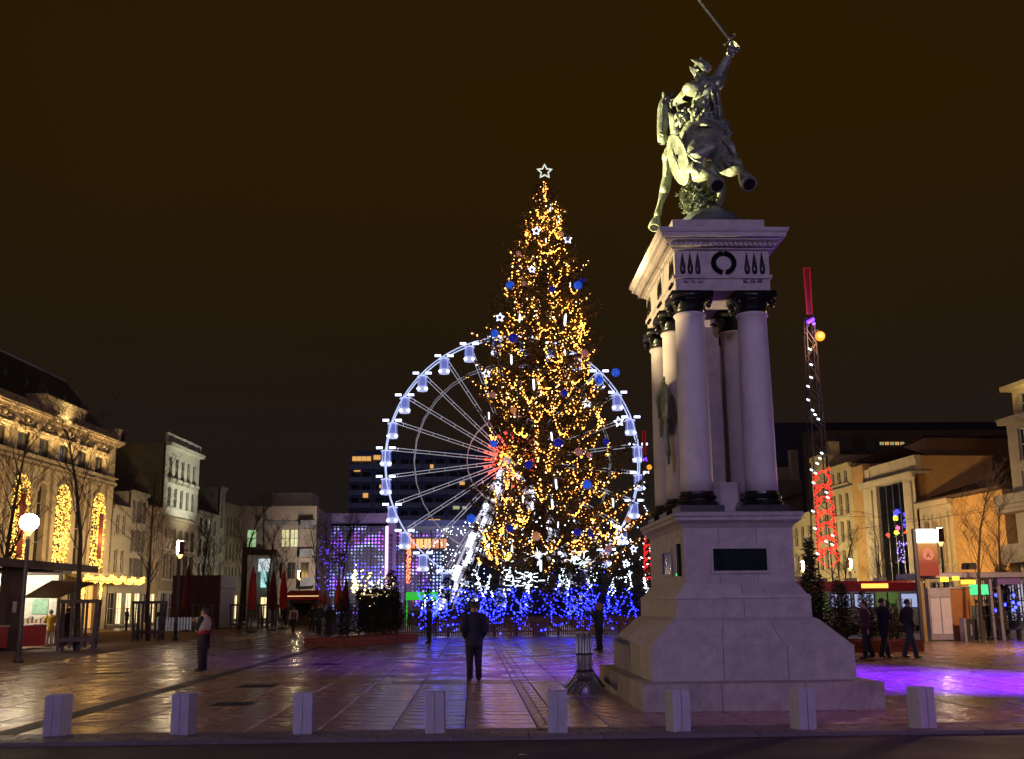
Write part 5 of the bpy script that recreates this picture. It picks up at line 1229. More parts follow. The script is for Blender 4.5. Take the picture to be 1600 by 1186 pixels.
building('town_house', 'yellowish low house with a balcony next to the monument', FR, -25, -17.45, 9.6, 9, P_['cream'], rows=[(.3, 3.2, grid(3, 7.5, 1.4)), (4.2, 6.0, grid(4, 7.5, .8)), (6.8, 8.6, grid(4, 7.5, .8))], cornice=.4)
FS = Face(at(1196, 946, 128).x, 128, 0)
sh = building('villa', 'slate blue house with a dark slanting roof behind the yellowish low house', FS, 0, 5.2, 16.0, 8, P_['slate_blue'], rows=[(9.5, 12.4, [(1.4, 2.6), (3.1, 3.9)])], cornice=0, fm=BLUEF)
MB().b2(4.0, 4.9, -.1, 1.0, 16, 19.6).build('chimney', P_['white'], sh); MB().b2(-.5, 4.0, .5, 6, 16, 17.6).build('top_floor', P_['white'], sh)
b = MB(); b.hexa([(-.3, -.8, 12.7), (5.4, -.8, 14.3), (5.4, .2, 14.3), (-.3, .2, 12.7), (-.3, -.8, 12.95), (5.4, -.8, 14.55), (5.4, .2, 14.55), (-.3, .2, 12.95)]); b.build('roof', TILE, sh)
FB = Face(at(1205, 946, 170).x, 170, 0); s0, s1 = FB.uz(1262, 680)[0], FB.uz(1610, 680)[0]; zb, zt_ = FB.uz(1400, 694)[1], FB.uz(1400, 672)[1]
sl = thing('slab_block', 'long beige slab building on the skyline with a few lit windows', 'building', FB.world(0, 0, 0))
MB().b2(s0, s1, 0, 14, 0, zt_).build('wall', P_['beige'], sl); MB().b2(0, s1, 3, 14, 0, FB.uz(1400, 655)[1]).build('top_floor', P_['navy'], sl)
for k in range(5): a, z = FB.uz(1374 + k * 8, 696); c, z1 = FB.uz(1381 + k * 8, 690); window(sl, a, c, z, z1, w=-.06, fm=FRAMED, gm=LITWARM if k % 2 else LITPALE, nx=2, nz=1)
b = MB()
for px, w_, h_ in ((1300, 22, 8), (1345, 12, 5), (1450, 14, 9), (1520, 18, 6), (1540, 8, 5)): a = FB.uz(px, 680)[0]; b.b2(a, a + w_ * .1, -3, -1, zb - 1.5, zb + h_ * .1)
b.build('roof_plant', P_['slate_blue'], sl, kind='stuff')
for k, (px0, px1, py, y, m_, l) in enumerate(((1446, 1500, 720, 100, 'orange', 'low orange roof house between the gable house and the skyline block'), (1495, 1580, 700, 115, 'beige', 'beige house with a rounded roofline behind the blank gable'))):
    f = Face(at(px0, 946, y).x, y, 0); w_ = f.uz(px1, 800)[0]; h_ = f.uz(px0, py)[1]; t = thing('rear_house', l, 'house', f.world(0, 0, 0)); slopebox('wall', P_[m_], t, 0, w_, 0, 9, 0, h_, h_ + .6); slopebox('roof', TILE, t, -.2, w_ + .2, -.2, 9.2, h_ + .02, h_ + .14, h_ + .75)
cor = building('corner_house', 'tall grey corner house with balconies and a floodlit top floor', FR, 14.2, 21.5, 12.6, 10, P_['slate_blue'], rows=[(.3, 3.1, grid(3, 7.3, 1.4)), (4.0, 6.3, grid(3, 7.3, .9)), (7.2, 9.4, grid(3, 7.3, .9)), (10.0, 12.0, grid(3, 7.3, .9))], cornice=.6)
b = MB()
for z in (3.9, 6.9): b.b2(-.5, 7.3, -1.0, -.003, z, z + .18); b.b2(-.5, 7.3, -1.0, -.93, z + .18, z + 1.1); b.b2(-.5, -.43, -.93, 0, z + .18, z + 1.1)
b.build('balcony', P_['slate_blue'], cor)
b = MB(); holes_wall(b, .3, 7, 12.7, 14.5, [(1.0, 1.9, 12.9, 14.2), (3.2, 4.1, 12.9, 14.2)], .2, .4); b.b2(.3, 7, .62, 9, 12.7, 14.5); b.b2(-.2, 7.4, -.1, 9, 14.5, 14.8); b.build('top_floor', P_['cream'], cor)
window(cor, 1.0, 1.9, 12.9, 14.2, w=.55); window(cor, 3.2, 4.1, 12.9, 14.2, w=.55)
# ================================================================== street furniture
IRON = mat('dark_painted_iron', (.035, .032, .045), .45, metal=.3, var=.2); MAROON = mat('maroon_lamp_plate', (.09, .015, .02), .5)
LAMPW = mat('lamp_glow', (.9, .85, .75), emit=(1.0, .74, .42), es=210.0); LAMPY = mat('lamp_under_glow', (.9, .7, .4), emit=(1.0, .62, .2), es=2.5)
lamp_parts = []
b = MB(); b.lathe([(.16, 0), (.16, .12), (.10, .16), (.085, .9), (.075, .92), (.065, 4.1), (.05, 4.25)], 12); lamp_parts.append(('pole', b.mesh('pole', IRON, True)))
b = MB(); b.lathe([(.05, 4.25), (.13, 4.40), (.17, 4.46)], 12); lamp_parts.append(('collar', b.mesh('collar', LAMPY, True)))
def shell(m, a0, a1, r, z0, z1, name):
    b = MB(); n = 7; vs = []; fs = []
    for rr in (r, r - .02):
        for z in (z0, z1):
            for i in range(n + 1): a = a0 + (a1 - a0) * i / n; bul = 1 + .0 * z; vs.append((math.cos(a) * rr, math.sin(a) * rr, z))
    k = n + 1
    for i in range(n): fs += [(i, i + 1, k + i + 1, k + i), (2 * k + i, 3 * k + i, 3 * k + i + 1, 2 * k + i + 1), (k + i, k + i + 1, 3 * k + i + 1, 3 * k + i), (i, 2 * k + i, 2 * k + i + 1, i + 1)]
    return b.add(vs, fs).mesh(name, m, True)
lamp_parts.append(('diffuser', MB().lathe([(.15, 4.48), (.17, 4.55), (.17, 5.1), (.13, 5.17)], 14).mesh('diffuser', LAMPW, True)))
lamp_parts += [('shade', shell(MAROON, -.95, .95, .215, 4.45, 5.16, 'shade')), ('shade', shell(MAROON, PI - .75, PI + .75, .215, 4.45, 5.16, 'shade'))]
lamp_parts.append(('cap', MB().lathe([(.23, 5.17), (.22, 5.20), (.05, 5.24)], 14).mesh('cap', IRON)))
GLARE_BALL = MB().ball((0, 0, 4.72), .30, 18, 12).mesh('glare_ball', mat('glare_glow', (.9, .85, .75), emit=(1.0, .80, .52), es=70.0), True)  # ball shaped to stand for the round glare of the lamp head
LAMPS = []
def street_lamp(p, rz, label, power, col=(1.0, .78, .48), h=1.0, glare_ball=False):
    o = thing('street_lamp', label, 'street lamp', (p.x, p.y, 0), rz, 'street lamps of the square'); o.scale = (1, 1, h)
    for n_, me in lamp_parts:
        if glare_ball and n_ in ('diffuser', 'shade', 'cap'): continue
        put(n_, me, o)
    if glare_ball: put('glare_ball', GLARE_BALL, o)
    return o
street_lamp(G(28, 1036), .25, 'nearest lit street lamp, beside the market stall with the red counter', 420, (1.0, .80, .5), .94, True)
street_lamp(G(274, 1001), -.75, 'dark poled street lamp with a half lit drum head by the dark red container', 300)
street_lamp(at(193, 964, 108) * 1.0, -.7, 'small distant street lamp under the theatre garland', 250, h=1.0)
street_lamp(at(466, 962, 118), -.7, 'distant street lamp by the red roofed chalet', 250, h=1.05)
street_lamp(at(1482, 985, 62), -PI / 2, 'street lamp with a dark plate between two glowing edges behind the tram sign', 420, (1.0, .62, .26), 1.12)
street_lamp(at(1260, 985, 88), .4, 'far street lamp just clear of the monument on the tram side', 350, (1.0, .62, .26), .95)
street_lamp(at(1335, 985, 84), .6, 'far street lamp before the cream house beside the red mast', 350, (1.0, .62, .26), .95)
# ---- bare trees
BARE = mat('bare_bark', (.055, .042, .032), .9, var=.35, scale=7, bump=.2)
def bare_mesh(seed, h=9.0):
    rn = random.Random(seed); t, br = MB(), MB()
    def grow(p, d, L, r, lv):
        n = 4; pts = [p]; q = p; dd = d
        for i in range(n):
            dd = (dd + V((rn.uniform(-.13, .13), rn.uniform(-.13, .13), rn.uniform(-.02, .12)))).normalized(); q = q + dd * L / n; pts.append(q)
        m_ = t if lv == 0 else br
        m_.tube(pts, [max(.0055, r * (1 - .78 * i / n)) for i in range(n + 1)], 6 if lv == 0 else (4 if lv < 3 else 3), caps=False)
        if lv >= 4 or L < .35: return
        k = {0: 15, 1: 5, 2: 4, 3: 2}[lv]
        for j in range(k):
            u = rn.uniform(.30 if lv == 0 else .2, 1.0); i = min(int(u * n), n - 1); pp = pts[i].lerp(pts[i + 1], u * n - i)
            a = rn.uniform(0, 6.28); up = .95 if lv == 0 else .5; side = V((math.cos(a), math.sin(a), up)).normalized()
            nd = (side * .8 + dd * .45).normalized(); grow(pp, nd, L * (rn.uniform(.22, .42) * (1.2 - .6 * u) if lv == 0 else rn.uniform(.4, .62)), max(.007, r * (.30 if lv == 0 else .45) * (1.1 - .5 * u)), lv + 1)
    grow(V((0, 0, 0)), V((0, 0, 1)), h, .13, 0)
    return t.mesh('trunk', BARE, True), br.mesh('branches', BARE)
BT = [bare_mesh(s_) for s_ in (3, 14, 25)]
def bare_tree(i, p, h, label, rz, lean=0.0):
    o = thing('bare_tree', label, 'tree', (p.x, p.y, 0), rz, 'bare street trees'); o.scale = (h / 9,) * 3; o.rotation_euler = (0, lean, rz)
    put('trunk', BT[i % 3][0], o); put('crown', BT[i % 3][1], o, kind=None); return o
guards = [(120, 1017, 'nearest'), (231, 1002, 'second nearest'), (315, 987, 'third nearest'), (373, 985, 'fourth nearest'), (417, 981, 'fifth nearest'), (447, 977, 'farthest')]
GW = mat('weathered_guard_wood', (.085, .065, .07), .8, var=.3, scale=5, bump=.2)
post_m = MB().slab(-.07, .07, -.07, .07, 0, 2.05, .01).mesh('post', GW); slat_m = MB().slab(-.06, .06, -.025, .025, .12, 1.98, .006).mesh('slat', GW)
rail_m = MB().slab(-.92, .92, -.045, .045, 0, .14, .01).mesh('rail', GW); low_m = MB().slab(-.86, .86, -.05, .05, 0, .16, .01).mesh('rail', GW)
for i, (px, py, nm) in enumerate(guards):
    p = G(px, py); s_ = 1.0 if i < 2 else .95
    g = thing('tree_guard', '%s slatted wooden tree guard of those along the theatre side' % nm, 'tree guard', (p.x, p.y, 0), R_(-.1, .25), 'wooden tree guards'); g.scale = (s_ * (.82 if i == 0 else .8),) * 2 + (s_,)
    for sx in (-1, 1):
        for sy in (-1, 1): put('post', post_m, g, loc=(sx * .78, sy * .78, 0), rot=(sy * -.02, sx * .05, 0))
    for k in range(4):
        a = k * PI / 2; c, s2 = math.cos(a), math.sin(a)
        put('rail', rail_m, g, loc=(-s2 * -.86, c * -.86, 1.9), rot=(0, 0, a)); put('rail', low_m, g, loc=(-s2 * -.82, c * -.82, .38), rot=(0, 0, a))
        for q in (-.26, .26):
            x, y = q * c - (-.80) * s2, q * s2 + (-.80) * c; put('slat', slat_m, g, loc=(x, y, 0), rot=(0, 0, a))
    hh = [9.2, 8.6, 8.5, 9.0, 8.3, 8.0][i]
    bare_tree(i, p, hh, 'bare tree growing inside the %s wooden guard' % nm, i * 1.3 + .4, .02)
for i, (px, py, h, l) in enumerate(((4, 1016, 9.3, 'bare tree at the market stall, its boughs reaching over the red bannered arch'), (338, 978, 8.0, 'bare tree behind the container with a fan of twigs'), (1536, 1003, 6.3, 'taller bare tree before the blank orange gable'), (1578, 1000, 5.8, 'smaller bare tree beside the grey corner house'), (1385, 985, 5.6, 'bare tree in front of the stone portal foot'), (1322, 984, 5.4, 'bare tree in front of the cream house'), (1236, 984, 5.6, 'bare tree close by the monument on the tram side'))):
    bare_tree(i + 1, G(px, py), h, l, i * 2.1)
VIO = mat('violet_bulb', (.3, .1, .9), emit=(.14, .05, 1.0), es=2.6); rn = random.Random(31)
for i, (px, y) in enumerate(((497, 128), (509, 120), (522, 124), (534, 119))):
    p = at(px, 975, y); o = bare_tree(i, p, 10.5, '%s bare tree with violet light strings before the glowing hall' % ORD[i].replace(' highest', '').replace('highest', 'first'), i * 1.7)
    b = MB()
    for k in range(30):
        z = 3.4 + 6.4 * rn.random() ** 1.3; a = z * 3 + i; r = .25 + .1 * rn.random(); b.octa((p.x + rn.gauss(0, .16) + (z - 6) * .06 * (-1) ** i, p.y - .3, z), rn.uniform(.03, .075))
    tag(b.build('fairy_lights', VIO, kind='stuff'), 'violet bulbs twisted round the %s bare tree before the glowing hall' % ('first', 'second', 'third', 'fourth')[i], 'fairy lights')
# ---- market stall with the red counter
FST = face_at(60, 50, 856); us = lambda px, py=960: FST.uz(px, py)[0]
e0, e1 = us(-40), us(92); WD = mat('dark_stall_wood', (.06, .035, .025), .75, var=.25, scale=5); STW = mat('stall_white_wall', (.6, .58, .48), .7)
zr = FST.uz(100, 890)[1]
stall = thing('market_stall', 'market stall with a red counter, raised hatch and lit white inside', 'market stall', FST.world(0, 0, 0), FST.ang)
b = MB(); b.b2(e0 - .5, us(114), -1.0, 3.4, zr, zr + .16); b.b2(e0 - .55, us(115), -1.05, -.9, zr - .12, zr + .2); b.build('roof', WD, stall)
b = MB(); b.b2(e0, e1, 2.3, 2.4, .1, zr - .02); b.build('back_wall', STW, stall)
b = MB(); b.b2(e1, e1 + .12, 0, 2.4, 0, zr - .02); b.build('side_wall', WD, stall)
pw = (us(4), us(31)); MB().slab(pw[0], pw[1], -.12, .2, 0, zr - .02, .01).build('pillar', WD, stall)
MB().slab(us(14), us(20), -.14, -.125, 1.55, 2.0, .002).build('notice', mat('paper_notice', (.6, .6, .58), .8), stall)
b = MB()
for k in range(4): x = us(34) + k * (us(80) - us(34)) / 3; b.b2(x - .05, x + .05, -.8, 2.3, zr - .22, zr - .02)
b.build('roof_beam', WD, stall, kind='stuff')
b = MB(); hx0, hx1 = pw[1] + .05, us(96); b.hexa([(hx0, -.05, 2.15), (hx1 - .6, -.05, 2.15), (hx1 + .5, -1.25, 2.85), (hx0, -1.25, 2.85), (hx0, -.05, 2.19), (hx1 - .6, -.05, 2.19), (hx1 + .5, -1.25, 2.89), (hx0, -1.25, 2.89)]); b.build('hatch', mat('hatch_board', (.22, .14, .07), .7, var=.2), stall)
RED = mat('red_counter_cloth', (.42, .02, .025), .7, var=.15, scale=4)
for a, c in ((e0, pw[0] - .02), (pw[1] + .02, us(64))): MB().slab(a, c, -.30, .25, .12, .98, .01).build('counter', RED, stall); MB().slab(a, c, -.36, .32, .98, 1.03, .008).build('counter_top', STW, stall)
MB().b2(e1 - .04, e1 - .003, .12, 2.29, .12, zr - .25).build('lining', STW, stall)
MB().b2(e1 - .07, e1 - .042, .5, 1.25, 1.45, 2.15).build('menu_board', mat('pale_green_menu', (.25, .42, .30), .6, var=.3, scale=9), stall)
b = MB(); b.b2(e1 - .45, e1 - .045, .2, 2.2, 1.0, 1.05)
for k in range(9): x = .3 + k * .2; b.b2(e1 - .35, e1 - .15, x, x + .13, 1.051, 1.051 + R_(.08, .3))
b.build('goods', mat('jars', (.35, .25, .2), .4, var=.5, scale=3), stall, kind='stuff')
STALLP = FST.world((pw[1] + e1) / 2, 1.2, zr - .4)
# ---- container kiosk, low white fence, parasols, chalets
FK = Face(at(268, 946, 88).x, 88, 0); kw = FK.uz(343, 950)[0]; kh = FK.uz(300, 899)[1]
DRED = mat('dark_red_boards', (.045, .008, .010), .7, var=.2, scale=4); PALEM = mat('pale_metal_panel', (.40, .40, .44), .5, var=.2, scale=2, stain=.4, stain_col=(.1, .1, .12))
ko = thing('container_kiosk', 'dark red container kiosk with a pale metal end', 'kiosk', (at(268, 946, 88).x, 88, 0))
MB().b2(0, kw, 0, 5.2, .05, kh).build('body', DRED, ko)
for k in range(10): MB().b2(k * kw / 10 + .01, (k + 1) * kw / 10 - .01, -.03, -.001, .06, kh - .02).build('board', DRED, ko)
b = MB(); b.b2(kw, kw + .04, 0, 5.2, .1, kh - 1.0); b.build('end_panel', PALEM, ko); b = MB(); b.b2(kw + .001, kw + .09, -.04, 5.25, kh - .95, kh + .03); b.build('end_fascia', PALEM, ko)
for k in range(3): MB().slab(kw + .04, kw + .06, .15 + k * 1.7, 1.7 + k * 1.7, .2, kh - 1.1, .005).build('door', PALEM, ko)
p = at(246, 980, 84); lf = thing('low_fence', 'short row of white pickets glowing faintly before the container kiosk', 'fence', (p.x, p.y, 0))
pk = MB().slab(-.07, .07, -.02, .02, 0, 1.0, .01).mesh('picket', mat('glowing_picket', (.7, .72, .75), .6, emit=(.5, .6, .75), es=.10))  # faint glow in the pickets stands for bluish light on them
for k in range(14): put('picket', pk, lf, loc=(k * .22, 0, 0))
MB().b2(-.1, 3.0, .02, .06, .7, .78).build('rail', WD, lf)
def parasol(p, h, m, label):
    o = thing('closed_parasol', label, 'parasol', (p.x, p.y, 0), R_(0, 1), 'closed parasols')
    MB().tube([(0, 0, 0), (0, 0, h)], .035, 6).build('pole', IRON, o); MB().lathe([(.35, 0), (.35, .1), (.06, .14)], 12).build('base', IRON, o)
    b = MB(); n = 24; vs = []; fs = []; pr = ((.10, .33 * h), (.22, .36 * h), (.26, .5 * h), (.2, .72 * h), (.11, .9 * h), (.03, h))
    for r, z in pr:
        for j in range(n): t = 2 * PI * j / n; rr = r * (1 + .28 * math.cos(t * 6)); vs.append((math.cos(t) * rr, math.sin(t) * rr, z))
    for i in range(len(pr) - 1):
        for j in range(n): fs.append((i * n + j, i * n + (j + 1) % n, (i + 1) * n + (j + 1) % n, (i + 1) * n + j))
    b.add(vs, fs); b.build('canopy', m, o, smooth=True)
PRED = mat('red_parasol', (.32, .02, .02), .8, var=.2); PDK = mat('maroon_parasol', (.12, .012, .018), .8, var=.2); PLIT = mat('bright_red_parasol', (.6, .05, .02), .75, var=.15)
for px, py, yb, m_, l in ((295, 884, 82, PDK, 'maroon closed parasol standing before the dark container'), (396, 884, 76, PRED, 'dark red closed parasol nearest the container kiosk'), (428, 890, 82, PDK, 'maroon closed parasol in the middle of the three by the tree guards'), (444, 889, 86, PLIT, 'bright red closed parasol between the tree guards and the chalet'), (530, 904, 96, PLIT, 'small bright red closed parasol behind the fir planter'), (541, 905, 97, PDK, 'small maroon closed parasol beside the bright red one at the fir planter')):
    q = at(px, py, yb); parasol(q, q.z, m_, l)
def chalet(px0, px1, y, ztop, label, mw, mr_, lights=True, d=3.0):
    p0, p1 = at(px0, 960, y), at(px1, 960, y); w_ = p1.x - p0.x
    o = thing('market_chalet', label, 'market chalet', (p0.x, y, 0))
    b = MB(); holes_wall(b, 0, w_, 0, ztop - .7, [(w_ * .12, w_ * .85, 1.0, ztop - 1.0)], .15); b.b2(0, .1, .2, d, 0, ztop - .7); b.b2(w_ - .1, w_, .2, d, 0, ztop - .7); b.b2(0, w_, d - .1, d + .01, 0, ztop - .7); b.build('wall', mw, o)
    b = MB(); b.b2(-.25, w_ + .25, -.5, d + .2, ztop - .68, ztop - .2); b.hexa([(-.25, -.5, ztop - .2), (w_ + .25, -.5, ztop - .2), (w_ + .25, d + .2, ztop - .2), (-.25, d + .2, ztop - .2), (-.1, .8, ztop + .2), (w_ + .1, .8, ztop + .2), (w_ + .1, 1.8, ztop + .2), (-.1, 1.8, ztop + .2)]); b.build('roof', mr_, o)
    MB().b2(w_ * .1, w_ * .87, -.25, .12, .9, .98).build('counter', WD, o)
    if lights: MB().b2(-.26, w_ + .26, -.53, -.505, ztop - .36, ztop - .30).build('light_strip', mat('warm_strip' + label[:6], (.8, .6, .3), emit=(1, .72, .32), es=1.2), o)
    return o
chalet(451, 494, 104, 3.0, 'red roofed chalet with a warm light strip behind the walkers', WD, PRED)
chalet(495, 506, 112, 2.6, 'little pale green lit chalet beside the red roofed one', mat('pale_boards', (.35, .42, .36), .7), PRED, False)
chalet(560, 588, 108, 3.1, 'chalet hidden behind the fir planter with glowing front', WD, WD); chalet(590, 616, 109, 3.1, 'second glowing chalet behind the fir planter', WD, WD)
b = MB()
for k in range(70): q = at(rn.uniform(553, 615), rn.gauss(912, 14), rn.uniform(100, 107)); b.octa(q, rn.uniform(.06, .13))
for k in range(16): q = at(553 + rn.uniform(-3, 3), rn.uniform(890, 925), 103); b.octa(q, rn.uniform(.1, .2))
tag(b.build('fairy_lights', mat('pale_gold_bulb', (.8, .7, .4), emit=(1.0, .80, .36), es=3.2), kind='stuff'), 'pale gold bulbs glimpsed through the firs of the planter', 'fairy lights')
GRN = mat('green_lit_stall', (.05, .4, .08), .6, emit=(.04, .6, .06), es=.8)
q = at(634, 935, 100); o = thing('green_kiosk', 'green lit kiosk at the foot of the big wheel', 'kiosk', (q.x, q.y, 0)); MB().b2(0, 2.8, 0, 2, 2.2, 2.9).build('canopy', GRN, o)
for x in (.05, 2.7): MB().b2(x, x + .1, 0, .1, 0, 2.2).build('post', GRN, o)
MB().b2(.1, 2.7, .1, .5, 0, 1.0).build('counter', IRON, o)
# ---- fir planters
PLB = mat('red_brown_planter', (.20, .045, .03), .7, var=.25, scale=4)
def planter(c, w_, d, h, rz, label):
    o = thing('planter', label, 'planter', (c.x, c.y, 0), rz); t = .06
    for k in range(2):
        z0, z1 = h * k / 2 + .01, h * (k + 1) / 2 - .005
        for y in (-d / 2, d / 2 - t): MB().slab(-w_ / 2, w_ / 2, y, y + t, z0, z1, .006).build('plank', PLB, o)
        for x in (-w_ / 2, w_ / 2 - t): MB().slab(x, x + t, -d / 2 + t, d / 2 - t, z0, z1, .006).build('plank', PLB, o)
    MB().b2(-w_ / 2 + t, w_ / 2 - t, -d / 2 + t, d / 2 - t, .02, h - .06).build('soil', mat('soil', (.03, .022, .016), .95), o)
    return o
a_, c_ = G(500, 1012), G(623, 1003); m_ = (a_ + c_) / 2 + V((0, .9, 0)); planter(m_, (c_ - a_).length, 1.9, .36, math.atan2(c_.y - a_.y, c_.x - a_.x), 'long red brown planter box full of dark firs in front of the glowing hall')
rn = random.Random(17)
for i, (px, dy, h) in enumerate(((512, .5, 1.45), (526, 1.1, 1.8), (541, .5, 1.7), (556, 1.2, 2.1), (570, .5, 1.9), (583, 1.1, 2.4), (597, .5, 2.2), (607, 1.2, 3.1), (618, .6, 2.1))):
    q = G(px, 1009 - i); fir(i, V((q.x, q.y + dy, .25)), h, '%s fir from the theatre end in the planter before the glowing hall' % rank[i], 'firs in the planter before the hall', rn.uniform(0, 6))
a_, c_ = G(1300, 1020), G(1447, 1019); m_ = (a_ + c_) / 2 + V((0, .9, 0)); planter(m_, (c_ - a_).length, 1.8, .40, 0, 'red brown planter box with dark firs between the monument and the tram sign')
for i, (px, dy, h) in enumerate(((1262, 2.2, 2.0), (1278, .9, 2.3), (1308, 1.4, 2.2), (1326, .6, 2.1), (1345, 1.3, 1.9), (1364, .7, 1.7), (1384, 1.2, 1.6), (1404, .7, 1.4), (1424, 1.2, 1.3))):
    q = G(px, 1019); fir(i + 1, V((q.x, q.y + dy, .28)), h, '%s fir from the monument in the planter by the tram sign' % rank[i], 'firs in the planter by the tram sign', rn.uniform(0, 6))
CF = fir_mesh(41, 3.6, .42, 1.5)
q = G(1292, 1018); o = thing('slim_fir', 'slim column shaped fir right under the red lit mast', 'fir tree', (q.x, q.y + 1.3, .28)); put('trunk', CF[0], o); put('crown', CF[1], o, kind='stuff')
# ---- lit mast
NRT = mat('red_neon_tube', (.8, .05, .03), emit=(1.0, .03, .02), es=1.5); NRD = mat('dim_red_tube', (.08, .006, .005), .5, emit=(.7, .015, .02), es=.30); CWB = mat('cold_white_lamp', (.8, .8, .9), emit=(.72, .84, 1.0), es=4)
VBL = mat('violet_blue_lamp', (.02, .01, .1), emit=(.16, .03, 1.0), es=2.6); ORL = mat('orange_lamp', (.12, .03, .005), emit=(1.0, .27, .02), es=1.7)
MYY = 44.0; mp0 = at(1296, 985, MYY); zt = lambda py, px=1280: at(px, py, MYY).z
mast = thing('light_mast', 'tall lattice mast with red neon loops and cold white lamps', 'light mast', (mp0.x, MYY, 0), 0, 'light masts of the fair')
ZT = zt(420, 1260)
def mr(z): return .35 * (1 - z / ZT) + .11
b = MB()
for sx in (-1, 1):
    for sy in (-1, 1): b.tube([(sx * mr(z), sy * mr(z), z) for z in (0, ZT * .5, ZT * .86)], .028, 5)
b.build('mast_frame', IRON, mast, kind='stuff'); b = MB(); z = .3; k = 0
while z < ZT * .85:
    r = mr(z); r2 = mr(z + .6); s_ = 1 if k % 2 else -1
    b.tube([(-r * s_, -r, z), (r2 * s_, -r2, z + .6)], .016, 4); b.tube([(-r * s_, r, z), (r2 * s_, r2, z + .6)], .016, 4); b.tube([(r, -r * s_, z), (r2, r2 * s_, z + .6)], .016, 4); z += .6; k += 1
b.build('lattice', IRON, mast, kind='stuff'); b = MB()
zlo, zhi = zt(880), zt(752); z = zlo; k = 0
while z < zhi:
    r = mr(z) + .05; b.tube([(-r * .2, -r - .05, z - .16), (-r, -r, z + .12), (-r * .5, -r, z + .44), (0, -r - .04, z + .56), (r * .5, -r, z + .44), (r, -r, z + .12), (r * .2, -r - .05, z - .16)], .025, 5)
    b.tube([(-r, -r * .9, z + .3), (r * (.9 if k % 2 else -.2), -r, z + .55), (r, -r, z + .62)], .02, 5); b.tube([(-r, -r, z + .1), (-r * .3, -r - .03, z + .3), (-r, -r, z + .5)], .02, 5); b.tube([(r, -r, z + .34), (r * .25, -r - .03, z + .5), (r * .9, -r, z + .75)], .018, 5); z += .52; k += 1
b.build('red_neon', NRT, mast, kind='stuff'); b = MB()
for x in (-.09, .12): b.tube([(x, -.1, zt(492, 1262)), (x * 1.25, -.1, ZT)], .03, 5)
b.tube([(-.11, -.1, ZT), (.15, -.1, ZT)], .02, 4); b.build('red_tube', NRD, mast)
MB().b2(-.09, .12, -.04, 0, zt(492, 1262), ZT - .02).build('top_panel', mat('dark_red_panel', (.04, .004, .004), .5, emit=(.25, .004, .006), es=.16), mast)
b = MB(); rn = random.Random(2)
for px, py in ((1268, 592), (1263, 606), (1263, 627), (1270, 643), (1274, 650), (1279, 657), (1284, 710), (1281, 718), (1277, 726), (1268, 736), (1274, 741), (1271, 756), (1291, 771), (1293, 779), (1273, 827), (1290, 847), (1299, 852), (1277, 866), (1268, 572), (1266, 548), (1300, 838), (1270, 800)):
    z = zt(py); b.box((px - 1262 - 32 * (py - 420) / 460) / F * 45 + .0, -mr(z) - .08, z, .115, .05, .05, ry=.5)
b.build('white_lamps', CWB, mast, kind='stuff'); b = MB()
for x, z in ((0, .0), (.1, .06), (-.1, -.05), (.13, -.12)): b.ball((x, -.2, zt(503, 1266) + z), .085, 8, 6)
b.build('violet_lamp', VBL, mast, smooth=True, kind='stuff')
MB().tube([(.05, -.1, zt(520, 1270)), (.3, -.25, zt(518, 1272)), (.33, -.3, zt(524, 1272))], .025, 5).build('lamp_arm', IRON, mast); MB().ball((.33, -.3, zt(528, 1275)), .21, 12, 8).build('orange_lamp', ORL, mast, smooth=True)
MASTL = (mp0.x + .33, MYY - .6, zt(528, 1275)); MASTV = (mp0.x - .2, MYY - 1.6, zt(503, 1266))
Y2 = 88.0; q = at(1016, 985, Y2); dup(mast, loc=(q.x, Y2, 0), label='far twin of the neon mast seen between the big wheel and the columns')
# ---- tram, stop and sign
TRY = 62.0; tx0, tx1 = at(1185, 946, TRY).x, at(1447, 946, TRY).x; tl = tx1 - tx0; zrf = at(1400, 906, TRY).z
tram = thing('tram', 'lit tram with a red roofline standing behind the fir planter', 'tram', (tx0, TRY, 0)); TRB = mat('tram_paint', (.45, .44, .46), .3, var=.08); TRR = mat('tram_red', (.40, .03, .05), .3)
TWN = mat('tram_lit_glass', (.4, .42, .5), .1, emit=(.42, .50, .85), es=.75)
b = MB(); b.slab(0, tl, 0, 2.5, .35, 1.25, .08); b.b2(.02, tl - .02, .1, 2.4, 1.25, zrf - .5); b.build('body', TRB, tram)
b = MB(); b.slab(-.02, tl + .02, -.03, 2.53, zrf - .62, zrf - .05, .12); b.build('roof', TRR, tram)
b = MB(); b.b2(.3, tl - .3, .3, 2.2, 0.05, .36); b.build('bogie', IRON, tram)
n_ = 7
for k in range(n_):
    a = .1 + k * (tl - .2) / n_; c = a + (tl - .2) / n_ - .12
    if k in (2, 5):
        d_ = put('door', MB().b2(a, c, .03, .09, .45, zrf - .7).mesh('door', mat('tram_door', (.06, .09, .04), .3, emit=(.3, .5, .12), es=.22)), tram)
        b = MB(); b.b2((a + c) / 2 - .04, (a + c) / 2 + .04, .01, .03, .45, zrf - .7); put('seal', b.mesh('seal', IRON), d_)
    else: window(tram, a, c, 1.3, zrf - .72, w=.04, fm=IRON, gm=TWN, nx=1, nz=1)
MB().b2(tl * .62, tl * .78, -.05, -.032, zrf - .45, zrf - .2).build('destination_sign', mat('amber_led', (.8, .5, .1), emit=(1, .55, .08), es=1.6), tram)
b = MB()
for k in range(5): x = tl * (.2 + .18 * k); b.b2(x, x + .5, .4, 1.2, zrf - .05, zrf + .14)
b.build('roof_equipment', TRB, tram, kind='stuff')
SY = 47.0
def sx_(px): return at(px, 980, SY).x
def sz(py, px=1480): return at(px, py, SY).z
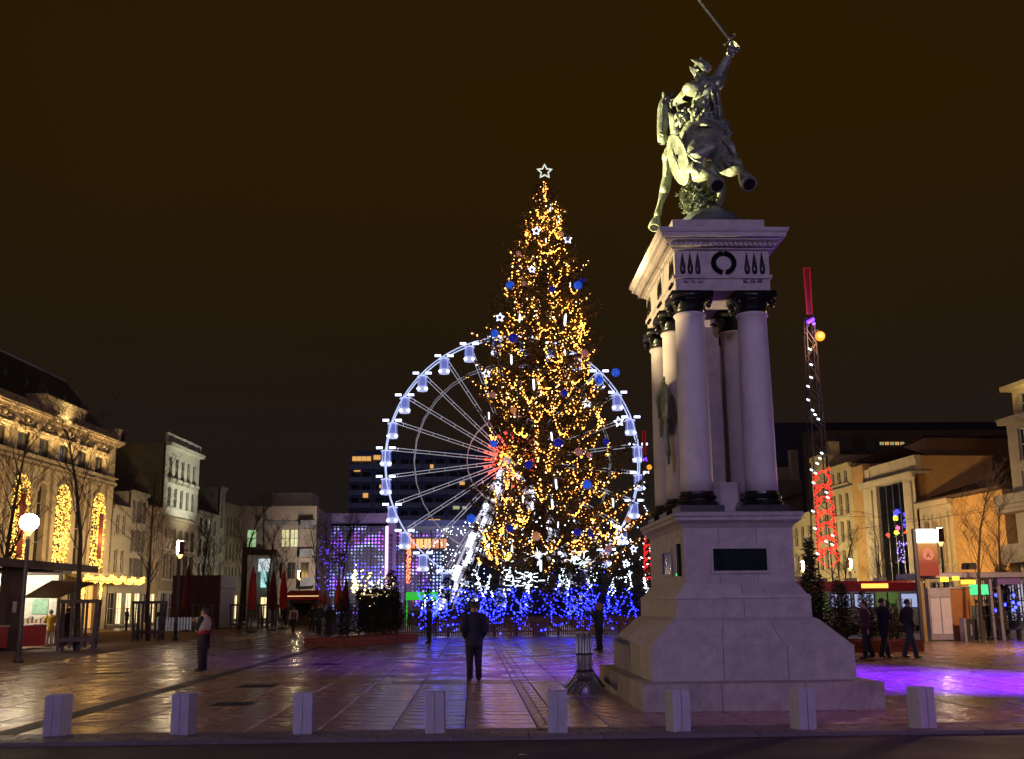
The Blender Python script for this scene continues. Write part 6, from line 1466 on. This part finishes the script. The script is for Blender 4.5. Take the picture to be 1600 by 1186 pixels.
LM = mat('lilac_grey_metal', (.34, .31, .42), .4, metal=.4, var=.15)
to = thing('tram_sign', 'tram stop totem with a white light box and the letter A in a circle', 'sign', (sx_(1449), SY - .6, 0)); w_ = .42
MB().slab(-w_ - .14, -w_ - .01, -.09, .09, 0, sz(827) , .01).build('pole', IRON, to)
MB().slab(-w_, w_, -.13, .13, sz(849), sz(828), .05).build('light_box', mat('white_light_box', (.9, .9, .9), emit=(1, 1, .97), es=3.0), to)
def ramp_panel():
    m = mat('orange_to_red_panel', (.3, .05, .02), .5); t = m.node_tree; bs = t.nodes['Principled BSDF']
    tcn = t.nodes.new('ShaderNodeTexCoord'); sp_ = t.nodes.new('ShaderNodeSeparateXYZ'); t.links.new(tcn.outputs['Generated'], sp_.inputs[0]); cr_ = t.nodes.new('ShaderNodeValToRGB'); e = cr_.color_ramp.elements
    e[0].position = .35; e[0].color = (.22, .008, .006, 1); e[1].position = .95; e[1].color = (.42, .22, .07, 1); t.links.new(sp_.outputs['Z'], cr_.inputs[0]); t.links.new(cr_.outputs[0], bs.inputs['Base Color'])
    bs.inputs['Emission Strength'].default_value = .30; t.links.new(cr_.outputs[0], bs.inputs['Emission Color']); return m
MB().b2(-w_, w_, -.10, .10, sz(900), sz(849) - .004).build('panel', ramp_panel(), to)
zc = sz(867); b = MB(); b.tube([(0, -.125, zc), (0, -.101, zc)], .25, 24); b.build('line_disc', mat('salmon_disc', (.55, .24, .19), .5, emit=(.5, .16, .11), es=.35), to)
tm = text_mesh('A', .30, mat('dark_red_letter', (.22, .01, .01), .6)); put('letter', tm, to, loc=(0, -.13, zc - .06), rot=(PI / 2, 0, 0))
cab = thing('ticket_cabinet', 'tall lilac grey cabinet with two doors under the tram shelter beam', 'cabinet', (sx_(1472), SY, 0)); cw = (sx_(1490) - sx_(1455)) / 2; ch = sz(918)
MB().slab(-cw, cw, 0, .7, .05, ch, .02).build('body', LM, cab)
for sx in (-1, 1):
    MB().slab(min(sx * .03, sx * (cw - .05)), max(sx * .03, sx * (cw - .05)), -.04, -.001, .3, ch - .45, .01).build('door', mat('cabinet_door' + str(sx), (.62, .57, .70), .4, var=.1), cab)
MB().slab(-cw + .04, cw - .04, -.03, -.001, ch - .40, ch - .06, .01).build('header', LM, cab)
ob = thing('information_column', 'orange brown information column beside the lilac grey cabinet', 'column', (sx_(1507), SY + .1, 0)); MB().slab(-.52, .42, 0, .6, 0, sz(920), .03).build('body', mat('orange_brown_board', (.34, .13, .035), .5, var=.15), ob); MB().b2(-.56, .46, -.05, .65, sz(920), sz(917)).build('cap', LM, ob)
yp = MB().slab(-.1, .1, -.1, .1, 0, sz(905), .02).build('yellow_post', mat('ochre_post', (.36, .23, .04), .5), loc=(sx_(1447), SY + .25, 0)); tag(yp, 'ochre post at the edge of the tram shelter beside the totem', 'post')
bn = thing('litter_bin', 'dark litter bin with a pale slot before the orange brown column', 'litter bin', (sx_(1502), SY - .7, 0)); MB().slab(-.26, .26, -.22, .22, .03, .92, .03).build('body', IRON, bn); MB().b2(-.28, -.20, -.24, .24, 0, .96).build('side_panel', LM, bn); MB().b2(-.02, .04, -.235, -.221, .25, .7).build('slot', LM, bn)
sh_ = thing('tram_shelter', 'long tram shelter with a flat beam, posts and amber display boards', 'shelter', (sx_(1437), SY, 0)); xx = lambda px: sx_(px) - sx_(1437)
MB().slab(0, xx(1660), -.35, 2.2, sz(903), sz(895), .02).build('roof', LM, sh_)
for px in (1441, 1553, 1566, 1610): MB().slab(xx(px) - .06, xx(px) + .06, -.06, .06, 0, sz(903) - .01, .01).build('post', LM, sh_)
for px, y0, y1, hw in ((1476, 902, 909, 6), (1494, 901, 907, 5), (1513, 907, 913, 11)): MB().slab(xx(px) - hw / 36, xx(px) + hw / 36, -.42, -.36, sz(y1), sz(y0), .01).build('display', mat('amber_display%d' % px, (.8, .5, .05), emit=(1, .62, .04), es=2.2), sh_)
MB().slab(xx(1562), xx(1600), -.2, 0, sz(914), sz(904), .02).build('fascia', mat('violet_fascia', (.16, .10, .34), .5, var=.1), sh_)
MB().slab(xx(1511), xx(1530), -.3, 0, sz(896) + .16, sz(886) + .16, .02).build('signal_box', IRON, sh_)
bx = MB(); bx.slab(-.55, .55, -.2, .2, .42, .48, .01); bx.b2(-.5, -.42, -.15, .15, 0, .42); bx.b2(.42, .5, -.15, .15, 0, .42); tag(bx.build('bench', IRON, loc=(sx_(1580), SY + .3, 0)), 'dark bench under the tram shelter roof', 'bench')
def railing(p, w_, h, label, rz=0):
    o = thing('railing', label, 'railing', (p.x, p.y, 0), rz); b = MB(); b.tube([(0, 0, 0), (0, 0, h), (w_, 0, h), (w_, 0, 0)], .03, 6); b.build('frame', IRON, o)
    for z in (.12, h * .55): MB().tube([(0, 0, z), (w_, 0, z)], .022, 5).build('rail', IRON, o)
    for k in range(1, 5): MB().tube([(w_ * k / 5, 0, .12), (w_ * k / 5, 0, h)], .014, 5).build('bar', IRON, o)
railing(at(1529, 1000, SY - .5), 1.0, 1.9, 'dark tall railing in front of the person in the blue padded coat'); railing(at(1404, 985, 58), .8, 1.8, 'dark railing between the tram and the walking trio')
q = at(1546, 985, 60); MB_ = MB().slab(-.6, .6, -.05, .05, 1.9, 2.45, .03); tag(MB_.build('shop_sign', mat('green_sign_glow', (.1, .8, .3), emit=(.1, 1.0, .35), es=1.0), loc=(q.x - .3, q.y, .1)), 'green glowing shop sign over the person in the blue coat', 'shop sign')
o = fir(1, at(1573, 985, 52) * 1, 3.3, 'small dark fir with a few blue bulbs at the tram shelter'); o.location.z = 0
b = MB()
for px, py in ((1584, 930), (1583, 941), (1592, 943), (1587, 949), (1566, 956), (1555, 954), (1570, 945), (1556, 930), (1583, 953)): b.ball(at(px, py, 51), .075, 8, 5)
tag(b.build('fairy_lights', BLUEBULB, kind='stuff'), 'scattered blue bulbs on the small fir at the tram shelter', 'fairy lights')
# blurred shop fronts behind the tram: lit ground floors
for px0, px1, py0, py1, c_, l in ((1220, 1262, 912, 960, (.40, .50, .9), 'cold lit shop window behind the monument on the tram side'), (1534, 1562, 905, 985, (1.0, .55, .2), 'warm lit shop window behind the tram shelter'), (1562, 1600, 905, 985, (.8, .75, .9), 'white lit shop window at the corner house')):
    y = 66.5; f_ = Face(at(px0, 946, y).x, y, 0); w2, h2 = f_.uz(px1, py0); o = thing('corner_shop', l, 'shop', f_.world(0, 0, 0)); b = MB(); b.b2(0, w2, .15, .5, 0, h2 + .4); b.build('wall', P_['slate_blue'], o)
    for k in range(3): window(o, k * w2 / 3 + .06, (k + 1) * w2 / 3 - .06, .4, h2, w=.02, fm=IRON, gm=mat('shop_glow%d' % px0 if k == 0 else 'shop_glow', (.5, .5, .5), emit=c_, es=(.7, .35, .5)[k]), nx=2, nz=2)
# overhead tram wires
b = MB(); b.tube([at(1290, 795, 60), at(1345, 800, 60), at(1375, 808, 60)], .012, 4); b.tube([at(1290, 805, 58), at(1450, 812, 58), at(1640, 775, 58)], .012, 4); b.tube([at(1330, 828, 57), at(1620, 788, 57)], .012, 4)
tag(b.build('tram_wires', IRON, kind='stuff'), 'thin overhead tram wires crossing before the orange building', 'wires')
# ---- stacked crowd barriers
GAL = mat('galvanised_tube', (.34, .37, .36), .38, metal=.75, var=.25, scale=6)
q = G(917, 1090); bl_ = ['leftmost steel barrier of the stack, on the open plaza side', 'second steel barrier of the stack from the open plaza side', 'third steel barrier of the stack from the open plaza side', 'third steel barrier of the stack from the monument side', 'second steel barrier of the stack from the monument side', 'steel barrier of the stack nearest the monument']
bl_[0] = 'outermost steel barrier of the stack on the open plaza side'
proto = None
for k in range(6):
    x = q.x - .13 + k * .052; 
    if proto is None:
        o = thing('crowd_barrier', bl_[0], 'crowd barrier', (x, q.y + .25, 0), 0, 'steel crowd barriers stacked by the monument')
        b = MB(); H_ = 1.10; b.tube([(0, .05, .28), (0, 0, .36), (0, 0, H_ - .06), (0, .06, H_), (0, 2.1, H_), (0, 2.16, H_ - .06), (0, 2.16, .36), (0, 2.1, .28)], .021, 8, closed=True); b.build('frame', GAL, o, smooth=True)
        for j in range(14): MB().tube([(0, .15 + j * .143, .28), (0, .15 + j * .143, H_)], .008, 5).build('bar', GAL, o)
        for y in (.12, 2.0):
            b = MB(); b.tube([(-.25, y, .02), (-.05, y, .30), (0, y, .36), (.05, y, .30), (.25, y, .02)], .019, 6); b.build('foot', GAL, o, smooth=True)
        for y in (-.02, 2.18):
            b = MB(); b.tube([(-.03, y, .75), (.03, y, .75)], .02, 6); b.tube([(-.035, y, .45), (.035, y, .45)], .022, 6); b.build('hook', IRON, o, kind='stuff')
        proto = o
    else: o = dup(proto, loc=(x, q.y + .25 + R_(-.02, .02), R_(0, .01)), label=bl_[k])
    o.rotation_euler = (0, R_(-.008, .008), -.105 + R_(-.006, .006))
# ================================================================== people
SKIN = mat('skin', (.36, .22, .16), .55, var=.08); HAIRD = mat('dark_hair', (.02, .015, .012), .6, var=.3, scale=30); SHOE = mat('dark_shoe', (.02, .018, .018), .45); EYEM = mat('eye', (.03, .02, .02), .2); LIPM = mat('lips', (.25, .09, .08), .5)
_CL = {}
def cloth(name, c):
    if name not in _CL: _CL[name] = mat(name + '_cloth', c, .85, var=.2, scale=12, bump=.2)
    return _CL[name]
BLACKC = cloth('near_black', (.014, .014, .018)); NAVYC = cloth('navy', (.014, .017, .032)); JEANS = cloth('dark_denim', (.022, .026, .045))
def person(label, p, H=1.72, rz=0.0, coat=BLACKC, trousers=JEANS, arms='down', hem=.44, stride=0.0, hair='short', hairm=HAIRD, hood=None, scarf=None, puffy=False, seed=0, phone=False, group=None, slim=1.0):
    """faces local +Y; z scaled to H"""
    rn = random.Random(seed); o = thing('person', label, 'person', (p.x, p.y, 0), rz, group); o.scale = (H,) * 3
    st_ = stride; ls, rs = st_ * .13, -st_ * .13
    J = {}
    J['pelvis'] = (0, 0, .525); J['belly'] = (0, .005, .60); J['chest'] = (0, 0, .72); J['upper'] = (0, -.005, .79); J['neck'] = (0, .0, .845); J['skull'] = (0, .012, .885); J['head'] = (0, .012, .93); J['crown'] = (0, .005, .972)
    for s_, d in ((-1, ls), (1, rs)):
        k = 'l' if s_ < 0 else 'r'; J[k + 'hip'] = (s_ * .05, 0, .50); J[k + 'knee'] = (s_ * .055, d * .55 + .012, .275); J[k + 'ank'] = (s_ * .058, d - (.02 if d < 0 else 0), .045 + (.02 if d < -.05 else 0)); J[k + 'toe'] = (s_ * .066, d + .085, .018)
        sh = (s_ * .105, 0, .805)
        if arms == 'down' or (arms == 'one' and s_ < 0): el, wr, ha = (s_ * .135, -.015 + d * -.3, .64), (s_ * .135, .03 - d * .6, .505), (s_ * .132, .045 - d * .7, .45)
        elif arms == 'pocket': el, wr, ha = (s_ * .15, -.05, .645), (s_ * .105, .04, .545), (s_ * .085, .06, .505)
        else: el, wr, ha = (s_ * .13, .05, .665), (s_ * .05, .16, .755), (s_ * .032, .185, .80)
        J[k + 'sh'], J[k + 'el'], J[k + 'wr'], J[k + 'ha'] = sh, el, wr, ha
    R = dict(pelvis=.072, belly=.066, chest=.075, upper=.056, neck=.032, skull=.044, head=.050, crown=.030)
    for k in 'lr': R.update({k + 'hip': .055, k + 'knee': .036, k + 'ank': .024, k + 'toe': .02, k + 'sh': .029, k + 'el': .024, k + 'wr': .019, k + 'ha': .022})
    nodes, idx, ed = [], {}, []
    for k, v in J.items(): idx[k] = len(nodes); r = R[k]; nodes.append((*v, r * 1.1, r * 1.1))
    L_ = lambda a, b: ed.append((idx[a], idx[b]))
    for a, b in zip(('pelvis', 'belly', 'chest', 'upper', 'neck', 'skull', 'head'), ('belly', 'chest', 'upper', 'neck', 'skull', 'head', 'crown')): L_(a, b)
    for k in 'lr':
        L_('pelvis', k + 'hip'); L_(k + 'hip', k + 'knee'); L_(k + 'knee', k + 'ank'); L_(k + 'ank', k + 'toe'); L_('upper', k + 'sh'); L_(k + 'sh', k + 'el'); L_(k + 'el', k + 'wr'); L_(k + 'wr', k + 'ha')
        w, h = V(J[k + 'wr']), V(J[k + 'ha']); d = (h - w).normalized(); sd = d.cross(V((0, 1, .3))).normalized(); cu = sd.cross(d).normalized()
        for f_ in range(4):                                            # four fingers and a thumb
            q = h + d * .008 + sd * (f_ - 1.5) * .009; ln = (.022, .027, .025, .019)[f_]; q2 = q + d * ln * .6 - cu * .004; q3 = q2 + d * ln * .5 - cu * .012
            i0 = len(nodes); nodes += [(*q2, .0056, .0056), (*q3, .0048, .0048)]; ed += [(idx[k + 'ha'], i0), (i0, i0 + 1)]
        q = w.lerp(h, .55) + sd * .022 * (1 if k == 'l' else -1); q2 = q + d * .022; i0 = len(nodes); nodes += [(*q, .0062, .0062), (*q2, .0052, .0052)]; ed += [(idx[k + 'ha'], i0), (i0, i0 + 1)]
    i0 = len(nodes); nodes.append((0, .072, .925, .010, .008)); ed.append((idx['head'], i0))
    me = skin(nodes, ed, 1); me.materials.append(SKIN); put('body', me, o)
    b = MB()
    for s_ in (-1, 1): b.ball((s_ * .02, .058, .938), .0075, 6, 4)
    b.build('eyes', EYEM, o, smooth=True, kind='stuff')
    MB().ball((0, .062, .900), .012, 8, 4, sx=1.2, sy=.4, sz=.35).build('mouth', LIPM, o, smooth=True)
    b = MB()
    for s_ in (-1, 1): b.ball((s_ * .052, .005, .925), .014, 6, 4, sx=.4, sz=1.2)
    b.build('ears', SKIN, o, smooth=True, kind='stuff')
    # hair
    b = MB(); vs = []; fs = []; n = 16; rows = 7; low = {'short': .915, 'long': .80, 'bun': .90}[hair]
    for i in range(rows):
        t = i / (rows - 1)
        for j in range(n):
            a = 2 * PI * j / n; fr = max(0, math.sin(a)); zl = low + (.955 - low) * min(1, fr * 1.5); z = .998 - (.998 - zl) * t; sph = math.sqrt(max(.02, 1 - ((z - .935) / .066) ** 2)) if z > .935 else 1 + (.935 - z) * .8
            rr = .060 * (sph if i else .05) * (1 + .04 * math.sin(a * 5 + seed)); vs.append((math.cos(a) * rr * .92, math.sin(a) * rr + .006 - .008 * t, z))
    for i in range(rows - 1):
        for j in range(n): fs.append((i * n + j, i * n + (j + 1) % n, (i + 1) * n + (j + 1) % n, (i + 1) * n + j))
    b.add(vs, fs)
    if hair == 'bun': b.ball((0, -.06, .965), .026, 8, 6)
    if hood is None: b.build('hair', hairm, o, smooth=True)
    else:
        h2 = MB(); h2.lathe([(.062, .855), (.075, .88), (.078, .92), (.074, .955), (.052, .99), (.01, 1.012)], 14, (0, -.008, 0), .95, 1.05); h2.build('hat', hood, o, smooth=True)
    # trousers and shoes
    for k in 'lr':
        b = MB(); hp, kn, an = V(J[k + 'hip']), V(J[k + 'knee']), V(J[k + 'ank']); b.tube([hp + V((0, 0, .04)), hp.lerp(kn, .3), kn, kn.lerp(an, .5), an + V((0, -.004, -.012))], [.070 * slim, .064 * slim, .049 * slim, .043 * slim, .040 * slim], 10); b.build('trouser_leg', trousers, o, smooth=True)
        b = MB(); to_ = V(J[k + 'toe']); d = V((to_.x - an.x, to_.y - an.y, 0)).normalized(); z = an.z - .045; b.tube([(an.x - d.x * .035, an.y - d.y * .035, z + .022), (an.x, an.y, z + .034), (an.x + d.x * .05, an.y + d.y * .05, z + .024), (an.x + d.x * .105, an.y + d.y * .105, z + .016)], [.022, .032, .028, .014], 8); b.build('shoe', SHOE, o, smooth=True)
    # coat: body and sleeves
    b = MB(); n = 20; k_ = 1.12 if puffy else 1.0
    pr = [(hem, .108, .088), (hem + .04, .106, .088), (.52, .105, .088), (.60, .098, .082), (.66, .102, .083), (.74, .120, .092), (.79, .124, .088), (.825, .096, .072), (.845, .058, .054), (.862, .046, .046)]
    if hem > .52: pr = [(hem, .104, .086), (.60, .098, .082)] + pr[4:]
    if puffy:
        q = []; z = hem
        while z < .80: q += [(z, .112, .092), (z + .022, .128, .106)]; z += .045
        pr = q + pr[7:]
    vs = []; fs = []
    for i, (z, a_, c_) in enumerate(pr):
        for j in range(n): t = 2 * PI * j / n; w_ = 1 + .025 * math.sin(3 * t + z * 22 + seed) + rn.uniform(-.008, .008); vs.append((math.cos(t) * a_ * w_ * (k_ if not puffy else 1) * slim, math.sin(t) * c_ * w_ * slim + (.006 if z > .7 else 0), z))
    for i in range(len(pr) - 1):
        for j in range(n): fs.append((i * n + j, i * n + (j + 1) % n, (i + 1) * n + (j + 1) % n, (i + 1) * n + j))
    b.add(vs, fs); c = b.build('coat', coat, o, smooth=True); m_ = c.modifiers.new('cloth_thickness', 'SOLIDIFY'); m_.thickness = .008
    for k in 'lr':
        s0, e0, w0 = V(J[k + 'sh']), V(J[k + 'el']), V(J[k + 'wr']); kk = 1.2 if puffy else 1.0; b = MB(); b.tube([s0 + V((0, 0, .012)) - V((s0.x * .25, 0, 0)), s0, s0.lerp(e0, .5), e0, e0.lerp(w0, .5), w0], [.046 * kk, .055 * kk, .047 * kk, .041 * kk, .036 * kk, .031 * kk], 10); b.build('sleeve', coat, o, smooth=True)
    if scarf: MB().lathe([(.050, .825), (.064, .835), (.068, .85), (.060, .868), (.045, .872)], 14, (0, .006, 0), 1, 1).build('scarf', scarf, o, smooth=True)
    return o
def held(name, label, cat, mb, m, p, rz): o = mb.build(name, m, loc=p); o.rotation_euler = (0, 0, rz); return tag(o, label, cat)
CREAM_ = cloth('cream', (.42, .36, .30)); REDC = cloth('red', (.30, .02, .04)); TAN_ = cloth('tan', (.30, .17, .11)); YEL = cloth('mustard', (.40, .24, .03)); WHITEC = cloth('white', (.5, .47, .45)); BLUEP = cloth('blue_grey_padded', (.13, .20, .23)); PLUM = cloth('plum', (.06, .014, .03)); PURP = cloth('bag_plum', (.05, .02, .04))
PHM = mat('phone_back', (.02, .02, .025), .3)
def phone(p, H, rz, label, lit=(.4, .5, .7)):
    f = V((-math.sin(rz), math.cos(rz), 0)); q = V((p.x, p.y, 0)) + f * (.205 * H) + V((0, 0, .825 * H)); b = MB(); b.slab(-.036, .036, -.005, .005, -.07, .07, .003)
    o = held('phone', label, 'phone', b, PHM, q, rz); put('screen', MB().b2(-.032, .032, -.0075, -.0055, -.062, .062).mesh('screen', mat('phone_screen', (.3, .3, .4), emit=lit, es=.5)), o)
p = G(741, 1064); person('person in a long dark coat standing alone on the slabs facing the tall fir', p, 1.76, .12, NAVYC, BLACKC, 'pocket', hem=.41, seed=1)
p = G(316, 1048); person('person with a pale shawl and red trim, bag on the shoulder, beside the paving strip', p, 1.68, 1.25, BLACKC, BLACKC, 'phone', hem=.34, hair='bun', scarf=CREAM_, seed=2, slim=1.08)
o = bpy.data.objects[[x.name for x in bpy.data.objects if x.name.startswith('person')][-1]]
b = MB(); b.lathe([(.128, .62), (.135, .70), (.138, .78), (.11, .835), (.06, .86)], 18, (0, .012, 0), 1, .82); b.build('shawl', CREAM_, o, smooth=True); MB().lathe([(.118, .565), (.126, .60), (.127, .635)], 18, (0, .008, 0), 1, .84).build('red_trim', REDC, o, smooth=True)
bag = MB(); bag.add([(-.05, -.2, 0), (.06, -.2, 0), (.06, .2, 0), (-.05, .2, 0), (-.03, -.13, .36), (.03, -.13, .36), (.03, .13, .36), (-.03, .13, .36)], [(0, 3, 2, 1), (4, 5, 6, 7), (0, 1, 5, 4), (1, 2, 6, 5), (2, 3, 7, 6), (3, 0, 4, 7)]); bag.tube([(0, -.10, .34), (0, -.08, .62), (0, .04, .68), (0, .10, .34)], .012, 5)
held('shoulder_bag', 'dark plum bag hanging at the back of the person with the pale shawl', 'bag', bag, PURP, V((p.x + .26, p.y - .02, .72)), .2)
p = G(671, 1005); person('slim person in dark clothes standing before the picket fence', p, 1.66, 1.3, BLACKC, BLACKC, 'one', hem=.50, seed=3, slim=.9)
p = G(937, 1016); person('person with a tan hood and scarf looking up between barriers and fence', p, 1.72, 1.0, NAVYC, BLACKC, 'phone', hem=.42, hood=TAN_, scarf=TAN_, seed=4); phone(p, 1.72, 1.0, 'phone held up by the person with the tan hood')
g_ = 'people walking in front of the tram stop planter'
person('person in a plum jacket walking at the monument end of the dark trio', G(1357, 1030), 1.70, 1.4, PLUM, BLACKC, 'down', hem=.48, stride=.5, seed=5, group=g_)
person('dark coated person in the middle of the trio before the tram', G(1384, 1029), 1.78, -1.3, BLACKC, BLACKC, 'phone', hem=.46, stride=.8, seed=6, group=g_)
person('person in a dark coat with plum scarf nearest the tram sign in the trio', G(1424, 1029), 1.74, -1.4, BLACKC, JEANS, 'pocket', hem=.44, stride=1.1, scarf=PLUM, seed=7, group=g_)
p = G(458, 988); person('person with white sleeves and a red brown waistcoat walking towards the kerb', p, 1.74, PI - .2, WHITEC, BLACKC, 'down', hem=.52, stride=.6, hair='long', seed=8)
o = bpy.data.objects[[x.name for x in bpy.data.objects if x.name.startswith('person')][-1]]; MB().lathe([(.106, .47), (.112, .6), (.128, .76), (.10, .825)], 16, (0, 0, 0), 1, .78).build('waistcoat', cloth('red_brown', (.16, .05, .03)), o, smooth=True)
g_ = 'walkers behind the fir planter'
person('long haired walker in black, first of the three next to the fir planter', G(487, 989), 1.76, PI + .3, BLACKC, BLACKC, 'pocket', hem=.46, hair='long', stride=.4, seed=9, group=g_)
person('tall walker in navy in the middle of the three next to the fir planter', G(498, 992), 1.84, PI - .1, NAVYC, BLACKC, 'pocket', hem=.44, stride=.5, seed=10, group=g_)
person('walker in black partly hidden by the firs of the planter', G(514, 990), 1.78, PI, BLACKC, BLACKC, 'down', hem=.44, hair='long', seed=11, group=g_)
person('person in a mustard yellow coat waiting at the market stall', G(76, 1011), 1.66, .6, YEL, CREAM_, 'phone', hem=.40, hair='bun', seed=12)
person('dark clothed person half hidden behind the nearest tree guard', G(103, 1006), 1.70, .9, BLACKC, BLACKC, 'down', hem=.42, seed=13)
person('person in a blue grey jacket by the distant lamp under the garland', G(197, 986), 1.74, 2.0, cloth('blue_grey', (.05, .07, .10)), BLACKC, 'pocket', hem=.48, seed=14)
person('dark figure standing behind the second tree guard', G(250, 987), 1.70, 1.0, BLACKC, BLACKC, 'phone', hem=.46, seed=15)
person('dark figure near the parasols by the farthest tree guard', G(443, 978), 1.76, .3, BLACKC, BLACKC, 'down', hem=.46, seed=16)
q = FST.world(us(2), 1.2, 0); person('stallholder in a blue hat behind the red counter', q, 1.74, FST.ang - PI, cloth('apron_dark', (.04, .04, .05)), BLACKC, 'phone', hood=cloth('blue_hat', (.03, .10, .35)), seed=17)
person('person in a long blue grey padded coat seen from behind the railing', G(1532, 1000), 1.72, -.2, BLUEP, BLACKC, 'pocket', hem=.24, puffy=True, seed=18)
person('dark clothed person next to the one in the padded coat at the tram stop', G(1549, 1000), 1.70, .1, BLACKC, BLACKC, 'down', hem=.42, seed=19)
# ================================================================== lamps of the place and added fill spots
WARM, SOD, COOL = (1.0, .62, .26), (1.0, .50, .16), (1.0, .93, .80)
for k, c in enumerate(bays):
    if k < 1: continue
    p = FL.world(c + OU0, -.85, 13.05); spot('theatre_uplight', p, p + FL.w * .42 + V((0, 0, 2)), (1.0, .62, .22), 800, 125, .7, .12)
    if k % 2 == 0: point('curtain_glow', FL.world(c + OU0, -.9, 7.5), (1.0, .56, .16), 170, .5)
p = FL.world(-13.2, -1.2, 16.3); spot('attic_uplight', p, p + FL.w * 1.3 + V((0, 0, 1.2)), (1.0, .72, .3), 330, 130, .7, .2)
point('stall_light', STALLP, (1.0, .9, .7), 420, .3)
spot('block_fill_spot', (-19, 138, 7), (-17, 149, 9), (1.0, .88, .70), 5200, 130, .8, .3)  # unseen spot added to lift the dark modern block
spot('hall_light', (-12, 158, 3), (-11, 168, 14), (.45, .25, 1.0), 3000, 120, .8, .3)
point('mast_orange_light', (MASTL[0], MASTL[1], MASTL[2]), (1.0, .5, .12), 500, .5)
point('mast_violet_light', MASTV, (.45, .05, 1.0), 250, .3)
spot('wheel_light_on_tower', (WC.x - 4, 138, WC.z), (-12, 250, 32), (.55, .56, 1.0), 36000, 50, .8, 2.0)
point('stop_lamp_light', (21.5, 37, 5.2), (1.0, .60, .30), 3200, .4)
for u_ in (-27, -19, -11, -4): spot('theatre_fill_spot', FL.world(u_, -8, 4.5), FL.world(u_, 0, 9), (1.0, .66, .28), 2000, 130, .8, .3)  # unseen spots added to brighten the theatre front
p = FR.world(17, -.9, 12.9); spot('corner_uplight', p, p + FR.w * 1.0 + V((0, 0, 1.5)), (1.0, .8, .3), 160, 130, .7, .2)
# floodlight pole by the theatre-side kerb (just out of the picture) that lights the bronze horseman from below
def flood_pole(p, h, label, heads, col=IRON):
    o = thing('floodlight_pole', label, 'floodlight', (p[0], p[1], 0)); MB().lathe([(.14, 0), (.12, .2), (.07, .3), (.06, h)], 10).build('pole', IRON, o)
    for k, (tgt, c, e_, ang, bl_, nm) in enumerate(heads):
        q = V((p[0], p[1], h + .12 + .28 * k)); d = (V(tgt) - q).normalized(); b = MB(); b.tube([q - d * .25, q + d * .02], [.08, .15], 12); b.build('lamp_head', IRON, o)
        o2 = put('lens', MB().tube([q + d * .03 - V(p).to_3d() * 0, q + d * .035], .14, 12).mesh('lens', mat('lens_' + nm, (.8, .8, .8), emit=c, es=4)), o)
        for ch in o.children:
            if ch.name.startswith(('lamp_head', 'lens')) and ch.location.length == 0: ch.location = (-p[0], -p[1], 0)
        spot('flood_' + nm, q + d * .12, tgt, c, e_, ang, bl_, .12)
flood_pole((-12.0, 22.5), 1.3, 'low floodlight post on the theatre side aimed up at the horseman', [((4.4, 20.6, 11.1), (1.0, .80, .44), 150000, 14.5, .45, 'statue'), ((4.0, 20.6, 7.9), (1.0, .72, .36), 30000, 15, .6, 'entablature')])
flood_pole((19.0, 15.5), 5.6, 'pole with coloured lamps on the tram side of the square', [((10.2, 23.6, 0), (.12, .01, 1.0), 260000, 40, 1.0, 'blue'), ((8.0, 15.9, 0), (.85, .03, .75), 2600, 24, 1.0, 'magenta')])
# street lamps of the road behind the photographer
for x, y, c, e_ in ((-9, -9, (.52, .39, 1.0), 3300), (8, -9, (.50, .37, 1.0), 5200)):
    street_lamp(V((x, y, 0)), 0, 'street lamp across the road behind the viewer, %s' % ('theatre side' if x < 0 else 'tram side'), 0, h=2.5); point('road_lamp_light', (x, y + .7, 12.2), c, e_ * 1.1, .3)
street_lamp(V((-17, 22, 0)), 0, 'warm street lamp on the theatre side out of the picture', 0); point('side_lamp_light', (-16.4, 22, 4.9), (1.0, .70, .34), 2000, .5)
street_lamp(V((-13, 33, 0)), 0, 'second warm street lamp on the theatre side out of the picture', 0) if False else None
# unseen spots out in the square, added to light the facades
for u_, w_, z, c, e_ in ((0, -6, 4.5, (1, .72, .4), 260), (8, -7, 5, (1, .75, .45), 320), (26, -7, 5, (1, .85, .6), 320), (36, -7, 5, (1, .85, .6), 300)):
    spot('facade_fill_spot', FL.world(u_, w_, z), FL.world(u_ - 1, 0, z + 1.5), c, e_ * 3.0, 140, .6, .2)
q = FL.world(16, -9, 6); spot('white_house_flood', q, FL.world(16.5, 0, 15.5), (1.0, .98, .72), 9000, 62, 1.0, .2)
for u_, w_, z, c, e_ in ((-20, -7, 5, (1, .76, .34), 520), (-11, -7, 5.2, (1, .72, .30), 620), (-2.5, -8, 5.2, (1, .64, .24), 700), (10, -6, 5.5, (1, .56, .16), 800)):
    spot('tram_side_light', FR.world(u_, w_, z), FR.world(u_ + 1, 0, z + 1.5), c, e_ * 3.0, 140, .6, .2)
